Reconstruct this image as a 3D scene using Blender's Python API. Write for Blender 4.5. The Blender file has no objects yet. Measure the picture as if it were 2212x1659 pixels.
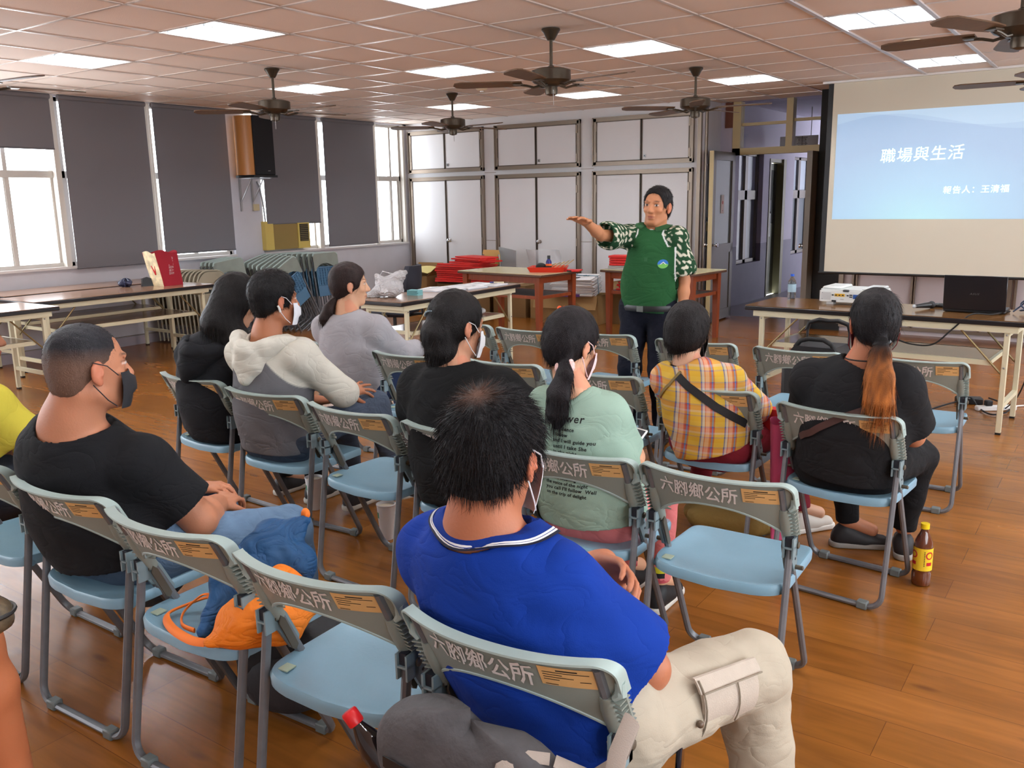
import bpy, bmesh, math, random
import numpy as np
from mathutils import Vector, Matrix
from mathutils.bvhtree import BVHTree

random.seed(7); np.random.seed(7)
SC = bpy.context.scene
COL = SC.collection
R = math.radians
PI = math.pi

# ------------------------------------------------------------------ camera
cam_d = bpy.data.cameras.new('camera')
cam_d.sensor_width = 36.0
cam_d.lens = 1897.0 / 2212 * 36.0
cam_d.clip_start = 0.05
cam = bpy.data.objects.new('camera', cam_d)
COL.objects.link(cam)
CH = 1.53
_f = Vector((-0.56307714, 0.80044466, -0.20550543))
_r = Vector((0.81987798, 0.57227295, -0.01742885))
_u = Vector((-0.10365437, 0.17830317, 0.97850077))
cam.matrix_world = Matrix(((_r.x, _u.x, -_f.x, 0), (_r.y, _u.y, -_f.y, 0), (_r.z, _u.z, -_f.z, CH), (0, 0, 0, 1)))
SC.camera = cam

# ------------------------------------------------------------------ world, exposure
w = bpy.data.worlds.new('sky')
SC.world = w
w.use_nodes = True
bg = w.node_tree.nodes['Background']
bg.inputs[0].default_value = (0.93, 0.95, 1.0, 1)
bg.inputs[1].default_value = 12.0
SC.view_settings.view_transform = 'Standard'
SC.view_settings.look = 'None'
SC.view_settings.gamma = 1
SC.view_settings.use_curve_mapping = False
SC.view_settings.exposure = 0.0
TUBE = 100.0          # emission of the fluorescent tubes
SC.cycles.use_denoising = True
SC.cycles.max_bounces = 8
SC.cycles.diffuse_bounces = 4
SC.cycles.glossy_bounces = 3
SC.cycles.transmission_bounces = 4
SC.cycles.transparent_max_bounces = 8
SC.cycles.sample_clamp_indirect = 4.0
SC.cycles.caustics_reflective = False
SC.cycles.caustics_refractive = False

# daylight portals in the window openings (they only guide the sky light's sampling)
def portal(y0, y1, z0, z1):
    d = bpy.data.lights.new('window_portal', 'AREA')
    d.shape = 'RECTANGLE'; d.size = y1 - y0; d.size_y = z1 - z0
    d.cycles.is_portal = True
    o = bpy.data.objects.new('window_portal', d); COL.objects.link(o)
    o.matrix_world = Matrix(((0, 0, -1, -9.3), (1, 0, 0, (y0 + y1) / 2), (0, -1, 0, (z0 + z1) / 2), (0, 0, 0, 1)))
    o['kind'] = 'helper'

CEIL = 2.654         # ceiling height
XW = -9.12           # window wall
YB = 10.28           # cabinet wall face
YD = 10.83           # true back wall with the doorway

# ------------------------------------------------------------------ helpers
def lin(c):
    c = [x / 255.0 for x in c]
    return tuple(x / 12.92 if x <= 0.04045 else ((x + 0.055) / 1.055) ** 2.4 for x in c)

MATS = {}
def mat(name, col, rough=0.5, metal=0.0, spec=0.5, bump=0.0, bscale=60.0, var=0.0, vscale=4.0, attr=False,
        coat=0.0, sheen=0.0, stretch=None, sss=0.0, emit=0.0, alpha=1.0, trans=0.0, ior=1.45):
    if name in MATS: return MATS[name]
    m = bpy.data.materials.new(name); m.use_nodes = True
    nt = m.node_tree; N = nt.nodes; L = nt.links
    b = N['Principled BSDF']
    c = lin(col)
    b.inputs['Roughness'].default_value = rough
    b.inputs['Metallic'].default_value = metal
    b.inputs['Specular IOR Level'].default_value = spec
    b.inputs['Coat Weight'].default_value = coat
    b.inputs['Sheen Weight'].default_value = sheen
    b.inputs['IOR'].default_value = ior
    b.inputs['Transmission Weight'].default_value = trans
    b.inputs['Alpha'].default_value = alpha
    if emit > 0:
        b.inputs['Emission Color'].default_value = (*c, 1); b.inputs['Emission Strength'].default_value = emit
    if sss > 0:
        b.inputs['Subsurface Weight'].default_value = sss
        b.inputs['Subsurface Radius'].default_value = (0.02, 0.008, 0.004)
        b.inputs['Subsurface Scale'].default_value = 0.5
    src = None
    if attr:
        a = N.new('ShaderNodeAttribute'); a.attribute_name = 'Col'; src = a.outputs['Color']
    else:
        b.inputs['Base Color'].default_value = (*c, 1)
    tc = N.new('ShaderNodeTexCoord'); mp = N.new('ShaderNodeMapping')
    L.new(tc.outputs['Object'], mp.inputs['Vector'])
    if stretch: mp.inputs['Scale'].default_value = stretch
    if var > 0:
        nz = N.new('ShaderNodeTexNoise'); nz.inputs['Scale'].default_value = vscale; nz.inputs['Detail'].default_value = 4
        L.new(mp.outputs['Vector'], nz.inputs['Vector'])
        mr = N.new('ShaderNodeMapRange'); mr.inputs['From Min'].default_value = 0.3; mr.inputs['From Max'].default_value = 0.7
        mr.inputs['To Min'].default_value = 1 - var; mr.inputs['To Max'].default_value = 1 + var
        L.new(nz.outputs['Fac'], mr.inputs['Value'])
        mx = N.new('ShaderNodeMix'); mx.data_type = 'RGBA'; mx.blend_type = 'MULTIPLY'; mx.inputs[0].default_value = 1
        if src: L.new(src, mx.inputs[6])
        else: mx.inputs[6].default_value = (*c, 1)
        L.new(mr.outputs['Result'], mx.inputs[7])
        src = mx.outputs[2]
    if src: L.new(src, b.inputs['Base Color'])
    if bump > 0:
        nb = N.new('ShaderNodeTexNoise'); nb.inputs['Scale'].default_value = bscale; nb.inputs['Detail'].default_value = 3
        L.new(mp.outputs['Vector'], nb.inputs['Vector'])
        bp = N.new('ShaderNodeBump'); bp.inputs['Strength'].default_value = bump; bp.inputs['Distance'].default_value = 0.01
        L.new(nb.outputs['Fac'], bp.inputs['Height']); L.new(bp.outputs['Normal'], b.inputs['Normal'])
    MATS[name] = m
    return m

class MB:
    """collects shapes into one mesh"""
    def __init__(s): s.v = []; s.f = []; s.m = []; s.sm = []; s.mi = 0
    def add(s, vs, fs, smooth=False):
        k = len(s.v); s.v += [tuple(p) for p in vs]
        for f in fs: s.f.append([k + i for i in f]); s.m.append(s.mi); s.sm.append(smooth)
        return s
    def use(s, i): s.mi = i; return s
    def box(s, x0, x1, y0, y1, z0, z1, M=None, bev=0.0):
        if bev > 0:
            b = min(bev, abs(x1 - x0) / 2.01, abs(y1 - y0) / 2.01, abs(z1 - z0) / 2.01)
            P = []; 
            for sx in (0, 1):
                for sy in (0, 1):
                    for sz in (0, 1):
                        X = (x0, x1)[sx]; Y = (y0, y1)[sy]; Z = (z0, z1)[sz]
                        dx = b if sx == 0 else -b; dy = b if sy == 0 else -b; dz = b if sz == 0 else -b
                        P += [(X, Y + dy, Z + dz), (X + dx, Y, Z + dz), (X + dx, Y + dy, Z)]
            i = lambda sx, sy, sz, k: ((sx * 2 + sy) * 2 + sz) * 3 + k
            F = []
            for a in (0, 1):
                F.append([i(a, 0, 0, 0), i(a, 1, 0, 0), i(a, 1, 1, 0), i(a, 0, 1, 0)][::(1 if a else -1)])
                F.append([i(0, a, 0, 1), i(1, a, 0, 1), i(1, a, 1, 1), i(0, a, 1, 1)][::(-1 if a else 1)])
                F.append([i(0, 0, a, 2), i(1, 0, a, 2), i(1, 1, a, 2), i(0, 1, a, 2)][::(1 if a else -1)])
            for p in (0, 1):
                for q in (0, 1):
                    F.append([i(0, p, q, 1), i(1, p, q, 1), i(1, p, q, 2), i(0, p, q, 2)][::(1 if p ^ q else -1)] if 1 else None)
                    F.append([i(p, 0, q, 0), i(p, 1, q, 0), i(p, 1, q, 2), i(p, 0, q, 2)][::(-1 if p ^ q else 1)])
                    F.append([i(p, q, 0, 0), i(p, q, 1, 0), i(p, q, 1, 1), i(p, q, 0, 1)][::(1 if p ^ q else -1)])
            for sx in (0, 1):
                for sy in (0, 1):
                    for sz in (0, 1): F.append([i(sx, sy, sz, 0), i(sx, sy, sz, 1), i(sx, sy, sz, 2)][::(1 if (sx + sy + sz) % 2 else -1)])
        else:
            P = [(x, y, z) for x in (x0, x1) for y in (y0, y1) for z in (z0, z1)]
            F = [[0, 1, 3, 2], [4, 6, 7, 5], [0, 4, 5, 1], [2, 3, 7, 6], [0, 2, 6, 4], [1, 5, 7, 3]]
        if M is not None: P = [M @ Vector(p) for p in P]
        return s.add(P, F)
    def cbox(s, c, d, M=None, bev=0.0):
        return s.box(c[0] - d[0] / 2, c[0] + d[0] / 2, c[1] - d[1] / 2, c[1] + d[1] / 2, c[2] - d[2] / 2, c[2] + d[2] / 2, M, bev)
    def tube(s, path, r, n=8, closed=False, rx=None, caps=True, up=(0, 0, 1), smooth=True):
        """sweep a circle (or ellipse r x rx, r along the side axis) along a path; r may be a list"""
        P = [Vector(p) for p in path]; m = len(P)
        rs = r if isinstance(r, (list, tuple)) else [r] * m
        V = []; upv = Vector(up); prev = None
        for i in range(m):
            if closed: t = P[(i + 1) % m] - P[i - 1]
            else: t = P[min(i + 1, m - 1)] - P[max(i - 1, 0)]
            t.normalize()
            if prev is None:
                a = t.cross(upv)
                if a.length < 1e-3: a = t.cross(Vector((1, 0, 0)))
            else: a = prev - t * prev.dot(t)
            a.normalize(); prev = a.copy(); b = a.cross(t)
            k = (rx / r) if (rx and not isinstance(r, (list, tuple))) else 1.0
            for j in range(n):
                an = 2 * PI * j / n
                V.append(P[i] + a * (math.cos(an) * rs[i]) + b * (math.sin(an) * rs[i] * k))
        F = []
        for i in range(m if closed else m - 1):
            for j in range(n):
                a0 = i * n + j; a1 = i * n + (j + 1) % n; b0 = ((i + 1) % m) * n + j; b1 = ((i + 1) % m) * n + (j + 1) % n
                F.append([a0, a1, b1, b0])
        if caps and not closed: F.append(list(range(n))[::-1]); F.append([(m - 1) * n + j for j in range(n)])
        return s.add(V, F, smooth)
    def lathe(s, prof, c=(0, 0, 0), n=20, M=None, smooth=True, cap=True):
        V = []; F = []
        for r_, z in prof:
            for j in range(n):
                a = 2 * PI * j / n; V.append(Vector((c[0] + r_ * math.cos(a), c[1] + r_ * math.sin(a), c[2] + z)))
        for i in range(len(prof) - 1):
            for j in range(n): F.append([i * n + j, i * n + (j + 1) % n, (i + 1) * n + (j + 1) % n, (i + 1) * n + j])
        if cap: F.append(list(range(n))[::-1]); F.append([(len(prof) - 1) * n + j for j in range(n)])
        if M is not None: V = [M @ v for v in V]
        return s.add(V, F, smooth)
    def grid(s, fn, nu, nv, closed_u=False, smooth=True, thick=None):
        """fn(u,v)->(x,y,z), u,v in 0..1; thick = function (u,v)->offset vector for a back side"""
        V = [Vector(fn(i / (nu if closed_u else nu - 1), j / (nv - 1))) for j in range(nv) for i in range(nu)]
        F = []
        uu = nu if closed_u else nu - 1
        for j in range(nv - 1):
            for i in range(uu):
                F.append([j * nu + i, j * nu + (i + 1) % nu, (j + 1) * nu + (i + 1) % nu, (j + 1) * nu + i])
        if thick is None: return s.add(V, F, smooth)
        k = len(V)
        V2 = [V[j * nu + i] + Vector(thick(i / (nu - 1), j / (nv - 1))) for j in range(nv) for i in range(nu)]
        F2 = [[k + a for a in f[::-1]] for f in F]
        E = []
        for i in range(nu - 1):
            E.append([i + 1, i, k + i, k + i + 1]); a = (nv - 1) * nu; E.append([a + i, a + i + 1, k + a + i + 1, k + a + i])
        for j in range(nv - 1):
            E.append([j * nu, (j + 1) * nu, k + (j + 1) * nu, k + j * nu]); a = nu - 1
            E.append([(j + 1) * nu + a, j * nu + a, k + j * nu + a, k + (j + 1) * nu + a])
        return s.add(V + V2, F + F2 + E, smooth)
    def prism(s, pts, h0, h1, axis='z', M=None, smooth=False):
        """extrude polygon pts (2D) along an axis"""
        def q(p, h):
            if axis == 'z': return Vector((p[0], p[1], h))
            if axis == 'x': return Vector((h, p[0], p[1]))
            return Vector((p[0], h, p[1]))
        n = len(pts); V = [q(p, h0) for p in pts] + [q(p, h1) for p in pts]
        if M is not None: V = [M @ v for v in V]
        F = [[i, (i + 1) % n, n + (i + 1) % n, n + i] for i in range(n)] + [list(range(n))[::-1], [n + i for i in range(n)]]
        return s.add(V, F, smooth)
    def ball(s, c, r, n=12, m=8, M=None):
        V = []; F = []
        r = r if isinstance(r, (tuple, list)) else (r, r, r)
        for i in range(m + 1):
            t = PI * i / m
            for j in range(n):
                a = 2 * PI * j / n
                V.append(Vector((c[0] + r[0] * math.sin(t) * math.cos(a), c[1] + r[1] * math.sin(t) * math.sin(a), c[2] - r[2] * math.cos(t))))
        for i in range(m):
            for j in range(n): F.append([i * n + j, i * n + (j + 1) % n, (i + 1) * n + (j + 1) % n, (i + 1) * n + j])
        if M is not None: V = [M @ v for v in V]
        return s.add(V, F, True)
    def build(s, name, mats, parent=None, loc=None, kind=None):
        me = bpy.data.meshes.new(name)
        me.from_pydata([tuple(v) for v in s.v], [], s.f)
        for m in (mats if isinstance(mats, (list, tuple)) else [mats]): me.materials.append(m)
        me.polygons.foreach_set('material_index', s.m)
        me.polygons.foreach_set('use_smooth', s.sm)
        bm = bmesh.new(); bm.from_mesh(me)
        bmesh.ops.remove_doubles(bm, verts=bm.verts, dist=1e-6)
        bmesh.ops.recalc_face_normals(bm, faces=bm.faces); bm.to_mesh(me); bm.free()
        if any(s.sm) and not all(s.sm) or True:
            try: me.set_sharp_from_angle(angle=R(42))
            except Exception: pass
        o = bpy.data.objects.new(name, me); COL.objects.link(o)
        if parent is not None: o.parent = parent
        if loc is not None: o.location = loc
        if kind: o['kind'] = kind
        return o

def thing(name, label, cat, loc=(0, 0, 0), rz=0.0, group=None):
    o = bpy.data.objects.new(name, None); COL.objects.link(o)
    o.empty_display_size = 0.1
    o.location = loc; o.rotation_euler = (0, 0, rz)
    o['label'] = label; o['category'] = cat
    if group: o['group'] = group
    return o
def tag(o, label, cat, group=None, kind=None):
    o['label'] = label; o['category'] = cat
    if group: o['group'] = group
    if kind: o['kind'] = kind
    return o
def dup(root, loc=None, rot=None, label=None, group=None):
    def cp(o, par):
        c = o.copy(); COL.objects.link(c)
        if par is not None: c.parent = par
        for ch in [x for x in KIDS.get(o.name, [])]: KIDS.setdefault(c.name, []).append(cp(ch, c))
        return c
    c = cp(root, None)
    if loc is not None: c.location = loc
    if rot is not None: c.rotation_euler = rot
    if label: c['label'] = label
    if group: c['group'] = group
    return c
KIDS = {}
def reg(root):
    """remember the part tree of a thing for copying"""
    for o in list(COL.objects):
        if o.parent is not None:
            L_ = KIDS.setdefault(o.parent.name, [])
            if o not in L_: L_.append(o)
    return root
def T(x, y, z): return Matrix.Translation((x, y, z))
def RZ(a): return Matrix.Rotation(a, 4, 'Z')
def RX(a): return Matrix.Rotation(a, 4, 'X')
def RY(a): return Matrix.Rotation(a, 4, 'Y')

def text_pts(body, size=1.0, bold=0.0, shear=0.0, sp=1.0):
    """text as (verts, faces) with x to the right, y up, left/bottom at 0"""
    c = bpy.data.curves.new('tmp_text', 'FONT'); c.body = body; c.size = size; c.offset = bold; c.shear = shear; c.space_character = sp
    c.resolution_u = 2
    o = bpy.data.objects.new('tmp_text', c); COL.objects.link(o)
    dg = bpy.context.evaluated_depsgraph_get(); dg.update()
    me = bpy.data.meshes.new_from_object(o.evaluated_get(dg))
    V = [tuple(v.co) for v in me.vertices]; F = [list(p.vertices) for p in me.polygons]
    bpy.data.meshes.remove(me); bpy.data.objects.remove(o); bpy.data.curves.remove(c)
    return V, F
# ------------------------------------------------------------------ materials of the room
def floor_material():
    m = bpy.data.materials.new('wood_floor'); m.use_nodes = True
    nt = m.node_tree; N = nt.nodes; L = nt.links; b = N['Principled BSDF']
    tc = N.new('ShaderNodeTexCoord')
    br = N.new('ShaderNodeTexBrick')
    br.offset = 0.37; br.squash = 1.0
    br.inputs['Scale'].default_value = 1.0; br.inputs['Brick Width'].default_value = 1.22; br.inputs['Row Height'].default_value = 0.195
    br.inputs['Mortar Size'].default_value = 0.0012; br.inputs['Mortar Smooth'].default_value = 0.3; br.inputs['Bias'].default_value = 0.0
    br.inputs['Color1'].default_value = (*lin((150, 94, 38)), 1); br.inputs['Color2'].default_value = (*lin((134, 82, 32)), 1)
    br.inputs['Mortar'].default_value = (*lin((104, 62, 28)), 1)
    L.new(tc.outputs['Object'], br.inputs['Vector'])
    mp = N.new('ShaderNodeMapping'); mp.inputs['Scale'].default_value = (1.3, 11, 1); L.new(tc.outputs['Object'], mp.inputs['Vector'])
    g = N.new('ShaderNodeTexNoise'); g.inputs['Scale'].default_value = 2.2; g.inputs['Detail'].default_value = 7; g.inputs['Distortion'].default_value = 0.7
    L.new(mp.outputs['Vector'], g.inputs['Vector'])
    r1 = N.new('ShaderNodeMapRange'); r1.inputs['From Min'].default_value = .32; r1.inputs['From Max'].default_value = .7; r1.inputs['To Min'].default_value = .84; r1.inputs['To Max'].default_value = 1.12
    L.new(g.outputs['Fac'], r1.inputs['Value'])
    m1 = N.new('ShaderNodeMix'); m1.data_type = 'RGBA'; m1.blend_type = 'MULTIPLY'; m1.inputs[0].default_value = 1
    L.new(br.outputs['Color'], m1.inputs[6]); L.new(r1.outputs['Result'], m1.inputs[7])
    # broad tonal clouds
    g2 = N.new('ShaderNodeTexNoise'); g2.inputs['Scale'].default_value = 1.6; g2.inputs['Detail'].default_value = 3
    mp2 = N.new('ShaderNodeMapping'); mp2.inputs['Scale'].default_value = (.7, 2.2, 1); L.new(tc.outputs['Object'], mp2.inputs['Vector']); L.new(mp2.outputs['Vector'], g2.inputs['Vector'])
    r2 = N.new('ShaderNodeMapRange'); r2.inputs['From Min'].default_value = .3; r2.inputs['From Max'].default_value = .7; r2.inputs['To Min'].default_value = .82; r2.inputs['To Max'].default_value = 1.14
    L.new(g2.outputs['Fac'], r2.inputs['Value'])
    m2 = N.new('ShaderNodeMix'); m2.data_type = 'RGBA'; m2.blend_type = 'MULTIPLY'; m2.inputs[0].default_value = 1
    L.new(m1.outputs[2], m2.inputs[6]); L.new(r2.outputs['Result'], m2.inputs[7])
    # knots
    mp3 = N.new('ShaderNodeMapping'); mp3.inputs['Scale'].default_value = (3.0, 8.5, 1); L.new(tc.outputs['Object'], mp3.inputs['Vector'])
    vo = N.new('ShaderNodeTexVoronoi'); vo.inputs['Scale'].default_value = 1.0; vo.inputs['Randomness'].default_value = 1.0; L.new(mp3.outputs['Vector'], vo.inputs['Vector'])
    r3 = N.new('ShaderNodeMapRange'); r3.inputs['From Min'].default_value = .05; r3.inputs['From Max'].default_value = .17; r3.inputs['To Min'].default_value = 1; r3.inputs['To Max'].default_value = 0
    L.new(vo.outputs['Distance'], r3.inputs['Value'])
    sp = N.new('ShaderNodeSeparateColor'); L.new(vo.outputs['Color'], sp.inputs['Color'])
    gt = N.new('ShaderNodeMath'); gt.operation = 'GREATER_THAN'; gt.inputs[1].default_value = .62; L.new(sp.outputs['Red'], gt.inputs[0])
    mu = N.new('ShaderNodeMath'); mu.operation = 'MULTIPLY'; L.new(r3.outputs['Result'], mu.inputs[0]); L.new(gt.outputs['Value'], mu.inputs[1])
    mu2 = N.new('ShaderNodeMath'); mu2.operation = 'MULTIPLY'; L.new(mu.outputs['Value'], mu2.inputs[0]); mu2.inputs[1].default_value = .62
    m3 = N.new('ShaderNodeMix'); m3.data_type = 'RGBA'; L.new(mu2.outputs['Value'], m3.inputs[0]); L.new(m2.outputs[2], m3.inputs[6]); m3.inputs[7].default_value = (*lin((78, 42, 20)), 1)
    L.new(m3.outputs[2], b.inputs['Base Color'])
    rr = N.new('ShaderNodeMapRange'); rr.inputs['To Min'].default_value = .16; rr.inputs['To Max'].default_value = .32
    L.new(g2.outputs['Fac'], rr.inputs['Value']); L.new(rr.outputs['Result'], b.inputs['Roughness'])
    b.inputs['Specular IOR Level'].default_value = .45
    nb = N.new('ShaderNodeTexNoise'); nb.inputs['Scale'].default_value = 5; nb.inputs['Detail'].default_value = 2
    L.new(tc.outputs['Object'], nb.inputs['Vector'])
    bp = N.new('ShaderNodeBump'); bp.inputs['Strength'].default_value = .18; bp.inputs['Distance'].default_value = .01
    L.new(nb.outputs['Fac'], bp.inputs['Height']); L.new(bp.outputs['Normal'], b.inputs['Normal'])
    return m

def glass_material():
    m = bpy.data.materials.new('window_glass'); m.use_nodes = True
    nt = m.node_tree; N = nt.nodes; L = nt.links; N.remove(N['Principled BSDF'])
    out = N['Material Output']
    t = N.new('ShaderNodeBsdfTransparent'); t.inputs[0].default_value = (.93, .95, .96, 1)
    g = N.new('ShaderNodeBsdfGlossy'); g.inputs['Roughness'].default_value = .03
    ge = N.new('ShaderNodeNewGeometry'); dt = N.new('ShaderNodeVectorMath'); dt.operation = 'DOT_PRODUCT'
    L.new(ge.outputs['Normal'], dt.inputs[0]); L.new(ge.outputs['Incoming'], dt.inputs[1])
    def mth(op, a, b_):
        n = N.new('ShaderNodeMath'); n.operation = op
        for k, v in enumerate((a, b_)):
            if v is None: continue
            if isinstance(v, float): n.inputs[k].default_value = v
            else: L.new(v, n.inputs[k])
        return n.outputs[0]
    ab = mth('ABSOLUTE', dt.outputs['Value'], None); om = mth('SUBTRACT', 1.0, ab); p5_ = mth('POWER', om, 5.0)
    fr_ = mth('ADD', mth('MULTIPLY', p5_, .9), .04)
    mx = N.new('ShaderNodeMixShader'); L.new(fr_, mx.inputs[0]); L.new(t.outputs[0], mx.inputs[1]); L.new(g.outputs[0], mx.inputs[2])
    L.new(mx.outputs[0], out.inputs[0])
    return m

M_floor = floor_material()
M_glass = glass_material()
M_tile = mat('ceiling_tile', (236, 218, 204), .75, bump=.15, bscale=140, var=.03, vscale=1.2)
M_tbar = mat('ceiling_bar', (214, 200, 190), .3, metal=.35)
M_wallw = mat('white_wall_paint', (205, 202, 202), .55, bump=.05, bscale=30)
M_walll = mat('window_wall_paint', (196, 194, 200), .6, bump=.06, bscale=25, var=.03)
M_panel = mat('white_laminate', (222, 221, 222), .35, var=.015, vscale=2)
M_alu = mat('bronze_aluminium', (138, 124, 110), .35, metal=.55)
M_alud = mat('dark_aluminium', (84, 72, 62), .4, metal=.5)
M_aluw = mat('window_aluminium', (196, 190, 182), .4, metal=.3)
M_cream = mat('cream_painted_steel', (214, 208, 178), .4)
M_chrome = mat('chrome', (200, 200, 200), .15, metal=1)
M_steel = mat('grey_steel', (150, 150, 150), .35, metal=.7)
M_blk = mat('black_plastic', (22, 22, 24), .4)
M_blkr = mat('black_rubber', (16, 16, 17), .7)
M_lilac = mat('lilac_paint', (186, 180, 196), .7, bump=.06, bscale=30)
M_dado = mat('grey_lilac_paint', (128, 124, 142), .65, bump=.08, bscale=30, var=.04)
M_blind = mat('grey_blind_fabric', (112, 110, 114), .85, bump=.05, bscale=400)
M_white = mat('white_plastic', (228, 228, 226), .35)
M_tan = mat('tan_frame_paint', (190, 172, 128), .45)
M_wood = mat('red_brown_wood', (134, 64, 34), .38, var=.12, vscale=6, stretch=(6, 6, .6))
M_card = mat('cardboard', (150, 116, 72), .8, var=.06, vscale=3, bump=.05, bscale=60)
M_card2 = mat('brown_cardboard', (122, 92, 54), .8, var=.06, vscale=3)
M_laml = mat('brown_laminate', (150, 116, 92), .16, var=.06, vscale=5, stretch=(1, 8, 1))
M_lamr = mat('walnut_laminate', (120, 86, 50), .16, var=.08, vscale=4, stretch=(1, 9, 1))
M_edge = mat('black_edge_band', (26, 22, 24), .35)
M_paper = mat('white_paper', (226, 226, 228), .8)
M_ink = mat('black_ink', (18, 18, 20), .6)
M_red = mat('red_paper', (206, 34, 28), .55)

# ------------------------------------------------------------------ floor, ceiling, walls
XR, YF, YE = 3.0, -2.6, 17.5
MB().box(XW - .25, XR, YF, 10.95, -.06, 0).build('floor', M_floor, kind='structure')
MB().box(-4.6, -2.3, 10.95, YE, -.06, 0).build('floor_corridor', mat('terrazzo', (120, 116, 122), .3, var=.08, vscale=20), kind='structure')

P0 = (-5.438, 3.719); TS = .605
lights_cells = [(0, -3), (4, -3), (8, -3), (0, 0), (4, 0), (8, 0), (0, 3), (4, 3), (8, 3), (4, 6), (8, 6), (0, 6), (-4, 0), (-4, 3), (-4, 6), (-4, 9), (0, 9), (4, 9), (-4, -3), (8, 9), (-8, 2), (-8, 7)]
ce = MB(); tb = MB()
rng = random.Random(3)
for j in range(-7, 14):
    for i in range(-11, 12):
        if (i, j) in lights_cells: continue
        x0 = max(P0[0] + j * TS, XW); y0 = P0[1] + i * TS; x1 = min(x0 + TS if x0 > XW else P0[0] + (j + 1) * TS, XR); y1 = min(y0 + TS, YD)
        if x1 <= x0 or y1 <= y0 or y1 < YF: continue
        a = [rng.uniform(-.0012, .0012) for _ in range(4)]; z = CEIL + .003
        ce.add([(x0, y0, z + a[0]), (x1, y0, z + a[1]), (x1, y1, z + a[2]), (x0, y1, z + a[3])], [[0, 3, 2, 1]])
ce.build('ceiling', M_tile, kind='structure')
for j in range(-6, 15):
    x = P0[0] + j * TS
    if XW < x < XR: tb.box(x - .011, x + .011, YF, YD, CEIL - .004, CEIL + .004)
for i in range(-10, 12):
    y = P0[1] + i * TS
    if YF < y < YD: tb.box(XW, XR, y - .009, y + .009, CEIL - .003, CEIL + .005)
tb.box(XW, XR, YF - .3, YD + .15, CEIL + .16, CEIL + .2)
tb.build('ceiling_grid', M_tbar, kind='structure')
# one pale hanging rail pair over the right bay
rl = MB()
for j in (6, 7):
    x = P0[0] + j * TS
    rl.box(x - .014, x + .014, YF, 9.8, CEIL - .012, CEIL - .004)
rl.build('trim_1', mat('pale_rail', (206, 204, 208), .4, metal=.2), kind='structure')

M_tube = mat('fluorescent_tube', (250, 252, 255), .5, emit=TUBE)
M_refl = mat('lamp_reflector', (220, 226, 228), .2, metal=.35)
def fixture(i, j):
    x0 = P0[0] + j * TS; y0 = P0[1] + i * TS
    row = {-8: 'far behind the chairs', -4: 'behind the rearmost chairs', 0: 'above the rear rows of chairs', 4: 'level with the middle ceiling fans', 8: 'nearest the cabinets and screen'}[i]
    colm = {-3: 'leftmost', 0: 'second', 2: 'second', 3: 'third', 6: 'fourth', 7: 'fourth', 9: 'fifth'}[j]
    t = thing('ceiling_light', 'square recessed ceiling light, %s column from windows, %s' % (colm, row), 'ceiling light', (x0 + TS / 2, y0 + TS / 2, CEIL), 0, 'recessed fluorescent ceiling lights')
    h = TS / 2 - .006
    f = MB()
    for s_ in (-1, 1):
        f.box(s_ * h - .008, s_ * h + .008, -h, h, 0, .1); f.box(-h, h, s_ * h - .008, s_ * h + .008, 0, .1)
    f.box(-h, h, -h, h, .098, .106)
    f.build('housing', mat('lamp_housing', (236, 238, 240), .5), t)
    tu = MB()
    for k in range(3):
        x = (k - 1) * .185
        tu.tube([(x, -h + .03, .05), (x, h - .03, .05)], .017, 8)
    tu.build('tube', M_tube, t)
    lo = MB()
    for k in range(2):
        x = (k - .5) * .185
        lo.prism([(x - .014, .036), (x + .014, .036), (x + .003, .002), (x - .003, .002)], -h + .01, h - .01, 'y')
    for k in range(8):
        y = -h + (k + 1) * (2 * h) / 9
        lo.prism([(y - .009, .032), (y + .009, .032), (y + .002, .003), (y - .002, .003)], -h + .01, h - .01, 'x')
    lo.build('louvre', M_refl, t)
for c in lights_cells: fixture(*c)

# window wall -------------------------------------------------------
bays = [(-2.2, -.9), (-.9, .3), (.3, 1.5), (1.5, 2.7), (2.7, 3.86), (3.94, 4.94), (5.0, 5.98), (6.04, 7.04), (7.52, 8.5), (8.56, 9.58), (9.64, 10.2)]
wl = MB()
wl.box(XW - .22, XW, YF, YD, 0, .90)            # parapet below the sills
wl.box(XW - .22, XW, 7.06, 7.50, .9, CEIL + .1)  # column
wl.box(XW - .22, XW, YF, -2.2, .9, CEIL + .1)
wl.box(XW - .22, XW, 10.22, YD, .9, CEIL + .1)
wl.box(XW - .22, XW, YF, YD, CEIL - .02, CEIL + .2)
wl.build('wall_left', M_walll, kind='structure')
MB().box(XW - .2, XW + .035, YF, 7.06, .90, .925).box(XW - .2, XW + .035, 7.5, 10.26, .90, .925).build('trim_2', mat('sill_stone', (205, 200, 198), .35), kind='structure')
MB().box(XW, XW + .012, YF, 10.28, 0, .10).build('baseboard_left', mat('skirting', (168, 160, 168), .5), kind='structure')
MB().box(XW, XW + .01, YF, 10.28, .105, .112).build('baseboard_left_line', M_alu, kind='structure')
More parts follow.
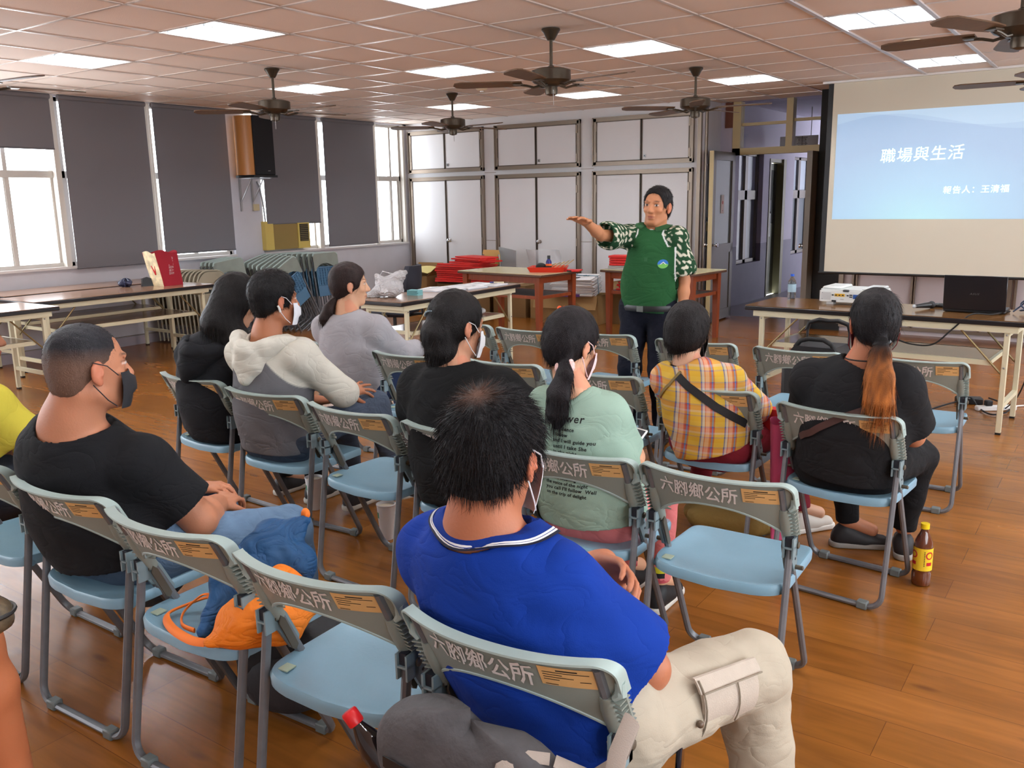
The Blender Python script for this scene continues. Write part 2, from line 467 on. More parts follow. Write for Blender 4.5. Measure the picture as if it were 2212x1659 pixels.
for n, (y0, y1) in enumerate(bays):
    wroot = bpy.data.objects.new('window_%d' % (n + 1), None); COL.objects.link(wroot); wroot['kind'] = 'structure'
    fm = MB(); X0, X1 = XW - .13, XW - .05
    fm.box(X0, X1, y0 - .04, y0 + .03, .925, CEIL - .02); fm.box(X0, X1, y1 - .03, y1 + .04, .925, CEIL - .02)
    fm.box(X0, X1, y0, y1, 1.83, 1.90); fm.box(X0, X1, y0, y1, .925, .965); fm.box(X0, X1, y0, y1, CEIL - .06, CEIL - .02)
    ym = (y0 + y1) / 2 if n != 10 else y0 + .36
    fm.box(X0 + .02, X1 - .01, ym - .022, ym + .022, .96, 1.83)
    fm.box(X0 + .02, X1 - .01, ym - .02, ym + .02, 1.9, CEIL - .05)
    for (a, b_) in ((y0 + .03, ym), (ym, y1 - .03)):
        fm.box(X0 + .03, X1 - .02, a, a + .03, .965, 1.83); fm.box(X0 + .03, X1 - .02, b_ - .03, b_, .965, 1.83)
    fm.build('window_frame', M_aluw, wroot)
    MB().box(XW - .095, XW - .091, y0, y1, .95, CEIL - .04).build('window_pane', M_glass, wroot)
for n, (a, b_) in enumerate(((3.87, 3.93), (4.905, 4.962), (5.964, 6.036), (8.455, 8.522), (9.558, 9.63), (10.2, 10.24))):
    MB().box(XW - .14, XW + .02, a, b_, .925, CEIL - .01).build('trim_%d' % (10 + n), mat('cream_post', (206, 200, 190), .45), kind='structure')
for a, b_ in ((-2.2, 3.9), (3.94, 4.94), (9.6, 10.2)): portal(a, b_, .95, 2.6)

def blind(y0, y1, zb, lab, cord=None):
    t = thing('roller_blind', lab, 'blind', (XW + .05, (y0 + y1) / 2, zb), 0, 'grey roller blinds')
    h = (y1 - y0) / 2; H_ = CEIL - .03 - zb
    def fn(u, v): return (.012 * math.sin(v * 3) * math.sin(u * 7) * .3, -h + 2 * h * u, H_ * v)
    MB().grid(fn, 14, 10, thick=lambda u, v: (.0025, 0, 0)).build('fabric', M_blind, t)
    MB().tube([(0.002, -h, .005), (0.002, h, .005)], .009, 8).build('bottom_bar', mat('blind_bar', (96, 94, 98), .5), t)
    MB().tube([(0, -h - .005, H_ + .0), (0, h + .005, H_)], .026, 10).build('roller', M_blind, t)
    if cord:
        MB().tube([(.02, h + .018, H_), (.02, h + .02, cord + .1), (.022, h + .035, cord), (.025, h + .05, cord + .1), (.022, h + .035, H_)], .0025, 5).build('cord', mat('cord_white', (226, 222, 214), .6), t)
blind(3.97, 4.90, 2.108, 'short grey roller blind drawn halfway above the leftmost open window')
blind(4.995, 5.955, .895, 'grey roller blind reaching down to the sill beside the leftmost open window', .1)
blind(6.045, 7.02, .985, 'grey roller blind with a bright gap below it, left of the speaker column')
blind(7.53, 8.45, 1.27, 'grey roller blind ending above the window air conditioner')
blind(8.58, 9.55, .945, 'rightmost grey roller blind, beside the open corner window', .25)
# window air conditioner
t = thing('window_air_conditioner', 'old tan window air conditioner in a yellow wooden frame under a blind', 'air conditioner', (XW + .02, 7.88, .95))
MB().box(-.1, .04, -.36, .33, 0, .32).build('case', mat('ac_case', (142, 118, 66), .5), t)
MB().box(.04, .055, -.36, -.27, 0, .33).box(-.05, .055, -.40, -.36, 0, .36).box(.04, .055, .14, .34, 0, .33).build('frame', mat('ac_frame', (204, 178, 96), .5), t)
g = MB()
for k in range(9): g.box(.055, .066, .17, .31, .1 + k * .024, .1 + k * .024 + .009)
g.build('grille', mat('ac_grille', (120, 106, 70), .5), t)
MB().box(.0545, .0565, .165, .315, .09, .315).build('grille_recess', mat('ac_dark', (30, 24, 20), .7), t)
MB().tube([(.03, -.37, .36), (.02, -.38, .6), (.0, -.4, .8), (-.0, -.43, .86)], .012, 6).build('power_cable', M_steel, t)

# loudspeaker on the column
t = thing('wall_speaker', 'loudspeaker with curved wood side and black grille high on the column', 'speaker', (XW + .08, 7.13, 1.845))
H_ = .72
prof = [(.0, .0)] + [(.30 * math.sin(a) * .9, -.02 - .10 * math.sin(a * 2) * 0) for a in ()]
pts = [(0.0, .02), (.03, -.05), (.1, -.085), (.18, -.08), (.26, -.04), (.30, .0), (.30, .30), (0, .30)]
MB().prism(pts, .03, H_, 'z').build('cabinet', mat('honey_wood', (176, 118, 62), .3, var=.06, vscale=5, stretch=(1, 1, .3)), t)
MB().box(.302, .33, .0, .30, .03, H_, bev=.008).build('grille', mat('speaker_cloth', (24, 25, 28), .85, bump=.3, bscale=500), t)
MB().box(.01, .345, -.05, .31, .0, .028).build('base_plate', M_blk, t)
MB().box(.331, .3335, .18, .215, .075, .082).build('badge', M_steel, t)
br = MB()
for y in (.06, .24):
    br.box(-.07, -.06, y - .012, y + .012, -.4, 0); br.box(-.07, .3, y - .01, y + .01, -.012, 0)
    br.tube([(-.06, y, -.28), (.16, y, -.01)], .008, 6)
br.build('bracket', mat('galvanised', (170, 168, 170), .35, metal=.6), t)
MB().box(XW, XW + .03, 7.36, 7.45, 1.45, 1.53).build('junction_box', mat('socket_tan', (190, 176, 140), .5)); tag(bpy.data.objects['junction_box'], 'small cream junction box on the column under the loudspeaker', 'junction box')
t = tag(MB().box(XW, XW + .05, 7.33, 7.41, CEIL - .11, CEIL - .03).build('emergency_lamp', mat('lamp_glow', (255, 252, 235), .5, emit=4)), 'small glowing lamp above the loudspeaker at the ceiling', 'lamp')

# cabinet wall -------------------------------------------------------
mods = [(-9.06, -7.66), (-7.462, -6.075), (-5.885, -4.485)]
wb = MB()
wb.box(XW, -4.43, YB + .03, YD, 0, CEIL + .1)
wb.build('wall_back', M_panel, kind='structure')
tr = MB()
for a, b_ in ((-7.66, -7.462), (-6.075, -5.885)):
    tr.box(a, b_, YB + .024, YB + .03, .958, .964); tr.box(a, b_, YB + .024, YB + .03, 1.905, 1.911)
tr.build('trim_3', M_alu, kind='structure')
names = ['beside the corner window', 'between the other two', 'behind the presenter']
def cabinet(x0, x1, z0, z1, upper, n):
    t = thing('wall_cabinet', ('white double-door overhead wall cabinet, ' if upper else 'tall white double-door wall cabinet, ') + names[n], 'cabinet', ((x0 + x1) / 2, YB, z0), 0, 'built-in white wall cabinets')
    h = (x1 - x0) / 2; H_ = z1 - z0
    f = MB(); fw = .05
    for s_ in (-1, 1):
        a = s_ * h; b_ = s_ * (h - fw); f.box(min(a, b_), max(a, b_), -.0, .03, 0, H_)
    f.box(-h, h, 0, .03, H_ - fw, H_); f.box(-h, h, 0, .03, 0, fw if upper else .06)
    for s_ in (-1, 1): f.box(s_ * (h - .006) - .006, s_ * (h - .006) + .006, -.012, 0, 0, H_)
    f.box(-h, h, -.012, 0, H_ - .012, H_); f.box(-h, h, -.012, 0, 0, .012)
    f.build('frame', M_alu, t)
    for s_ in (-1, 1):
        a = .006 if s_ > 0 else -(h - fw - .004); b_ = (h - fw - .004) if s_ > 0 else -.006
        d = MB().box(a + .012, b_ - .012, .004, .022, fw + .012, H_ - fw - .012).build('door', M_panel, t)
        e = MB(); 
        e.box(a, a + .012, 0, .022, fw, H_ - fw); e.box(b_ - .012, b_, 0, .022, fw, H_ - fw); e.box(a, b_, 0, .022, fw, fw + .012); e.box(a, b_, 0, .022, H_ - fw - .012, H_ - fw)
        e.build('door_edge', M_alud, d)
        hg = MB()
        for zz in ((.2, .8) if upper else (.12, .5, .88)):
            xx = -(h - fw) if s_ < 0 else (h - fw); hg.box(xx - .012, xx + .012, -.008, .004, H_ * zz - .05, H_ * zz + .05)
        hg.build('hinge', M_alu, d)
        if s_ > 0:
            if upper:
                MB().box(.03, .065, -.004, .004, .085, .125).build('lock', M_steel, d)
                MB().box(.042, .053, -.006, -.004, .095, .113).build('keyhole', M_ink, d)
            else:
                k = MB().lathe([(.024, 0), (.024, .006), (.011, .012), (.011, .03), (.026, .04), (.027, .055), (.014, .064), (0, .065)], n=18, M=T(.055, .004, .954 - z0) @ RX(PI / 2))
                k.build('knob', M_chrome, d)
            
for n, (a, b_) in enumerate(mods):
    cabinet(a, b_, 1.935, 2.54, True, n)
    cabinet(a, b_, .03, 1.875, False, n)
# end post of the cabinet wall and return
MB().box(-4.43, -4.385, YB - .01, YB + .06, 0, CEIL).box(-4.36, -4.335, YB + .05, YB + .09, 0, CEIL).build('trim_4', M_alu, kind='structure')
MB().box(-4.43, -4.36, YB + .03, YD, 0, CEIL).build('wall_return', M_walll, kind='structure')
MB().box(-4.36, -4.352, YB + .09, YD, 1.90, 1.912).box(-4.36, -4.352, YB + .09, YD, .95, .956).build('trim_5', M_alu, kind='structure')
t = thing('intercom_box', 'small cream switch box on the return wall beside the open door', 'switch', (-4.36, 10.45, 1.1))
MB().box(0, .03, -.03, .03, 0, .11, bev=.006).build('case', mat('socket_cream', (196, 186, 150), .5), t)
MB().box(.0, .035, -.015, .015, .13, .17).build('keypad', mat('keypad', (88, 108, 128), .4), t)

# back wall with doorway and transom --------------------------------
wd = MB()
wd.box(-4.55, -4.2, YD, YD + .16, 2.06, CEIL + .1)
wd.box(-4.55, -4.22, YD, YD + .16, 0, 2.06)
wd.box(-2.4, XR, YD, YD + .16, 0, CEIL + .1)
wd.build('wall_doorway', M_lilac, kind='structure')
MB().box(-4.3, -4.2, YD - .02, YD + .02, 2.35, CEIL).build('trim_6', mat('brown_stain', (112, 66, 50), .6), kind='structure')
tm = MB()
tm.box(-4.2, -4.1, YD - .02, YD + .1, 2.02, CEIL); tm.box(-4.2, -2.4, YD - .02, YD + .1, 2.02, 2.10)
tm.box(-3.54, -3.46, YD - .02, YD + .1, 2.1, CEIL); tm.box(-4.12, -3.54, YD + .02, YD + .06, 2.365, 2.40); tm.box(-3.46, -2.4, YD + .02, YD + .06, 2.385, 2.42)
tm.box(-2.98, -2.9, YD - .02, YD + .1, 0, CEIL)
tm.build('window_12', M_tan, kind='structure')
MB().box(-4.12, -2.4, YD + .038, YD + .042, 2.1, CEIL - .02).build('window_12_pane', M_glass, bpy.data.objects['window_12'])
MB().box(-3.12, -3.06, YD - .03, YD + .1, 0, 2.03).build('trim_7', M_tan, kind='structure')
# second leaf edge near the screen with its knob
d2 = MB().box(-3.05, -2.99, YD - .75, YD - .03, .01, 2.0).build('door_2', mat('door_grey', (116, 108, 98), .45), kind='structure')
MB().lathe([(.02, 0), (.02, .006), (.01, .01), (.01, .03), (.024, .04), (.024, .055), (0, .062)], n=14, M=T(-3.05, YD - .70, .96) @ RY(-PI / 2)).build('knob', M_chrome, d2)
# open door leaf
d1 = bpy.data.objects.new('door_1', None); COL.objects.link(d1); d1['kind'] = 'structure'; d1.location = (-4.175, YD - .01, .02); d1.rotation_euler = (0, 0, R(1.5))
lf = MB(); W_ = .74; H_ = 2.03
lf.box(-.02, .02, -W_, -W_ + .09, 0, H_); lf.box(-.02, .02, -.09, 0, 0, H_); lf.box(-.02, .02, -W_, 0, H_ - .1, H_); lf.box(-.02, .02, -W_, 0, .0, .12); lf.box(-.02, .02, -W_, 0, .82, .93)
lf.box(-.012, .012, -W_, 0, .1, .84)
lf.build('door_leaf', mat('door_bronze', (92, 84, 74), .42, metal=.15), d1)
MB().box(-.024, .024, -W_ - .022, -W_, 0, H_).build('door_edge', M_tan, d1)
MB().box(-.004, .004, -W_ + .09, -.09, .93, H_ - .1).build('door_glass', mat('frosted_glass', (118, 124, 124), .35, spec=.5), d1)
MB().box(.008, .010, -.43, -.33, 1.30, 1.52).build('door_notice', mat('notice_paper', (196, 180, 176), .6), d1)
n_ = MB().lathe([(.022, 0), (.022, .001)], n=18, M=T(.0105, -.38, 1.43) @ RY(PI / 2)); n_.box(.0105, .0115, -.395, -.365, 1.33, 1.336); n_.build('door_notice_print', mat('notice_red', (170, 90, 90), .6), d1)
hd = MB(); hd.lathe([(.02, 0), (.02, .008), (.012, .012), (.012, .035), (.024, .045), (.024, .06), (0, .066)], n=14, M=T(.02, -W_ + .04, .93) @ RY(PI / 2)); hd.lathe([(.02, 0), (.02, .008), (.012, .012), (.012, .035), (.024, .045), (.024, .06), (0, .066)], n=14, M=T(-.02, -W_ + .04, .93) @ RY(-PI / 2))
hd.build('door_handle', M_chrome, d1)

# corridor behind ----------------------------------------------------
cw = MB(); XC = -4.55; DZ = .83
holes = [(11.99, 12.97, .57, 2.12), (13.24, 13.92, .0, 2.06), (14.4, 15.4, .57, 2.12)]
def strip(mb, y0, y1, z0, z1): mb.box(XC - .18, XC, y0, y1, z0, z1)
up = MB(); lo_ = MB(); ys = [YD + .1]
for h_ in holes: ys += [h_[0], h_[1]]
ys.append(YE)
for k in range(0, len(ys), 2):
    strip(up, ys[k], ys[k + 1], DZ, CEIL + .1); strip(lo_, ys[k], ys[k + 1], 0, DZ)
for h_ in holes:
    strip(up, h_[0], h_[1], h_[3], CEIL + .1)
    if h_[2] > 0: strip(lo_, h_[0], h_[1], 0, h_[2])
up.build('wall_corridor_upper', M_lilac, kind='structure'); lo_.build('wall_corridor_lower', M_dado, kind='structure')
MB().box(-4.75, -2.2, YD + .16, YE, CEIL + .1, CEIL + .2).build('ceiling_corridor', M_lilac, kind='structure')
MB().box(-4.75, -2.2, YE, YE + .1, 0, CEIL + .2).build('wall_corridor_end', M_lilac, kind='structure')
MB().box(-2.4, -2.3, YD + .16, 16.2, 0, CEIL + .1).build('wall_corridor_sky_block', M_lilac, kind='structure')  # unseen wall added to hold back sky light, far end left open
for n, h_ in enumerate(holes):
    wr = bpy.data.objects.new('window_%d' % (13 + n) if h_[2] > 0 else 'door_3', None); COL.objects.link(wr); wr['kind'] = 'structure'
    y0, y1, z0, z1 = h_
    if h_[2] > 0:
        fm = MB(); X0, X1 = XC - .14, XC - .07
        fm.box(X0, X1, y0, y0 + .05, z0, z1); fm.box(X0, X1, y1 - .05, y1, z0, z1); fm.box(X0, X1, y0, y1, z0, z0 + .05); fm.box(X0, X1, y0, y1, z1 - .04, z1)
        fm.box(X0, X1, y0, y1, 1.47, 1.60); ym = (y0 + y1) / 2; fm.box(X0, X1, ym - .05, ym + .05, z0, z1)
        fm.build('window_frame', mat('corridor_frame', (128, 122, 116), .45, metal=.2), wr)
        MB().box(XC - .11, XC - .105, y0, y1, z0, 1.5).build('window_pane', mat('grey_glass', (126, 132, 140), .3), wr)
        MB().box(XC - .11, XC - .105, y0, y1, 1.55, z1).build('window_pane', mat('painted_daylight_glass', (196, 206, 220), .3), wr)  # opaque pane, outdoor brightness put into its pale colour
    else:
        fm = MB(); fm.box(XC - .14, XC + .01, y0, y0 + .05, 0, z1); fm.box(XC - .14, XC + .03, y1 - .12, y1, 0, z1); fm.box(XC - .14, XC, y0, y1, z1 - .05, z1)
        fm.build('door_frame', mat('olive_frame', (128, 124, 92), .5), wr)
        MB().box(XC - .12, XC - .08, y0 + .05, y1 - .12, 0, 2.0).build('door_leaf', mat('olive_door', (86, 88, 66), .5), wr)
        MB().box(XC - .08, XC - .078, y0 + .12, y1 - .2, 1.1, 1.9).build('door_glass', mat('dark_glass', (54, 58, 60), .2), wr)
        MB().box(XC - .079, XC - .075, y0 + .1, y0 + .35, 1.28, 1.45).build('door_poster', mat('navy_poster', (28, 32, 52), .6), wr)
        MB().box(XC - .079, XC - .075, y0 + .1, y0 + .35, .9, 1.25).build('door_notice', mat('pale_notice', (180, 186, 180), .6), wr)
t = tag(MB().box(XC, XC + .012, 15.55, 15.75, 1.35, 1.62).build('red_notice', mat('notice_red2', (176, 70, 78), .6)), 'small red notice on the far corridor wall', 'notice')
t = thing('hanging_sign', 'small direction sign with black characters seen through the transom', 'sign', (-4.2, 13.2, 2.2))
MB().box(-.1, -.09, .005, .015, .16, .56).box(.24, .25, .005, .015, .16, .56).build('hanging_rod', M_steel, t)
MB().box(-.2, .35, 0, .02, -.02, .16).build('panel', mat('sign_pale', (168, 172, 164), .6), t)
V, F = text_pts('人事', .17)
MB().add([(v[0] - .13, -.004, v[1] + .01) for v in V], F).build('lettering', M_ink, t)
MB().box(-.2, .35, -.003, .0, -.02, .0).build('stripe', mat('sign_green', (90, 130, 90), .6), t)

# right and rear walls, unseen windows added to brighten the room -------------------------------------------------
def added_win_row(name, ax, c, spans, lo, hi, z0, z1, n0):
    """out-of-view wall with tall windows added for extra sky light; ax 'x': wall in the plane x=c, running along y"""
    q = MB(); d = .2
    def bx(mb, a, b_, za, zb_, t0=0, t1=d):
        if ax == 'x': mb.box(c + t0, c + t1, a, b_, za, zb_)
        else: mb.box(a, b_, c - t1, c - t0, za, zb_)
    bx(q, lo, hi, 0, z0); bx(q, lo, hi, z1, CEIL + .1)
    e = [lo] + [v for s_ in spans for v in s_] + [hi]
    for k in range(0, len(e), 2): bx(q, e[k], e[k + 1], z0, z1)
    q.build(name, M_wallw, kind='structure')
    for k, (a, b_) in enumerate(spans):
        wr = bpy.data.objects.new('window_%d' % (n0 + k), None); COL.objects.link(wr); wr['kind'] = 'structure'
        f = MB()
        bx(f, a, a + .04, z0, z1, .05, .12); bx(f, b_ - .04, b_, z0, z1, .05, .12); bx(f, a, b_, z0, z0 + .04, .05, .12); bx(f, a, b_, z1 - .04, z1, .05, .12); bx(f, (a + b_) / 2 - .025, (a + b_) / 2 + .025, z0, z1, .05, .12)
        f.build('window_frame', M_aluw, wr)
        g = MB(); bx(g, a, b_, z0, z1, .08, .084); g.build('window_pane', M_glass, wr)
        dl = bpy.data.lights.new('window_portal', 'AREA'); dl.shape = 'RECTANGLE'; dl.size = b_ - a; dl.size_y = z1 - z0; dl.cycles.is_portal = True
        o = bpy.data.objects.new('window_portal', dl); COL.objects.link(o); o['kind'] = 'helper'
        m_ = (a + b_) / 2; zc = (z0 + z1) / 2
        if ax == 'x': o.matrix_world = Matrix(((0, 0, 1, c + .22), (-1, 0, 0, m_), (0, -1, 0, zc), (0, 0, 0, 1)))
        else: o.matrix_world = Matrix(((1, 0, 0, m_), (0, 0, -1, c - .22), (0, 1, 0, zc), (0, 0, 0, 1)))
added_win_row('wall_right', 'x', XR, [(-2.0, .4), (.8, 3.2), (3.6, 6.0), (6.4, 8.8)], YF, YD, .9, 2.45, 16)
added_win_row('wall_front', 'y', YF, [(-8.2, -5.8)], XW - .2, XR + .2, .9, 2.45, 20)
# cabinet wall under and beside the screen
MB().box(-2.66, XR, YB + .03, YD, 0, CEIL + .1).build('wall_back_right', mat('pale_pink_panel', (206, 196, 198), .4), kind='structure')
MB().box(-2.98, -2.66, YB - .005, YB + .2, 0, CEIL + .1).build('trim_8', mat('dark_curtain', (30, 30, 30), .8), kind='structure')
ft = MB()
for x, w_ in ((-2.66, .05), (-2.53, .022), (-2.49, .012), (-1.915, .02), (-1.885, .01), (-1.24, .02), (-.99, .045), (-.93, .02), (-.3, .02), (.4, .045), (1.1, .02)):
    ft.box(x - w_ / 2, x + w_ / 2, YB - .012, YB + .03, .08, CEIL)
ft.box(-2.66, XR, YB - .012, YB + .03, .05, .085); ft.box(-2.66, XR, YB - .012, YB + .03, 1.88, 1.93)
ft.build('trim_9', M_alu, kind='structure')
# ------------------------------------------------------------------ projection screen
def screen_material():
    m = bpy.data.materials.new('projected_slide'); m.use_nodes = True
    nt = m.node_tree; N = nt.nodes; L = nt.links; b = N['Principled BSDF']
    tc = N.new('ShaderNodeTexCoord'); s = N.new('ShaderNodeSeparateXYZ'); L.new(tc.outputs['Object'], s.inputs[0])
    def math_(op, a, b_=None, c=None):
        n = N.new('ShaderNodeMath'); n.operation = op
        for k, v in enumerate((a, b_, c)):
            if v is None: continue
            if isinstance(v, (int, float)): n.inputs[k].default_value = v
            else: L.new(v, n.inputs[k])
        return n.outputs[0]
    x = s.outputs[0]; z = s.outputs[2]
    # distance from a cyan glow low in the slide (x in 0..1.9, z in 0..1.06)
    dx = math_('MULTIPLY', math_('SUBTRACT', x, .85), .75); dz = math_('MULTIPLY', math_('SUBTRACT', z, -.05), 1.25)
    d = math_('SQRT', math_('ADD', math_('MULTIPLY', dx, dx), math_('MULTIPLY', dz, dz)))
    cr = N.new('ShaderNodeValToRGB'); e = cr.color_ramp.elements
    e[0].position = .05; e[0].color = (*lin((176, 238, 248)), 1); e[1].position = 1.0; e[1].color = (*lin((150, 186, 226)), 1)
    k = cr.color_ramp.elements.new(.5); k.color = (*lin((164, 212, 244)), 1)
    L.new(d, cr.inputs[0])
    # pale wave bands across the top
    w1 = math_('ADD', math_('MULTIPLY', math_('SINE', math_('MULTIPLY', math_('ADD', x, .1), 2.6)), .10), .93)
    w2 = math_('ADD', math_('MULTIPLY', math_('SINE', math_('MULTIPLY', math_('SUBTRACT', x, 2.2), 2.2)), .09), .97)
    a1 = math_('GREATER_THAN', z, w1); a2 = math_('GREATER_THAN', z, w2)
    f = math_('MULTIPLY', math_('ADD', a1, a2), .32)
    mx = N.new('ShaderNodeMix'); mx.data_type = 'RGBA'; L.new(f, mx.inputs[0]); L.new(cr.outputs[0], mx.inputs[6]); mx.inputs[7].default_value = (*lin((196, 226, 250)), 1)
    b.inputs['Base Color'].default_value = (.25, .28, .3, 1)
    L.new(mx.outputs[2], b.inputs['Emission Color']); b.inputs['Emission Strength'].default_value = .74
    b.inputs['Roughness'].default_value = .8
    return m
t = thing('projection_screen', 'large pull-down projection screen showing a blue slide with Chinese title', 'projection screen', (-2.68, 9.65, .70))
MB().box(0, 2.3, -.003, .003, .02, CEIL - .70 - .02).build('screen_fabric', mat('screen_cloth', (210, 204, 186), .8), t)
MB().box(-.05, 0, -.006, .006, .0, CEIL - .70 - .02).box(2.3, 2.35, -.006, .006, 0, CEIL - .7 - .02).build('screen_border', M_blk, t)
MB().tube([(-.06, 0, .008), (2.36, 0, .008)], .014, 8).build('bottom_bar', M_blk, t)
MB().box(-.1, 2.4, -.05, .05, CEIL - .70 - .02, CEIL - .7 + .001).build('roller_case', M_white, t)
sl = MB().box(0, 1.9, 0, .002, 0, 1.06).build('slide', screen_material(), t, loc=(.053, -.0055, .568))
mt = mat('slide_letters', (226, 255, 252), .6, emit=.72)
V, F = text_pts('職場與生活', .148, bold=.0008, shear=.08, sp=1.09)
MB().add([(v[0] + .44, -.0012, v[1] + .57 + v[0] * .018) for v in V], F).build('slide_title', mt, sl)
V, F = text_pts('報告人：王清福', .078, bold=.0008, shear=.05, sp=1.12)
MB().add([(v[0] + 1.045, -.0012, v[1] + .25 + v[0] * .01) for v in V], F).build('slide_subtitle', mt, sl)

# ------------------------------------------------------------------ ceiling fans
M_fan = mat('antique_bronze', (74, 64, 52), .35, metal=.6)
M_blade = mat('fan_blade_wood', (92, 66, 44), .45, var=.15, vscale=8, stretch=(.5, 6, 1))
def fan(x, y, a0, lab):
    t = thing('ceiling_fan', lab, 'ceiling fan', (x, y, CEIL), 0, 'bronze ceiling fans')
    MB().lathe([(.062, -.002), (.064, -.012), (.05, -.03), (.034, -.06), (.024, -.075)], n=22).build('canopy', M_fan, t)
    MB().lathe([(.011, -.07), (.011, -.235), (.02, -.24), (.02, -.262)], n=12).build('rod', M_fan, t)
    MB().lathe([(.03, -.25), (.1, -.258), (.133, -.27), (.135, -.335), (.12, -.35), (.07, -.368), (.045, -.375)], n=30).build('motor_housing', M_fan, t)
    MB().lathe([(.04, -.37), (.044, -.40), (.04, -.425), (.012, -.435)], n=18).build('switch_cup', M_fan, t)
    MB().tube([(.035, -.03, -.40), (.04, -.035, -.5)], .0025, 5).build('pull_chain', M_chrome, t)
    for k in range(5):
        a = R(a0 + 72 * k); M = RZ(a)
        bm_ = MB()
        bm_.tube([M @ Vector(p) for p in ((.06, 0, -.362), (.12, .0, -.375), (.17, 0, -.362), (.21, 0, -.356))], .008, 8)
        bm_.box(.19, .26, -.03, .03, -.358, -.352, M)
        bm_.build('blade_arm', M_fan, t)
        pts = [(.2, -.045), (.3, -.058), (.62, -.065), (.665, -.045), (.68, 0), (.665, .045), (.62, .065), (.3, .058), (.2, .045)]
        MB().prism(pts, -.352, -.344, 'z', M=M @ T(0, 0, -.35) @ RX(R(9)) @ T(0, 0, .35)).build('blade', M_blade, t)
fan(-3.37, 5.32, -8, 'bronze ceiling fan with brown blades hanging over the presenter, nearest of the fans seen whole')
fan(-6.15, 5.28, 3, 'bronze ceiling fan left of centre in front of the loudspeaker')
fan(-6.15, 7.72, -4, 'small-looking bronze ceiling fan before the left wall cabinets')
fan(-3.36, 7.72, 7, 'bronze ceiling fan hanging before the doorway transom')
fan(-.57, 5.28, 30, 'bronze ceiling fan cut off at the top right corner of the photo')
fan(-.57, 7.72, 40, 'bronze ceiling fan cut off at the right edge, over the projection screen')
fan(-6.15, 2.85, 6, 'bronze ceiling fan cut off at the left edge, above the open window')
for x, y, n in ((-5.58, 7.49, 'between the two left-hand ceiling fans and the cabinets'), (-1.52, 7.47, 'on the ceiling over the projection screen')):
    t = thing('smoke_detector', 'small round cream smoke detector ' + n, 'smoke detector', (x, y, CEIL))
    MB().lathe([(.06, -.002), (.06, -.02), (.045, -.035), (.02, -.04), (0, -.04)], n=20, cap=False).build('housing', mat('cream_plastic', (214, 196, 168), .5), t)
    MB().lathe([(.02, -.038), (.018, -.05), (0, -.052)], n=12, cap=False).build('sensor', M_white, t)

# ------------------------------------------------------------------ folding tables
def folding_table(lab, c, rz, L_, W_, top, group='folding tables', h=.735):
    t = thing('folding_table', lab, 'table', (c[0], c[1], 0), rz, group)
    a, b_ = L_ / 2, W_ / 2
    MB().box(-a + .004, a - .004, -b_ + .004, b_ - .004, h - .0, h + .004).build('tabletop', top, t)
    MB().box(-a, a, -b_, b_, h - .032, h + .001, bev=.006).build('edge_band', M_edge, t)
    f = MB()
    for s_ in (-1, 1):
        f.box(-a + .06, a - .06, s_ * (b_ - .035) - .012, s_ * (b_ - .035) + .012, h - .075, h - .032)
        f.box(s_ * (a - .07) - .012, s_ * (a - .07) + .012, -b_ + .035, b_ - .035, h - .07, h - .032)
    f.build('apron', M_cream, t)
    for sx in (-1, 1):
        for sy in (-1, 1):
            x = sx * (a - .12); y = sy * (b_ - .05)
            l_ = MB().box(x - .016, x + .016, y - .016, y + .016, .012, h - .06, bev=.003).build('leg', M_cream, t)
            MB().box(x - .015, x + .015, y - .015, y + .015, 0, .014).build('foot_cap', M_blkr, l_)
            q = MB()
            for zz in (h - .09, h - .3): q.ball((x, y + sy * .018, zz), .006, 8, 6)
            q.build('bolt', M_steel, l_)
        x = sx * (a - .12)
        MB().box(x - .013, x + .013, -b_ + .05, b_ - .05, .17, .2).box(x - .013, x + .013, -b_ + .05, b_ - .05, h - .1, h - .07).build('crossbar', M_cream, t)
        q = MB()
        for sy in (-1, 1): q.tube([(x, sy * (b_ - .05), h - .36), (x - sx * .28, sy * (b_ - .05), h - .06)], .007, 6)
        q.build('brace', mat('brass_steel', (150, 136, 100), .35, metal=.7), t)
    MB().box(-a + .22, a - .22, -b_ + .08, b_ - .06, h - .275, h - .262).build('shelf', top, t)
    s = MB()
    for sy in (-1, 1): s.box(-a + .2, a - .2, sy * (b_ - .07) - .012, sy * (b_ - .07) + .012, h - .295, h - .262)
    for sx in (-1, 1): s.box(sx * (a - .21) - .01, sx * (a - .21) + .01, -b_ + .07, b_ - .07, h - .29, h - .262)
    s.build('shelf_frame', M_cream, t)
    return t
folding_table('brown folding table carrying the projector and laptop, right of the presenter', (-1.37, 6.54), R(-3), 1.84, .62, M_lamr)
folding_table('narrow folding table with open books and a plastic bag behind the seated audience', (-5.02, 6.09), R(91), 1.74, .52, M_laml)
folding_table('folding table with the red carrier bag beside the stacked folding chairs', (-8.0, 4.72), R(90), 1.84, .66, M_laml)
folding_table('folding table pushed against the window wall behind another table', (-8.74, 4.85), R(90), 1.84, .58, M_laml)
folding_table('folding table nearest the viewer at the left edge under window glare', (-7.5, 2.84), R(90), 1.84, .66, M_laml)

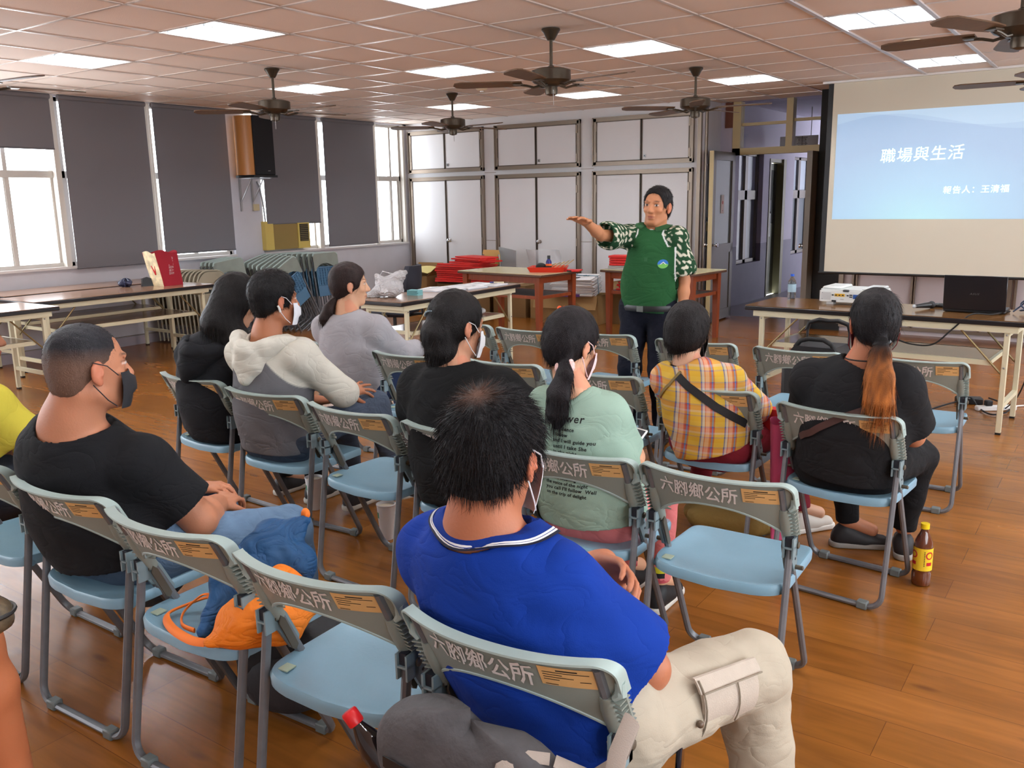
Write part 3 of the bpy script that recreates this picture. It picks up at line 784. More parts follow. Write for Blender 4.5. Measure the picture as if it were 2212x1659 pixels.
# ------------------------------------------------------------------ things on the projector table
HT = .739
t = thing('projector', 'white projector with yellow and blue sockets on the brown table', 'projector', (-1.63, 6.72, HT), R(-3))
pj = MB()
def pf(u, v):   # body outline: superellipse loops
    return None
prof = [(-.215, -.14), (-.2, -.155), (.2, -.155), (.215, -.14), (.215, .12), (.17, .16), (-.17, .16), (-.215, .12)]
pj.prism(prof, .022, .1, 'z')
pj.prism([(p[0] * .97, p[1] * .96) for p in prof], .1, .112, 'z')
pj.box(-.2, -.06, -.14, .13, .11, .13, bev=.01); pj.box(.08, .2, -.14, .13, .11, .128, bev=.01)
pj.build('case', mat('projector_white', (226, 230, 228), .35), t)
MB().box(-.17, -.12, -.12, -.06, 0, .024).box(.12, .17, -.12, -.06, 0, .024).box(-.03, .03, .1, .14, 0, .024).build('feet', M_white, t)
MB().box(-.045, .0, -.16, -.13, .095, .112, bev=.005).build('latch', mat('dark_grey_plastic', (62, 64, 66), .4), t)
MB().box(-.1, -.03, -.158, -.154, .062, .082).build('yellow_port_panel', mat('port_yellow', (226, 176, 48), .5), t)
MB().box(.03, .075, -.158, -.154, .05, .08).build('blue_port', mat('port_blue', (44, 88, 160), .5), t)
p_ = MB()
for x in (-.09, -.066, -.042, -.115, -.008): p_.box(x - .006, x + .006, -.160, -.156, .067, .075)
for z in (.058, .072): p_.box(.005, .024, -.160, -.156, z, z + .007)
for x, z in ((-.19, .085), (-.19, .04)): p_.ball((x, -.155, z), .003, 6, 4)
p_.box(-.12, -.09, -.160, -.15, .022, .034)
p_.build('sockets', M_ink, t)
MB().box(-.2, -.13, -.1565, -.1545, .035, .09).box(-.06, -.035, -.1565, -.1545, .038, .046).build('rear_plate', mat('projector_grey', (196, 198, 198), .5), t)
MB().lathe([(.04, 0), (.04, .02), (.034, .024), (0, .02)], n=20, M=T(.1, .155, .065) @ RX(-PI / 2), cap=False).build('lens', M_blk, t)

t = thing('laptop', 'open black laptop seen from behind its lid on the projector table', 'laptop', (-.82, 6.50, HT), R(-1))
MB().box(-.185, .185, .0, .25, .004, .022, bev=.004).build('base', M_blk, t)
lm = T(0, .0, .02) @ RX(R(8))
ld = MB().box(-.187, .187, -.006, .004, 0, .232, M=lm, bev=.003).build('lid', mat('laptop_black', (26, 24, 28), .3), t)
V, F = text_pts('ASUS', .022, shear=.35, sp=1.15)
wd_ = max(v[0] for v in V)
MB().add([lm @ Vector(((v[0] - wd_ / 2), -.0068, v[1] * .8 + .105)) for v in V], F).build('lid_logo', mat('logo_silver', (140, 140, 146), .3, metal=.7), t)
MB().box(-.17, .17, .0045, .0055, .02, .22, M=lm).build('screen', mat('laptop_screen', (180, 196, 220), .3, emit=.5), ld)
t = thing('microphone', 'black handheld microphone lying on the table left of the laptop', 'microphone', (-1.18, 6.5, HT + .026), R(62))
MB().lathe([(.012, 0), (.015, .05), (.021, .13), (.022, .14)], n=16, M=RY(PI / 2)).build('handle', M_blk, t)
MB().ball((.165, 0, 0), .026, 14, 10).build('grille_head', mat('mic_mesh', (60, 60, 62), .5, metal=.6, bump=.4, bscale=300), t)
MB().lathe([(.012, 0), (.014, -.012), (0, -.014)], n=12, M=RY(PI / 2), cap=False).build('end_cap', M_steel, t)
t = thing('computer_mouse', 'small black computer mouse behind the microphone', 'mouse', (-1.07, 6.74, HT), R(20))
MB().ball((0, 0, .012), (.05, .03, .018), 14, 8).build('shell', M_blk, t)
def bottle(lab, loc, h, r, liquid, cap, label_c, name='water_bottle', extra=None, group=None):
    t = thing(name, lab, 'bottle', loc, 0, group)
    prof = [(r * .75, 0), (r * .95, .004), (r, .012), (r, h * .2), (r * .93, h * .23), (r, h * .26), (r, h * .62), (r * .9, h * .72), (r * .45, h * .86), (r * .36, h * .9), (r * .36, h * .93)]
    MB().lathe(prof, n=24).build('body', liquid, t)
    MB().lathe([(r * .46, h * .92), (r * .46, h), (r * .42, h * 1.0), (0, h)], n=20, cap=False).build('cap', cap, t)
    q = MB().lathe([(r * 1.012, h * .28), (r * 1.012, h * .6)], n=24, cap=False).build('bottle_label', label_c, t)
    return t
M_clear = mat('clear_plastic', (214, 224, 230), .08, trans=.9, ior=1.2)
bottle('clear water bottle with blue cap standing left of the projector', (-2.13, 6.82, HT), .19, .031, M_clear, mat('blue_cap', (28, 86, 200), .4), mat('label_blue', (160, 190, 206), .5))
b_ = bottle('brown tea bottle with yellow cap and yellow label on the floor', (-.555, 3.6, 0), .255, .036, mat('brown_tea', (96, 48, 22), .08, spec=.6, coat=.5), mat('yellow_cap', (240, 206, 30), .4), mat('yellow_label', (236, 200, 44), .5), 'tea_bottle')
MB().lathe([(.0367, .068), (.0367, .16)], n=24, cap=False).build('label_sleeve', mat('yellow_label2', (238, 204, 50), .5), b_)
q = MB()
for a0 in (3.6, 5.3):
    V_ = []
    for k in range(7):
        a = a0 + k * .1; V_ += [(.0372 * math.cos(a), .0372 * math.sin(a), .09), (.0372 * math.cos(a), .0372 * math.sin(a), .104)]
    q.add(V_, [[2 * k, 2 * k + 2, 2 * k + 3, 2 * k + 1] for k in range(6)])
    V_ = []
    for k in range(13):
        a = 2 * PI * k / 12
        for rr in (.016, .011): V_.append((.0374 * math.cos(a0 + .3 + rr * math.cos(a) / .037), .0374 * math.sin(a0 + .3 + rr * math.cos(a) / .037), .132 + rr * math.sin(a)))
    q.add(V_, [[2 * k, 2 * k + 2, 2 * k + 3, 2 * k + 1] for k in range(12)])
q.build('label_print', mat('label_red', (196, 36, 48), .5), b_)
q = MB()
for k in range(9): q.box(-.0015 + .0, .0015, -.0378, -.0372, .088 + k * .007, .092 + k * .007, M=RZ(.35))
q.build('label_text', M_ink, b_)
def cable(name, lab, pts, r, m, seg=8):
    P = [Vector(p) for p in pts]; out = []
    for i in range(len(P) - 1):
        p0 = P[max(i - 1, 0)]; p1 = P[i]; p2 = P[i + 1]; p3 = P[min(i + 2, len(P) - 1)]
        for k in range(seg):
            s_ = k / seg
            out.append(.5 * ((2 * p1) + (p2 - p0) * s_ + (2 * p0 - 5 * p1 + 4 * p2 - p3) * s_ ** 2 + (3 * p1 - p0 - 3 * p2 + p3) * s_ ** 3))
    out.append(P[-1])
    return tag(MB().tube(out, r, 6).build(name, m), lab, 'cable')
cable('power_cable', 'black cable drooping from the laptop across the front of the table', [(-.62, 6.62, .75), (-.7, 6.38, .752), (-.8, 6.25, .76), (-.9, 6.22, .66), (-1.0, 6.2, .56), (-1.13, 6.2, .55), (-1.25, 6.22, .58), (-1.35, 6.3, .60), (-1.45, 6.34, .62)], .005, M_blkr)
cable('cable_bundle', 'tangle of black and blue cables right of the laptop', [(-.6, 6.6, .75), (-.55, 6.62, .80), (-.52, 6.6, .84), (-.56, 6.6, .80), (-.5, 6.56, .76), (-.46, 6.62, .78), (-.5, 6.66, .77), (-.56, 6.6, .76), (-.48, 6.55, .775), (-.44, 6.6, .76), (-.5, 6.62, .78)], .005, mat('blue_cable', (36, 50, 74), .5))
cable('floor_cable', 'black cable running under the table to the power adapter', [(-1.6, 5.6, .012), (-1.2, 6.3, .012), (-1.0, 6.9, .012), (-.92, 7.0, .03), (-.85, 7.05, .05), (-.78, 6.9, .015), (-.68, 6.75, .012), (-.6, 6.9, .012), (-.62, 7.1, .015), (-.75, 7.12, .05)], .006, M_blkr)
cable('hanging_cable', 'thin black cable hanging behind the right table leg', [(-.46, 6.82, .72), (-.47, 6.86, .5), (-.5, 6.86, .3), (-.55, 6.9, .12), (-.62, 6.95, .02)], .0045, M_blkr)
cable('white_cord', 'white extension cord on the floor at the right edge', [(-.68, 6.98, .012), (-.5, 7.2, .008), (-.3, 7.35, .008), (0, 7.4, .008), (.5, 7.5, .008)], .005, M_white)
t = thing('power_adapter', 'black power adapter on the floor under the projector table', 'power adapter', (-.87, 7.08, 0), R(20))
MB().box(-.09, .09, -.04, .04, 0, .05, bev=.008).build('case', M_blk, t)
t = thing('power_strip', 'white power strip with black plug on the floor by the table leg', 'power strip', (-.68, 6.95, 0), R(35))
MB().box(-.14, .14, -.025, .025, 0, .035, bev=.006).build('case', M_white, t)
MB().box(-.08, -.03, -.02, .02, .035, .075, bev=.006).build('plug', M_blk, t)

# trolley amplifier between the chairs and the table
t = thing('trolley_speaker', 'black portable trolley amplifier with pull handle behind an empty chair', 'amplifier', (-1.5, 5.42, 0), R(-4))
MB().box(-.19, .19, -.15, .15, .04, .56, bev=.03).build('body', mat('amp_black', (26, 25, 27), .5), t)
MB().prism([(-.17, .56), (-.12, .63), (.12, .63), (.17, .56)], -.12, .12, 'y').build('top_cover', mat('amp_black', (26, 25, 27), .5), t)
MB().tube([(-.12, -.1, .62), (-.09, -.1, .66), (-.04, -.1, .675), (.05, -.1, .675), (.1, -.1, .65), (.13, -.1, .6)], .014, 10).build('carry_handle', M_blkr, t)
h_ = MB()
for x in (-.13, .13): h_.tube([(x, .12, .5), (x, .12, .72)], .008, 8)
h_.tube([(-.135, .12, .70), (-.12, .12, .745), (-.06, .12, .765), (.0, .12, .76), (.06, .12, .765), (.12, .12, .745), (.135, .12, .70)], .014, 10)
h_.build('pull_handle', M_blk, t)
MB().box(-.16, .16, -.152, -.149, .1, .5).build('front_grille', mat('amp_mesh', (40, 40, 42), .6, bump=.6, bscale=400), t)
for x in (-.16, .16): MB().lathe([(.045, -.015), (.045, .015)], n=16, M=T(x, .13, .045) @ RY(PI / 2)).build('wheel', M_blkr, t)

# ------------------------------------------------------------------ things on the book table
t = thing('card_pack', 'small stack of pale turquoise cards on the book table', 'cards', (-5.03, 5.72, HT), R(8), )
for k in range(5):
    MB().box(-.055, .055, -.04, .04, k * .009, k * .009 + .008, M=RZ(random.uniform(-.12, .12))).build('card', mat('turquoise_card', (126, 190, 196), .6), t)
def open_book(name, lab, loc, rz, w_, l_, th, spread=True):
    t = thing(name, lab, 'book', loc, rz, 'open white booklets on the book table')
    for s_ in (-1, 1):
        def fn(u, v, s_=s_): return (s_ * w_ * u, l_ * (v - .5), .003 + th * (1 - (1 - u) ** 3) * (1 - u * .45) * 1.5)
        MB().grid(fn, 10, 3, thick=lambda u, v: (0, 0, -.0005 - th * (1 - (1 - u) ** 3) * (1 - u * .45) * 1.5)).build('page_block', M_paper, t)
    MB().box(-w_ - .004, w_ + .004, -l_ / 2 - .003, l_ / 2 + .003, 0, .003).build('cover', mat('book_cover', (170, 186, 204), .5), t)
    q = MB()
    for s_ in (-1, 1):
        for k in range(9):
            x0, x1 = sorted((s_ * w_ * .25, s_ * w_ * random.uniform(.6, .85))); q.box(x0, x1, -l_ * .38 + k * l_ * .085, -l_ * .38 + k * l_ * .085 + .0025, th * 1.12 + .0032, th * 1.12 + .0036)
    q.build('print', mat('print_grey', (120, 124, 132), .7), t)
open_book('open_booklet', 'open white booklet with a curled page nearest the turquoise cards', (-5.07, 6.14, HT), R(14), .19, .27, .016)
open_book('open_booklet', 'open white booklet in the middle of the book table', (-5.05, 6.43, HT), R(-6), .18, .26, .010)
open_book('open_booklet', 'open white booklet at the far end of the table before the pen', (-5.02, 6.72, HT), R(6), .18, .24, .006)
t = thing('marker_pen', 'cream marker pen with a blue cap at the far end of the book table', 'pen', (-5.04, 6.89, HT + .008), R(20))
MB().tube([(0, 0, 0), (.1, 0, 0)], .007, 10).build('barrel', mat('pen_cream', (220, 210, 180), .4), t)
MB().tube([(-.04, 0, 0), (0, 0, 0)], .008, 10).build('pen_cap', mat('pen_blue', (60, 66, 120), .4), t)
t = tag(MB().ball((0, 0, .03), (.05, .035, .028), 12, 8).build('tissue_roll', M_white, loc=(-5.0, 6.62, .475)), 'small white roll on the shelf under the book table', 'tissue roll')

# office chair behind the book table
t = thing('office_chair', 'black swivel office chair behind the book table', 'office chair', (-5.95, 6.45, 0), R(110))
def bk(u, v): x = (u - .5) * .42 * (1 - .3 * (2 * v - 1) ** 2); return (x, -.2 - .05 * math.cos(PI * (u - .5)) - .04 * v, .56 + .36 * v)
MB().grid(bk, 12, 12, thick=lambda u, v: (0, .05, 0)).build('backrest', mat('navy_fabric', (30, 30, 40), .8), t)
MB().box(-.23, .23, -.2, .22, .43, .5, bev=.03).build('seat', mat('navy_fabric', (30, 30, 40), .8), t)
MB().tube([(0, -.1, .42), (0, -.3, .45), (0, -.27, .62)], .018, 8).build('back_stem', M_blk, t)
MB().lathe([(.03, .12), (.03, .3), (.018, .3), (.018, .43)], n=14).build('gas_column', M_blk, t)
q = MB()
for k in range(5):
    a = 2 * PI * k / 5 + .3; q.tube([(0, 0, .13), (.14 * math.cos(a), .14 * math.sin(a), .12), (.29 * math.cos(a), .29 * math.sin(a), .08)], [.03, .024, .018], 8)
q.build('star_base', M_blk, t)
for k in range(5):
    a = 2 * PI * k / 5 + .3
    MB().lathe([(.028, -.022), (.03, 0), (.028, .022)], n=14, M=T(.3 * math.cos(a), .3 * math.sin(a), .03) @ RZ(a) @ RX(PI / 2)).build('castor', M_blk, t)
q = MB()
for s_ in (-1, 1): q.tube([(s_ * .2, 0, .44), (s_ * .29, 0, .47), (s_ * .3, 0, .66)], .012, 8); q.box(s_ * .3 - .03, s_ * .3 + .03, -.12, .12, .655, .68, bev=.01)
q.build('armrest', mat('grey_plastic', (110, 108, 100), .5), t)

# ------------------------------------------------------------------ wooden tables, cartons, papers at the back
def wood_table(lab, c, rz, L_, W_, h, tray=True):
    t = thing('wooden_table', lab, 'table', (c[0], c[1], 0), rz, 'old red-brown wooden tables')
    a, b_ = L_ / 2, W_ / 2
    MB().box(-a, a, -b_, b_, h - .006, h).build('tabletop', mat('cream_laminate', (206, 196, 156), .2), t)
    MB().box(-a - .006, a + .006, -b_ - .006, b_ + .006, h - .03, h - .006, bev=.004).build('edge', mat('dark_wood_edge', (84, 56, 40), .45), t)
    q = MB()
    for s_ in (-1, 1):
        q.box(-a + .08, a - .08, s_ * (b_ - .06) - .012, s_ * (b_ - .06) + .012, h - .1, h - .03); q.box(s_ * (a - .08) - .012, s_ * (a - .08) + .012, -b_ + .06, b_ - .06, h - .1, h - .03)
        q.box(-a + .08, a - .08, s_ * (b_ - .06) - .012, s_ * (b_ - .06) + .012, h - .27, h - .235); q.box(s_ * (a - .08) - .012, s_ * (a - .08) + .012, -b_ + .06, b_ - .06, h - .27, h - .235)
    q.build('apron', M_wood, t)
    for sx in (-1, 1):
        for sy in (-1, 1):
            x, y = sx * (a - .08), sy * (b_ - .06)
            MB().add([(x + d * k, y + e * k, z) for z, k in ((0, .024), (h - .03, .034)) for d, e in ((-1, -1), (1, -1), (1, 1), (-1, 1))], [[0, 1, 5, 4], [1, 2, 6, 5], [2, 3, 7, 6], [3, 0, 4, 7], [3, 2, 1, 0], [4, 5, 6, 7]]).build('leg', M_wood, t)
    MB().box(-a + .08, a - .08, -b_ + .06, b_ - .06, h - .255, h - .24).build('shelf', mat('shelf_grey', (92, 84, 80), .6), t)
    return t
wood_table('old red-brown wooden table with cream top holding a red tray', (-5.63, 8.17), R(-6), 1.22, .70, .75)
wood_table('second old wooden table with cream top, half hidden behind the presenter', (-4.22, 8.92), R(-6), 1.2, .66, .75)
HW = .75
t = thing('red_tray', 'red plastic tray of brushes and ink on the wooden table', 'tray', (-5.24, 8.18, HW), R(24))
q = MB()
q.box(-.18, .18, -.13, .13, 0, .006)
q.add([(-.18, -.13, 0), (.18, -.13, 0), (.18, .13, 0), (-.18, .13, 0), (-.21, -.16, .055), (.21, -.16, .055), (.21, .16, .055), (-.21, .16, .055), (-.2, -.15, .055), (.2, -.15, .055), (.2, .15, .055), (-.2, .15, .055), (-.172, -.122, .006), (.172, -.122, .006), (.172, .122, .006), (-.172, .122, .006)],
      [[0, 1, 5, 4], [1, 2, 6, 5], [2, 3, 7, 6], [3, 0, 4, 7], [4, 5, 9, 8], [5, 6, 10, 9], [6, 7, 11, 10], [7, 4, 8, 11], [9, 13, 12, 8], [10, 14, 13, 9], [11, 15, 14, 10], [8, 12, 15, 11]])
q.build('tray_body', mat('red_tray_plastic', (212, 54, 34), .35), t)
q = MB()
for k in range(6): q.tube([(-.1 + .05 * k, -.05 + .02 * (k % 3), .03), (.02 + .05 * k, .1, .07 + .01 * k)], .005, 6)
q.build('brush_handle', mat('bamboo', (176, 150, 96), .5), t)
q = MB()
q.ball((-.08, .0, .05), (.06, .045, .045), 12, 8); q.ball((.0, -.02, .035), (.04, .03, .03), 12, 8)
q.build('ink_cloth', mat('ink_cloth', (24, 24, 26), .8), t)
t = thing('red_folder', 'thin red folder sticking out at the right end of the wooden table', 'folder', (-5.08, 8.3, HW + .001), R(18))
MB().box(-.16, .16, -.1, .1, 0, .012).build('cover', M_red, t); MB().box(.03, .08, -.102, -.098, .0, .014).build('clip', M_blk, t)
t = thing('ink_bottle', 'dark blue ink bottle with orange label standing in the red tray', 'bottle', (-5.22, 8.16, HW + .012), 0)
MB().lathe([(.03, 0), (.032, .004), (.032, .095), (.02, .118), (.014, .125), (.014, .13)], n=20).build('body', mat('ink_blue', (38, 40, 110), .25), t)
MB().lathe([(.018, .128), (.018, .16), (.016, .164), (0, .164)], n=16, cap=False).build('cap', M_blk, t)
MB().lathe([(.0326, .02), (.0326, .075)], n=20, cap=False).build('bottle_label', mat('orange_label', (232, 110, 40), .5), t)
MB().lathe([(.033, .03), (.033, .052)], n=20, cap=False).build('label_band', M_ink, t)

def carton(lab, c, rz, dx, dy, h, m, flaps=(), group='cardboard cartons on the floor', mark=None, fill=None):
    t = thing('cardboard_box', lab, 'box', (c[0], c[1], c[2] if len(c) > 2 else 0), rz, group)
    q = MB(); a, b_ = dx / 2, dy / 2; k = .004
    q.box(-a, a, -b_, b_, 0, .006)
    q.box(-a, -a + k, -b_, b_, 0, h); q.box(a - k, a, -b_, b_, 0, h); q.box(-a, a, -b_, -b_ + k, 0, h); q.box(-a, a, b_ - k, b_, 0, h)
    if not flaps: q.box(-a, a, -b_, b_, h - .005, h)
    q.build('box_body', m, t)
    for f in flaps:
        ax, s_, an = f
        if ax == 'x': MB().box(0, .004, -b_, b_, 0, dx * .42, M=T(s_ * a, 0, h) @ RY(R(an))).build('flap', m, t)
        else: MB().box(-a, a, 0, .004, 0, dy * .42, M=T(0, s_ * b_, h) @ RX(R(an))).build('flap', m, t)
    if not flaps: MB().box(-.03, .03, -b_ - .0005, b_ + .0005, h, h + .0008).build('tape', mat('packing_tape', (166, 134, 90), .3), t)
    if mark: 
        q = MB(); x, z, s = mark
        q.box(x - s, x + s, -b_ - .0015, -b_, z - s * 1.5, z + s * 1.5); q.build('red_mark', mat('red_print', (186, 56, 44), .6), t)
        q = MB(); q.box(x - s * .5, x + s * .5, -b_ - .0025, -b_ - .001, z + s * .3, z + s * .8); q.box(x - s * .5, x + s * .5, -b_ - .0025, -b_ - .001, z - s * .8, z - s * .3)
        q.build('mark_cutout', m, t)
    if fill: MB().box(-a + .01, a - .01, -b_ + .01, b_ - .01, h - .06, h - .02).build('contents', fill, t)
    return t
carton('open cardboard box carrying the tied white papers, with a red printed mark', (-5.72, 9.5), R(6), .86, .42, .36, M_card, flaps=(('y', -1, 160),), mark=(-.08, .2, .03))
carton('plain cardboard box beneath the far left end of the wooden table', (-6.72, 9.75), R(4), .5, .5, .42, M_card2, mark=None)
carton('long brown cardboard box under the middle of the wooden table', (-6.15, 9.72), R(-3), .46, .4, .3, M_card)
carton('open cardboard box holding a pile of red papers', (-7.45, 9.62), R(3), .75, .5, .42, M_card2, flaps=(('x', -1, 35), ('x', 1, -30)), fill=M_card)
carton('narrow cardboard box with yellow sheet on top beside the corner cabinet', (-8.3, 9.6), R(8), .42, .4, .5, M_card, flaps=(('x', 1, 50), ('y', 1, -20)))
carton('low cardboard box on the floor behind the black office chair', (-7.0, 8.9), R(12), .55, .42, .32, M_card2)
carton('tall brown box behind the second wooden table', (-4.95, 9.75), R(-8), .5, .4, .52, M_card2, flaps=(('x', 1, 65), ('y', -1, 140)))
t = thing('yellow_sheet', 'folded yellow sheet lying on the narrow carton by the corner', 'paper', (-8.3, 9.6, .53), R(8))
MB().grid(lambda u, v: ((u - .5) * .42, (v - .5) * .36, .03 * math.sin(u * 3) + .05 * v), 8, 5, thick=lambda u, v: (0, 0, .006)).build('sheet', mat('yellow_paper', (222, 206, 130), .7), t)
# red paper piles
def pile(name, lab, cat, loc, rz, dx, dy, n, th, m, jit=.02, tilt=0, group=None):
    t = thing(name, lab, cat, loc, rz, group); rg = random.Random(int(abs(loc[0] * 100)))
    for k in range(n):
        M = RX(tilt) @ T(rg.uniform(-jit, jit), rg.uniform(-jit, jit), k * th) @ RZ(rg.uniform(-.1, .1))
        MB().box(-dx / 2, dx / 2, -dy / 2, dy / 2, 0, th * .86, M=M, bev=.002).build('sheet_bundle', m, t)
    return t
pile('red_paper_pile', 'tall pile of red papers spilling over the open carton, left of the wooden table', 'paper pile', (-7.42, 9.5, .44), R(5), .72, .42, 9, .028, mat('red_paper', (206, 34, 28), .55), .02, -.06, 'piles of red paper')
pile('red_paper_pile', 'small pile of red papers heaped askew on top of the tall red pile', 'paper pile', (-7.25, 9.52, .70), R(-14), .62, .3, 4, .022, mat('red_paper', (206, 34, 28), .55), .05, .0, 'piles of red paper')
pile('red_paper_pile', 'small stack of red folded cloths and papers on the second wooden table', 'paper pile', (-4.66, 8.78, HW + .045), R(10), .22, .2, 4, .028, mat('red_paper', (206, 34, 28), .55), .012, 0, 'piles of red paper')
pile('paper_pile', 'thin pile of grey-white papers under the red stack on the second wooden table', 'paper pile', (-4.66, 8.78, HW), R(6), .24, .2, 3, .014, mat('grey_paper', (186, 184, 180), .8), .008)
pile('red_paper_pile', 'red papers on the shelf of the second wooden table', 'paper pile', (-4.45, 8.9, .512), R(-6), .5, .3, 4, .025, mat('red_paper', (206, 34, 28), .55), .02, 0, 'piles of red paper')
t = pile('tied_paper_stack', 'thick stack of white papers tied with blue string and inked characters', 'paper stack', (-5.62, 9.42, .37), R(14), .54, .36, 13, .017, M_paper, .012, R(7))
q = MB(); z1_ = 13 * .017
M = RX(R(7))
q.tube([M @ Vector(p) for p in ((-.28, 0, z1_ + .006), (0, .02, z1_ + .008), (.28, 0, z1_ + .006), (.285, 0, .0))], .0045, 6)
q.tube([M @ Vector(p) for p in ((0, -.19, 0), (.02, -.19, z1_ + .004), (0, .02, z1_ + .01), (-.02, .19, z1_ + .004))], .0045, 6)
q.build('string', mat('teal_string', (70, 120, 140), .6), t)
q = MB(); rg = random.Random(4)
for cx_, cy_ in ((.12, .03), (.04, -.1)):
    for k in range(5):
        a = rg.uniform(0, PI); l_ = rg.uniform(.02, .04); x = cx_ + rg.uniform(-.025, .025); y = cy_ + rg.uniform(-.02, .02)
        q.box(-l_, l_, -.005, .005, z1_ + .001, z1_ + .003, M=M @ T(x, y, 0) @ RZ(a))
q.build('inked_characters', M_ink, t)
MB().box(-.26, .1, -.2, -.19, -.02, .012).build('purple_strip', mat('purple_strip', (92, 52, 120), .5), t)
t = thing('wooden_chair', 'chair with pale wooden backrest among the red papers against the cabinet', 'chair', (-7.2, 9.95, 0), R(180))
MB().grid(lambda u, v: ((u - .5) * .3 * (1 - .15 * v ** 4), .15 - .02 * math.cos(PI * (u - .5)), .66 + .2 * v), 10, 6, thick=lambda u, v: (0, .012, 0)).build('backrest', mat('pale_plywood', (208, 172, 104), .4), t)
MB().box(-.19, .19, -.2, .16, .42, .44, bev=.008).build('seat', mat('pale_plywood', (208, 172, 104), .4), t)
for sx in (-1, 1):
    for sy in (-1, 1): MB().tube([(sx * .18, sy * .17, 0), (sx * .16, sy * .14, .42)] + ([(sx * .13, .16, .8)] if sy > 0 else []), .011, 8).build('leg', M_steel, t)
t = tag(MB().grid(lambda u, v: (.26 * u, .04 * math.sin(2 * u), .3 * v - .05 * u), 6, 6, thick=lambda u, v: (0, .006, 0)).build('grey_folder', mat('grey_plastic_sheet', (150, 154, 156), .3), loc=(-7.12, 9.86, .6)), 'grey plastic folder leaning beside the pale wooden chair back', 'folder')
t = tag(MB().grid(lambda u, v: (.5 * (u - .5), .06 * math.sin(6 * u + 3 * v), .38 * v), 14, 10, thick=lambda u, v: (0, .01 + .03 * math.sin(PI * v), 0)).build('clear_plastic_bag', mat('clear_film', (206, 206, 210), .2, alpha=.35, bump=.5, bscale=14), loc=(-6.35, 9.75, .5)), 'clear plastic bag of red items behind the wooden table', 'plastic bag')

# ------------------------------------------------------------------ things on the left tables
t = thing('carrier_bag', 'open red non-woven carrier bag with patterned side and Chinese lettering', 'bag', (-8.02, 5.34, HT), R(94))
q = MB()
def side(p0, p1, p2, p3, k=9):
    V_ = [[Vector(p0).lerp(Vector(p1), u / (k - 1)).lerp(Vector(p3).lerp(Vector(p2), u / (k - 1)), v / (k - 1)) for u in range(k)] for v in range(k)]
    return V_
bw, bd, bh = .115, .085, .34
lean = .03
def bagside(a, b_, nm, m, top=bh):
    def fn(u, v):
        x = a[0] + (b_[0] - a[0]) * u; y = a[1] + (b_[1] - a[1]) * u; s_ = 1 + .12 * v
        return (x * s_ - lean * v * 2, y * s_ + .01 * math.sin(5 * u + 3 * v) * v, top * v + .012 * math.sin(u * 6) * v)
    n_ = Vector((b_[1] - a[1], a[0] - b_[0], 0)).normalized() * .003
    return MB().grid(fn, 10, 8, thick=lambda u, v: n_).build(nm, m, t)
M_bagr = mat('red_nonwoven', (160, 26, 44), .75, bump=.3, bscale=300)
bagside((-bw, -bd), (bw, -bd), 'front_panel', M_bagr); bagside((bw, bd), (-bw, bd), 'rear_panel', M_bagr); bagside((bw, -bd), (bw, bd), 'right_panel', M_bagr)
bagside((-bw, bd), (-bw, -bd), 'patterned_panel', mat('cream_floral', (222, 206, 168), .7, var=.35, vscale=14))
MB().box(-bw, bw, -bd, bd, 0, .006).build('bottom', M_bagr, t)
q = MB()
q.tube([(-bw * 1.2, -.03, .3), (-bw * 1.35, -.03, .2), (-bw * 1.3, -.02, .12), (-bw * 1.35, .02, .2), (-bw * 1.2, .03, .3)], .009, 6)
q.build('bag_strap', mat('strap_red', (200, 40, 50), .7), t)
V, F = text_pts('自由行走人生\n社會局宣導品', .030)
V2 = [Vector((v[1], -v[0], 0)) for v in V]   # columns run down
q = MB(); q.add([(.02 + v[1] * 1.0 - lean * 1.2, -bd * 1.08 - .008, .29 - v[0] * 1.0) for v in V], F); q.build('bag_lettering', mat('faded_white', (220, 196, 196), .7), t)
t = thing('tape_dispenser', 'black tape dispenser on the table left of the red bag', 'tape dispenser', (-8.12, 5.2, HT), R(70))
MB().prism([(-.08, 0), (.08, 0), (.075, .05), (.03, .07), (-.02, .09), (-.07, .075)], -.03, .03, 'y').build('body', M_blk, t)
MB().lathe([(.03, -.02), (.03, .02)], n=18, M=T(-.03, 0, .055) @ RX(PI / 2)).build('tape_roll', mat('tape_clear', (190, 196, 200), .2), t)
t = thing('crumpled_bag', 'small crumpled dark blue plastic bag on the table left of the red bag', 'plastic bag', (-8.25, 5.02, HT), 0)
rg = random.Random(9)
def cr(u, v):
    a = 2 * PI * u; b2 = PI * (v - .5); r_ = 1 + .3 * math.sin(3 * a + 5 * v) * math.cos(b2) + .2 * math.sin(7 * a + 2)
    return (.075 * r_ * math.cos(a) * math.cos(b2), .055 * r_ * math.sin(a) * math.cos(b2), .04 + .038 * math.sin(b2) * (1 + .3 * math.sin(5 * a)))
MB().grid(cr, 40, 14, closed_u=True, smooth=False).build('film', mat('navy_film', (44, 50, 76), .25, bump=.8, bscale=30), t)
MB().grid(lambda u, v: (-.05 - .08 * u, .02 + .03 * v * (1 - u), .05 + .02 * u), 5, 4, thick=lambda u, v: (0, 0, .003)).build('corner', mat('grey_film', (150, 156, 170), .25), t)
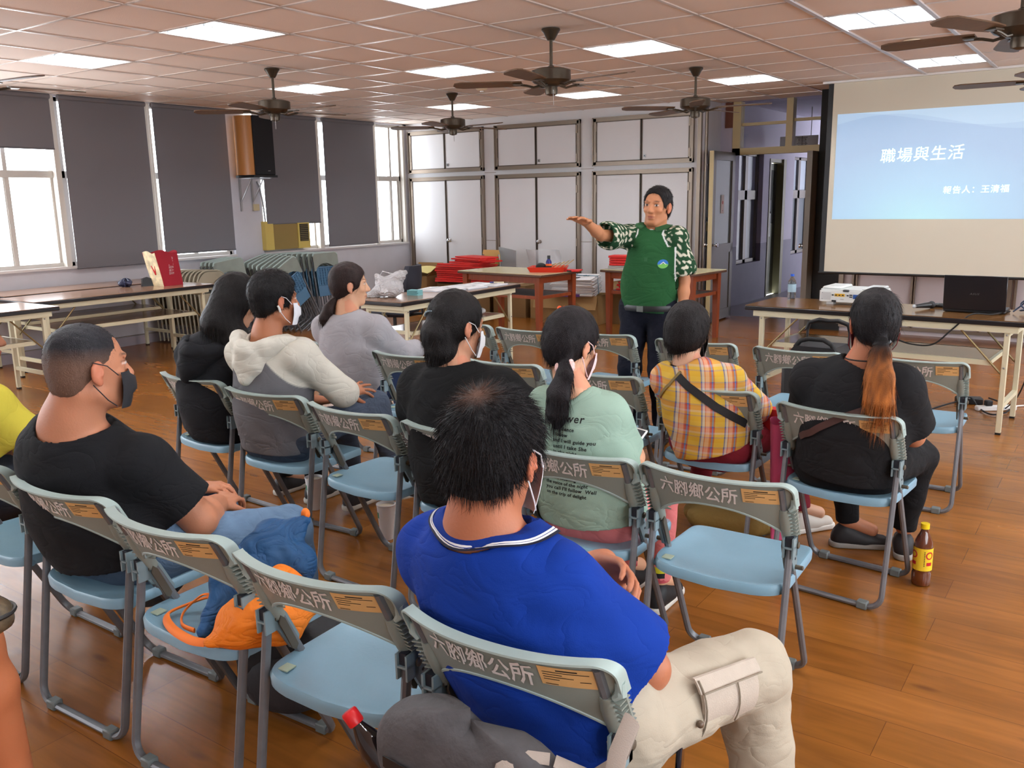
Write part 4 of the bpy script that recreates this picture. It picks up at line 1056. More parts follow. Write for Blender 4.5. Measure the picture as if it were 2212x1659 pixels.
# ------------------------------------------------------------------ the grey-green folding chairs
M_cfr = mat('chair_frame_grey', (112, 114, 118), .42, metal=.35, var=.08, vscale=30)
M_seat = mat('seat_blue_plastic', (126, 164, 184), .32, bump=.04, bscale=120, var=.04, vscale=9)
M_back = mat('back_grey_plastic', (136, 144, 136), .42, bump=.03, bscale=200, var=.05, vscale=10)
M_rim = mat('rim_pale_plastic', (160, 178, 174), .4, var=.05, vscale=14)
M_brk = mat('bracket_plastic', (124, 144, 150), .42)
M_link = mat('link_brown_steel', (92, 84, 72), .4, metal=.4)
M_foot = mat('foot_grey_plastic', (104, 112, 112), .5)
M_lab = mat('asset_label_orange', (216, 172, 112), .6, var=.06, vscale=20)
M_paint = mat('brush_paint_grey', (222, 216, 212), .6, var=.1, vscale=80)
M_slot = mat('slot_dark', (30, 34, 44), .6)

def back_pt(u, z, off=0.0):
    """point on the backrest sheet: u -1..1 across, z height, off = offset to the rear"""
    bul = -.058 * (1 - abs(u) ** 2.3)
    y = .020 - (z - .745) * .50 + bul - off
    return (u * .233, y, z)
def zt(u):
    if abs(u) > .85: return .714 + .033 * math.sqrt(max(0, 1 - ((abs(u) - .85) / .15) ** 2))
    return .747 - .004 * (1 - (u / .85) ** 2)
def zb(u):
    a = min(abs(u) / .86, 1.0)
    z = .650 - .078 * a ** 2.4
    return z
def arc(c, r, a0, a1, n, pl='yz'):
    return [(c[0] + r * math.cos(a0 + (a1 - a0) * k / n), c[1] + r * math.sin(a0 + (a1 - a0) * k / n)) for k in range(n + 1)]
def u_path(xh, top, bot, rc, n=6):
    """U shaped tube: down on the left, across, up on the right; top/bot = (y,z)"""
    ty, tz = top; by, bz = bot
    d = Vector((0, by - ty, bz - tz)); Ln = d.length; d.normalize()
    P = []
    q = Ln - rc
    P.append(Vector((-xh, ty, tz)))
    for k in range(n + 1):
        a = (PI / 2) * k / n
        P.append(Vector((-xh + rc * (1 - math.cos(a)), ty, tz)) + d * (q + rc * math.sin(a)))
    for k in range(n + 1):
        a = (PI / 2) * (1 - k / n)
        P.append(Vector((xh - rc * (1 - math.cos(a)), ty, tz)) + d * (q + rc * math.sin(a)))
    P.append(Vector((xh, ty, tz)))
    return P
def rib_part(s_, t, fold=None):
    q = MB()
    n_f = 7
    for k in range(n_f):
        z = .655 - k * .0125; y = .020 - (z - .745) * .50
        x0, x1 = s_ * .160, s_ * .228
        q.add([(s_ * .158, y - .012, z + .004), (s_ * .232, y - .026, z + .001), (s_ * .232, y + .016, z + .001), (s_ * .190, y + .016, z + .001),
               (s_ * .158, y - .012, z + .0015), (s_ * .232, y - .026, z - .0015), (s_ * .232, y + .016, z - .0015), (s_ * .190, y + .016, z - .0015)],
              [[0, 1, 2, 3], [7, 6, 5, 4], [0, 4, 5, 1], [1, 5, 6, 2], [2, 6, 7, 3], [3, 7, 4, 0]])
    return q.build('cooling_ribs' if False else 'ribbed_grip', M_back, t)
def make_chair():
    t = thing('folding_chair', 'folding chair', 'folding chair', (0, 0, 0), 0, 'blue-seated folding chairs in the audience')
    # rear frame
    P = u_path(.213, (.083, .55), (0, .012), .05)
    MB().tube(P, .0105, 8, rx=.013).build('rear_frame', M_cfr, t)
    # front frame, running up into the backrest
    P = u_path(.200, (.0135, .735), (.375, .012), .05)
    MB().tube(P, .0105, 8, rx=.013).build('front_frame', M_cfr, t)
    for y in (0, .375):
        for s_ in (-1, 1):
            MB().box(s_ * .148 - .02, s_ * .148 + .02, y - .017, y + .017, 0, .03, bev=.004).build('foot', M_foot, t)
    # brackets
    for s_ in (-1, 1):
        q = MB()
        x = s_ * .213
        q.box(x - .016, x - .011, .060, .102, .512, .572); q.box(x + .011, x + .016, .060, .102, .512, .572); q.box(x - .016, x + .016, .087, .102, .512, .572); q.box(x - .016, x + .016, .060, .102, .540, .545)
        xi = s_ * .2065
        q.prism([(.085, .568), (.115, .568), (.135, .54), (.172, .465), (.164, .435), (.142, .442), (.105, .505), (.085, .515)], xi - .0045, xi + .0045, 'x')
        q.build('bracket', M_brk, t)
        q = MB()
        for yy, zz, rr in ((.100, .543, .010), (.155, .452, .007)): q.lathe([(rr, -.02), (rr, .02), (rr * .6, .022), (0, .022)], n=10, M=T(x - s_ * .0, yy, zz) @ RY(PI / 2 * s_), cap=False)
        q.build('rivet', M_link, t)
        q = MB()
        for yy, zz in ((.128, .522), (.139, .501), (.149, .48)): q.lathe([(.0045, -.0052), (.0045, .0052)], n=8, M=T(xi, yy, zz) @ RY(PI / 2))
        q.build('slot_holes', M_slot, t)
        MB().box(x - .009, x + .009, .066, .086, .545, .5732).build('tube_end', M_slot, t)
        MB().prism([(.098, .553), (.112, .54), (.150, .455), (.142, .443), (.13, .45), (.093, .533)], s_ * .186 - .002, s_ * .186 + .002, 'x').build('folding_link', M_link, t)
    # backrest sheet
    NU, NV = 41, 9
    def fb(u, v):
        uu = -1 + 2 * u; a, b_ = zb(uu), zt(uu); return back_pt(uu, a + (b_ - a) * v)
    MB().grid(fb, NU, NV, thick=lambda u, v: (0, .0055, 0)).build('backrest', M_back, t)
    # pale rim: flange along the top, round the corners and down the ends
    path = []
    half = [(1.0, .672 + .042 * k / 4, 0.0) for k in range(4)] + [(.85 + .15 * math.cos(PI / 2 * k / 8), .714 + .033 * math.sin(PI / 2 * k / 8), PI / 2 * k / 8) for k in range(9)] + [(.85 * (1 - k / 14), zt(.85 * (1 - k / 14)), PI / 2) for k in range(1, 14)]
    path = [(-u, z, PI - a) for u, z, a in half] + [(0, zt(0), PI / 2)] + half[::-1]
    V_ = []; F_ = []
    for k, (u, z, an) in enumerate(path):
        p = Vector(back_pt(u, z)); e = abs(math.cos(an))
        o_ = Vector((math.cos(an) * .0032, 0, math.sin(an) * .0032)); fw = .010 + .006 * e
        wv = .016
        A = p + Vector((0, -wv, 0)); B = p + Vector((0, fw + .004, 0))
        V_ += [A + o_, B + o_, B - o_ * .4, A - o_ * .4]
    n_ = len(path)
    for k in range(n_ - 1):
        for j in range(4): F_.append([4 * k + j, 4 * k + (j + 1) % 4, 4 * k + 4 + (j + 1) % 4, 4 * k + 4 + j])
    F_ += [[3, 2, 1, 0], [4 * n_ - 4, 4 * n_ - 3, 4 * n_ - 2, 4 * n_ - 1]]
    MB().add(V_, F_, True).build('rim', M_rim, t)
    # lower lip of the sheet
    q = MB(); q.tube([Vector(back_pt(-.86 + 1.72 * k / 30, zb(-.86 + 1.72 * k / 30), -.002)) for k in range(31)], .0045, 6)
    q.build('lower_lip', M_rim, t)
    for s_ in (-1, 1):
        rib_part(s_, t)
        f = lambda z: (s_ * .200, .0135 - (z - .735) * .50, z)
        MB().tube([f(.665), f(.63), f(.59), f(.545)], [.014, .019, .0185, .016], 10).build('sleeve', M_back, t)
        MB().tube([Vector(back_pt(s_ * .985, .70, -.002)), Vector(back_pt(s_ * .985, .675, .006)) , Vector(back_pt(s_ * .93, .662, .008))], [.010, .012, .006], 8).build('grip_end', M_rim, t)
    # seat
    def seatmb():
        q = MB(); n = 48
        def ring(sx, sy, z0, crown=True, dz=0.0):
            o_ = []
            for k in range(n):
                a = 2 * PI * k / n; e = 2 / 7.0
                cx_, sy_ = math.cos(a), math.sin(a)
                X = math.copysign(abs(cx_) ** e, cx_); Y = math.copysign(abs(sy_) ** e, sy_)
                xx = X * .207 * sx; yy = Y * .192 * sy
                xx *= 1 - .02 * Y
                if Y < 0: yy -= .016 * (1 - X * X) * sy        # rear edge bows backwards
                zc = z0 + dz - .005 - .012 * (1 - (X * sx) ** 2) * (0.6 - .4 * Y * sy)
                if Y * sy > .6: zc -= .012 * ((Y * sy - .6) / .4) ** 2
                o_.append((xx, .235 + yy, zc))
            return o_
        rings = [ring(.95, .94, .398), ring(1.0, 1.0, .402), ring(1.005, 1.005, .424), ring(.985, .98, .433), ring(.95, .94, .434), ring(.9, .88, .430), ring(.6, .6, .429), ring(.25, .25, .428)]
        V_ = [p for r_ in rings for p in r_]; F_ = []
        for r_ in range(len(rings) - 1):
            for k in range(n): F_.append([r_ * n + k, r_ * n + (k + 1) % n, (r_ + 1) * n + (k + 1) % n, (r_ + 1) * n + k])
        F_.append(list(range(n))[::-1]); F_.append([(len(rings) - 1) * n + k for k in range(n)])
        q.add(V_, F_, True); return q
    st = seatmb().build('seat', M_seat, t)
    q = MB()
    for s_ in (-1, 1): q.tube([(s_ * .195, .078, .403), (s_ * .206, .078, .403)], .011, 10)
    q.build('seat_pivot', M_seat, t)
    MB().box(-.180, -.150, .072, .104, .4235, .4262).build('tape_patch', mat('pale_tape', (168, 184, 164), .4), st)
    # painted characters on the rear of the backrest
    V, F = text_pts('六腳鄉公所', .053, bold=.0008, shear=.12)
    V = [(v[0] * .98, v[1]) for v in V]
    rg = random.Random(5)
    VV = []
    for v in V:
        u = -.70 + v[0] / .265 * 1.08; z = .672 + v[1] * 1.08 + .0016 * math.sin(v[0] * 60)
        p = back_pt(u, z, .0022); VV.append((p[0] + .0005 * math.sin(v[1] * 900), p[1], p[2] + .0006 * math.sin(v[0] * 700)))
    MB().add(VV, F).build('painted_characters', M_paint, t)
    def lab(u0, u1, z0, z1, off, k=8):
        return lambda a, b_: back_pt(u0 + (u1 - u0) * a, z0 + (z1 - z0) * b_, off)
    q = MB(); q.grid(lab(.42, .85, .680, .727, .0022), 12, 2); lb = q.build('asset_label', M_lab, t)
    q = MB()
    for r_, (a, b_) in enumerate(((.56, .72), (.45, .80), (.45, .60), (.45, .68), (.45, .57), (.72, .80), (.45, .55))):
        z = .7215 - r_ * .0062
        if r_ == 5: z += .0062
        q.grid(lab(a, b_, z - (.0030 if r_ == 0 else .0017), z, .0030), 6, 2)
    q.build('label_print', M_ink, lb)
    return t
chair0 = reg(make_chair())
chair_used = [False]
ROWS = {
 1: ('rearmost row', 1.185), 2: ('second row from the rear', 2.30), 3: ('third row from the rear', 3.35), 4: ('front row', 4.41)}
MEAS = {(-.90, 2.287): (-.928, 2.305), (-.82, 3.245): (-.842, 3.272), (-2.39, 2.305): (-2.442, 2.338), (-2.42, 1.195): (-2.465, 1.206), (-.865, 1.185): (-.884, 1.192)}
def place(x, y, deg, lab):
    if not chair_used[0]:
        chair_used[0] = True; o = chair0
    else: o = dup(chair0)
    if (x, y) not in MEAS: x, y = x * 1.026, y * 1.026 - .022
    else: x, y = MEAS[(x, y)]
    o.location = (x, y, 0); o.rotation_euler = (0, 0, R(deg)); o['label'] = lab
    return o
# rear row, from the right
place(-.865, 1.185, 3, 'folding chair under the man in the royal blue polo shirt, grey bag hung behind')
place(-1.375, 1.19, 4, 'empty folding chair nearest the viewer, left of the man in blue')
place(-1.90, 1.19, 2, 'folding chair holding the orange and blue drawstring bag')
place(-2.42, 1.195, 2, 'folding chair under the heavy man in the black T-shirt')
place(-2.95, 1.20, 0, 'folding chair cut by the left edge under the person in yellow')
# second row
place(-.90, 2.287, 1, 'empty folding chair in front of the man in blue, wholly visible at right')
place(-1.375, 2.255, 1, 'folding chair under the ponytailed girl in the mint T-shirt')
place(-1.86, 2.28, 1, 'folding chair under the person in black with the low bun')
place(-2.39, 2.305, -2, 'empty folding chair with a white paper cup on the floor beneath it')
place(-2.91, 2.335, 3, 'folding chair under the person in the white and grey hoodie')
place(-3.47, 2.38, -2, 'folding chair under the long-haired person in the black hoodie')
# third row
place(-.82, 3.245, -6, 'folding chair under the woman in black with the orange-brown ponytail')
place(-1.385, 3.335, -2, 'folding chair under the person in the checked shirt')
place(-1.92, 3.37, 0, 'empty folding chair ahead of the girl in mint, left of the checked shirt')
place(-2.45, 3.39, 1, 'empty folding chair partly hidden by the shoulder of the person with the low bun')
place(-3.0, 3.32, 0, 'empty folding chair beside the woman in the grey top')
place(-3.535, 3.39, 5, 'folding chair under the woman in the grey long-sleeved top')
# front row
place(-.78, 4.40, 0, 'empty front-row folding chair right of the orange-brown ponytail')
place(-1.335, 4.395, -2, 'empty front-row folding chair before the trolley amplifier')
place(-1.885, 4.40, 2, 'front-row folding chair half hidden behind the head of the person in the checked shirt')
place(-2.49, 4.42, 1, 'empty front-row folding chair just in front of the presenter')
place(-2.935, 4.335, -1, 'empty front-row folding chair left of the one before the presenter')
place(-3.46, 4.37, 0, 'front-row folding chair mostly hidden behind the person with the low bun')

# ------------------------------------------------------------------ folded chairs stacked by the window
def make_folded():
    """the same chair folded flat, standing upright; front (+x) shows backrest and seat underside"""
    t = thing('folded_chair', 'folded chair', 'folding chair', (0, 0, 0), 0, 'folded plastic chairs stacked by the window')
    def flat(u, z, dx=0): return (.012 + .03 * (1 - abs(u) ** 2.3) * 0 + dx + .028 * abs(u) ** 2.5, u * .225, z)
    def fb(u, v):
        uu = -1 + 2 * u; a = .775 + .0 * uu - .09 * min(abs(uu) / .86, 1) ** 2.4; b_ = .905 - .035 * max(0, (abs(uu) - .85) / .15) ** 2
        return flat(uu, a + (b_ - a) * v)
    MB().grid(fb, 25, 6, thick=lambda u, v: (.008, 0, 0)).build('backrest', M_back, t)
    MB().tube([flat(-1 + k / 10, .905 - .035 * max(0, (abs(-1 + k / 10) - .85) / .15) ** 2) for k in range(21)], .010, 6).build('rim', M_rim, t)
    P = [(0, -.2, .86)] + [(0, -.2 + .05 * (1 - math.cos(PI / 2 * k / 4)), .06 - .05 * math.sin(PI / 2 * k / 4)) for k in range(5)] + [(0, .2 - .05 * (1 - math.cos(PI / 2 * (1 - k / 4))), .06 - .05 * math.sin(PI / 2 * (1 - k / 4))) for k in range(5)] + [(0, .2, .86)]
    MB().tube(P, .0105, 7).build('long_frame', M_cfr, t)
    P2 = [(.022, p[1] * 1.08, p[2] if p[2] < .3 else .60) for p in P]
    MB().tube([(p[0], p[1], p[2] + .035 if p[2] < .3 else p[2]) for p in P2], .0105, 7).build('short_frame', M_cfr, t)
    q = MB()
    for k in range(8): y = -.165 + .33 * k / 7; q.box(.03, .04, y - .0035, y + .0035, .50, .715)
    for k in range(7): z = .505 + .2 * k / 6; q.box(.03, .04, -.17, .17, z - .0035, z + .0035)
    q.box(.024, .034, -.18, .18, .36, .50, bev=.004); q.box(.022, .028, -.175, .175, .49, .72)
    q.tube([(.034, -.18, .5), (.034, -.178, .70), (.034, -.15, .725), (.034, .15, .725), (.034, .178, .70), (.034, .18, .5)], .007, 6)
    q.build('seat', mat('seat_blue_dark', (84, 124, 156), .4), t)
    return t
fold0 = reg(make_folded()); fu = [False]
def pfold(x, y, z, rx, ry, rz, lab):
    if not fu[0]: fu[0] = True; o = fold0
    else: o = dup(fold0)
    o.location = (x, y, z); o.rotation_euler = (R(rx), R(ry), R(rz)); o['label'] = lab
    return o
ordn = ['first', 'second', 'third', 'fourth', 'fifth', 'sixth', 'seventh', 'eighth', 'ninth', 'tenth', 'eleventh', 'twelfth', 'thirteenth']
for k in range(9):
    pfold(-8.42 - .062 * k, 7.93 - .03 * k, .0, 0, -6 - k * .2, 4, '%s folded grey-green chair from the front in the right-hand stack under the air conditioner' % ordn[k])
for k in range(8):
    pfold(-8.22 - .075 * k, 7.42 - .02 * k, .0, 24 - 1.6 * k, -7, 8, '%s folded grey-green chair from the front in the tilted middle stack' % ordn[k])
for k in range(4):
    pfold(-8.53 - .075 * k, 6.62, .0, 6, -7, 4, '%s folded grey-green chair from the front in the small stack left of the tilted one' % ordn[k])
# beige metal chairs
M_bg = mat('beige_chair_paint', (158, 150, 130), .4, metal=.15)
def make_beige():
    t = thing('beige_folded_chair', 'beige chair', 'folding chair', (0, 0, 0), 0, 'folded beige metal chairs by the table')
    n = 10; P = [(0, -.205, .02), (0, -.205, .66)] + [(0, -.205 + .13 * (1 - math.cos(PI / 2 * k / 5)), .66 + .15 * math.sin(PI / 2 * k / 5)) for k in range(1, 6)] + [(0, .205 - .13 * (1 - math.cos(PI / 2 * (1 - k / 5))), .66 + .15 * math.sin(PI / 2 * (1 - k / 5))) for k in range(6)] + [(0, .205, .66), (0, .205, .02)]
    MB().tube(P, .011, 8).build('frame', M_bg, t)
    def fb(u, v):
        uu = -1 + 2 * u; b_ = .80 - .11 * max(0, (abs(uu) - .35) / .65) ** 2.2; a = .60 + .03 * uu * uu; return (.008 + .02 * (1 - uu * uu), uu * .2, a + (b_ - a) * v)
    MB().grid(fb, 17, 5, thick=lambda u, v: (.003, 0, 0)).build('backrest', M_bg, t)
    MB().box(.012, .03, -.18, .18, .2, .56, bev=.008).build('seat', M_bg, t)
    MB().tube([(.04, -.18, .5), (.045, -.18, .03), (.045, .18, .03), (.04, .18, .5)], .009, 7).build('rear_frame', M_bg, t)
    return t
bg0 = reg(make_beige())
for k in range(12):
    o = bg0 if k == 0 else dup(bg0)
    o.location = (-8.36 - .058 * k, 6.16 - .012 * k, 0); o.rotation_euler = (R(-1), R(-5.5), R(3)); o['label'] = '%s folded beige metal chair from the front, behind the long-haired person in black' % ordn[k]
# ------------------------------------------------------------------ organic surfaces: signed distance fields meshed with surface nets
class Vol:
    def __init__(s, lo, hi, h):
        s.h = h; s.lo = np.array(lo, float) - 2 * h
        s.n = np.ceil((np.array(hi, float) + 2 * h - s.lo) / h).astype(int) + 1
        s.d = np.full(s.n, 1e3, np.float32)
    def _sub(s, lo, hi):
        a = np.clip(np.floor((lo - s.lo) / s.h).astype(int), 0, s.n); b = np.clip(np.ceil((hi - s.lo) / s.h).astype(int) + 1, 0, s.n)
        if np.any(b <= a): return None
        sl = tuple(slice(a[k], b[k]) for k in range(3))
        ax = [s.lo[k] + s.h * np.arange(a[k], b[k]) for k in range(3)]
        return sl, ax[0][:, None, None], ax[1][None, :, None], ax[2][None, None, :]
    def _mix(s, sl, dn, k):
        d = s.d[sl]
        if k <= 0: s.d[sl] = np.minimum(d, dn); return
        hh = np.clip(0.5 + 0.5 * (d - dn) / k, 0, 1)
        s.d[sl] = (d * (1 - hh) + dn * hh - k * hh * (1 - hh)).astype(np.float32)
    def _cut(s, sl, dn, k):
        d = s.d[sl]
        if k <= 0: s.d[sl] = np.maximum(d, -dn); return
        hh = np.clip(0.5 - 0.5 * (d + dn) / k, 0, 1)
        s.d[sl] = (d * (1 - hh) - dn * hh + k * hh * (1 - hh)).astype(np.float32)
    def cone(s, a, b, ra, rb, k=.02, flat=None, cut=False):
        """capsule from a to b with radii ra, rb; flat=(dir, f) squashes the cross-section along dir by f"""
        a = np.array(a, float); b = np.array(b, float); m = max(ra, rb) + k + 3 * s.h
        if flat: m = m / min(1, flat[1]) if flat[1] < 1 else m * flat[1]
        r_ = s._sub(np.minimum(a, b) - m, np.maximum(a, b) + m)
        if r_ is None: return s
        sl, X, Y, Z = r_
        px, py, pz = X - a[0], Y - a[1], Z - a[2]; ba = b - a; L2 = max(ba @ ba, 1e-9)
        t = np.clip((px * ba[0] + py * ba[1] + pz * ba[2]) / L2, 0, 1)
        qx, qy, qz = px - ba[0] * t, py - ba[1] * t, pz - ba[2] * t
        if flat:
            n = np.array(flat[0], float); n /= np.linalg.norm(n); f = flat[1]
            dn = qx * n[0] + qy * n[1] + qz * n[2]; e = (1 / f - 1) * dn
            qx, qy, qz = qx + e * n[0], qy + e * n[1], qz + e * n[2]
        d = (np.sqrt(qx * qx + qy * qy + qz * qz) - (ra + (rb - ra) * t)).astype(np.float32)
        if flat: d = d * min(1, flat[1] + .15)
        (s._cut if cut else s._mix)(sl, d, k); return s
    def chain(s, P, rs, k=.015, flat=None):
        for i in range(len(P) - 1): s.cone(P[i], P[i + 1], rs[i], rs[i + 1], k, flat)
        return s
    def ell(s, c, r, M=None, k=.02, cut=False):
        c = np.array(c, float); r = np.array(r, float); m = r.max() + k + 3 * s.h
        q = s._sub(c - m, c + m)
        if q is None: return s
        sl, X, Y, Z = q
        x, y, z = X - c[0], Y - c[1], Z - c[2]
        if M is not None:
            A = np.array(M)[:3, :3]
            x, y, z = x * A[0, 0] + y * A[1, 0] + z * A[2, 0], x * A[0, 1] + y * A[1, 1] + z * A[2, 1], x * A[0, 2] + y * A[1, 2] + z * A[2, 2]
        k0 = np.sqrt((x / r[0]) ** 2 + (y / r[1]) ** 2 + (z / r[2]) ** 2); k1 = np.sqrt((x / r[0] ** 2) ** 2 + (y / r[1] ** 2) ** 2 + (z / r[2] ** 2) ** 2)
        d = (k0 * (k0 - 1) / np.maximum(k1, 1e-6)).astype(np.float32)
        d = np.where(k0 < .3, -r.min() * .7, d).astype(np.float32)
        (s._cut if cut else s._mix)(sl, d, k); return s
    def plane(s, p, n, k=.0):
        """remove everything on the side the normal points to"""
        n = np.array(n, float); n /= np.linalg.norm(n)
        X = s.lo[0] + s.h * np.arange(s.n[0]); Y = s.lo[1] + s.h * np.arange(s.n[1]); Z = s.lo[2] + s.h * np.arange(s.n[2])
        d = ((X[:, None, None] - p[0]) * n[0] + (Y[None, :, None] - p[1]) * n[1] + (Z[None, None, :] - p[2]) * n[2]).astype(np.float32)
        s.d = np.maximum(s.d, d); return s
    def plane_in(s, p, n, c, rad):
        """like plane but only inside a ball around c"""
        c = np.array(c, float); q = s._sub(c - rad, c + rad)
        if q is None: return s
        sl, X, Y, Z = q; n = np.array(n, float); n /= np.linalg.norm(n)
        d = (X - p[0]) * n[0] + (Y - p[1]) * n[1] + (Z - p[2]) * n[2]
        ins = ((X - c[0]) ** 2 + (Y - c[1]) ** 2 + (Z - c[2]) ** 2) < rad * rad
        s.d[sl] = np.where(ins, np.maximum(s.d[sl], d), s.d[sl]).astype(np.float32); return s
    def slab(s, p, n, ln, rad):
        n = np.array(n, float); n /= np.linalg.norm(n); p = np.array(p, float); c = p + n * ln / 2
        q = s._sub(c - ln - rad, c + ln + rad)
        if q is None: return s
        sl, X, Y, Z = q
        d = (X - p[0]) * n[0] + (Y - p[1]) * n[1] + (Z - p[2]) * n[2]
        r2 = (X - p[0]) ** 2 + (Y - p[1]) ** 2 + (Z - p[2]) ** 2 - d * d
        ins = (d > -.03) & (d < ln) & (r2 < rad * rad)
        s.d[sl] = np.where(ins, np.maximum(s.d[sl], d), s.d[sl]).astype(np.float32); return s
    def grow(s, r): s.d = s.d - r; return s
    def field(s, fn):
        """add fn(X,Y,Z) to the distance near the surface (folds, strands)"""
        X = s.lo[0] + s.h * np.arange(s.n[0]); Y = s.lo[1] + s.h * np.arange(s.n[1]); Z = s.lo[2] + s.h * np.arange(s.n[2])
        s.d = (s.d + fn(X[:, None, None], Y[None, :, None], Z[None, None, :])).astype(np.float32); return s
    def mesh(s):
        d = s.d; n = d.shape
        ins = d < 0
        c = np.zeros(tuple(k - 1 for k in n), np.int8)
        for i in (0, 1):
            for j in (0, 1):
                for k in (0, 1): c += ins[i:n[0] - 1 + i, j:n[1] - 1 + j, k:n[2] - 1 + k]
        act = (c > 0) & (c < 8); idx = np.argwhere(act)
        acc = np.zeros((len(idx), 3)); cnt = np.zeros(len(idx))
        corners = [(i, j, k) for i in (0, 1) for j in (0, 1) for k in (0, 1)]
        for a in corners:
            for ax in range(3):
                if a[ax] == 1: continue
                b = list(a); b[ax] = 1
                ia = idx + np.array(a); ib = idx + np.array(b)
                va = d[ia[:, 0], ia[:, 1], ia[:, 2]]; vb = d[ib[:, 0], ib[:, 1], ib[:, 2]]
                m = (va < 0) != (vb < 0)
                t = np.where(m, va / np.where(m, va - vb, 1), 0)
                p = np.repeat(np.array(a, float)[None], len(idx), 0); p[:, ax] = t
                acc[m] += p[m]; cnt[m] += 1
        V = s.lo + s.h * (idx + acc / np.maximum(cnt, 1)[:, None])
        num = np.full(act.shape, -1, np.int64); num[act] = np.arange(len(idx))
        F = []
        for ax in range(3):
            o = [k for k in range(3) if k != ax]
            sl0 = [slice(None)] * 3; sl1 = [slice(None)] * 3
            sl0[ax] = slice(0, n[ax] - 1); sl1[ax] = slice(1, n[ax])
            A = ins[tuple(sl0)]; B = ins[tuple(sl1)]; ch = A != B
            e = np.argwhere(ch)
            ok = (e[:, o[0]] > 0) & (e[:, o[0]] < n[o[0]] - 1) & (e[:, o[1]] > 0) & (e[:, o[1]] < n[o[1]] - 1); e = e[ok]
            q = []
            for u, v in ((-1, -1), (0, -1), (0, 0), (-1, 0)):
                g = e.copy(); g[:, o[0]] += u; g[:, o[1]] += v; q.append(num[g[:, 0], g[:, 1], g[:, 2]])
            q = np.stack(q, 1); q = q[(q >= 0).all(1)] if len(q) else q
            e2 = e if len(q) == len(e) else e
            fl = A[e[:, 0], e[:, 1], e[:, 2]]
            if ax == 1: fl = ~fl
            q[~fl] = q[~fl][:, ::-1]
            F.append(q)
        F = np.concatenate(F)
        return V, F

def vmesh(name, vol, m, parent, col=None, origin=(0, 0, 0), smooth_it=1, extra=None):
    """build the mesh object; col = function(V)->(n,3) linear colours stored as attribute Col; extra=(V,F,colors) appended"""
    V, F = vol.mesh() if isinstance(vol, Vol) else vol
    # light Laplacian smoothing to take off the voxel terraces
    for _ in range(smooth_it):
        S = np.zeros_like(V); C_ = np.zeros(len(V))
        for a, b in ((0, 1), (1, 2), (2, 3), (3, 0)):
            np.add.at(S, F[:, a], V[F[:, b]]); np.add.at(C_, F[:, a], 1); np.add.at(S, F[:, b], V[F[:, a]]); np.add.at(C_, F[:, b], 1)
        V = V * .5 + .5 * S / np.maximum(C_, 1)[:, None]
    colors = col(V) if col is not None else None
    nv = len(V)
    faces = F
    if extra is not None:
        EV, EF, EC = extra
        V = np.concatenate([V, EV]); faces = np.concatenate([F, EF + nv])
        if colors is not None: colors = np.concatenate([colors, EC])
    me = bpy.data.meshes.new(name)
    me.vertices.add(len(V)); me.vertices.foreach_set('co', (V - np.array(origin)).astype(np.float32).ravel())
    me.loops.add(len(faces) * 4); me.loops.foreach_set('vertex_index', faces.astype(np.int32).ravel())
    me.polygons.add(len(faces)); me.polygons.foreach_set('loop_start', np.arange(0, len(faces) * 4, 4, dtype=np.int32)); me.polygons.foreach_set('loop_total', np.full(len(faces), 4, np.int32))
    me.polygons.foreach_set('use_smooth', np.ones(len(faces), bool))
    me.update(calc_edges=True); me.validate()
    if colors is not None and len(me.vertices) == len(colors):
        at = me.color_attributes.new('Col', 'FLOAT_COLOR', 'POINT')
        at.data.foreach_set('color', np.concatenate([colors, np.ones((len(colors), 1))], 1).astype(np.float32).ravel())
    me.materials.append(m)
    o = bpy.data.objects.new(name, me); COL.objects.link(o); o.parent = parent
    return o

def LC(c): return np.array(lin(c))
def nz3(p, f, s=0):
    """cheap smooth pseudo-noise in -1..1"""
    x, y, z = p[..., 0] * f + s, p[..., 1] * f + 1.7 * s, p[..., 2] * f - s
    return (np.sin(x + 1.3 * np.sin(y * 1.1 + z)) + np.sin(y * 1.3 + 1.1 * np.sin(z * .9 + x)) + np.sin(z * 1.2 + 1.2 * np.sin(x * 1.2 - y))) / 3
def nf(X, Y, Z, f, s=0):
    return (np.sin(X * f + s + 1.3 * np.sin(Y * f * 1.1 + Z * f)) + np.sin(Y * f * 1.3 + 1.1 * np.sin(Z * f * .9 + X * f + s)) + np.sin(Z * f * 1.2 + 1.2 * np.sin(X * f * 1.2 - Y * f))) / 3

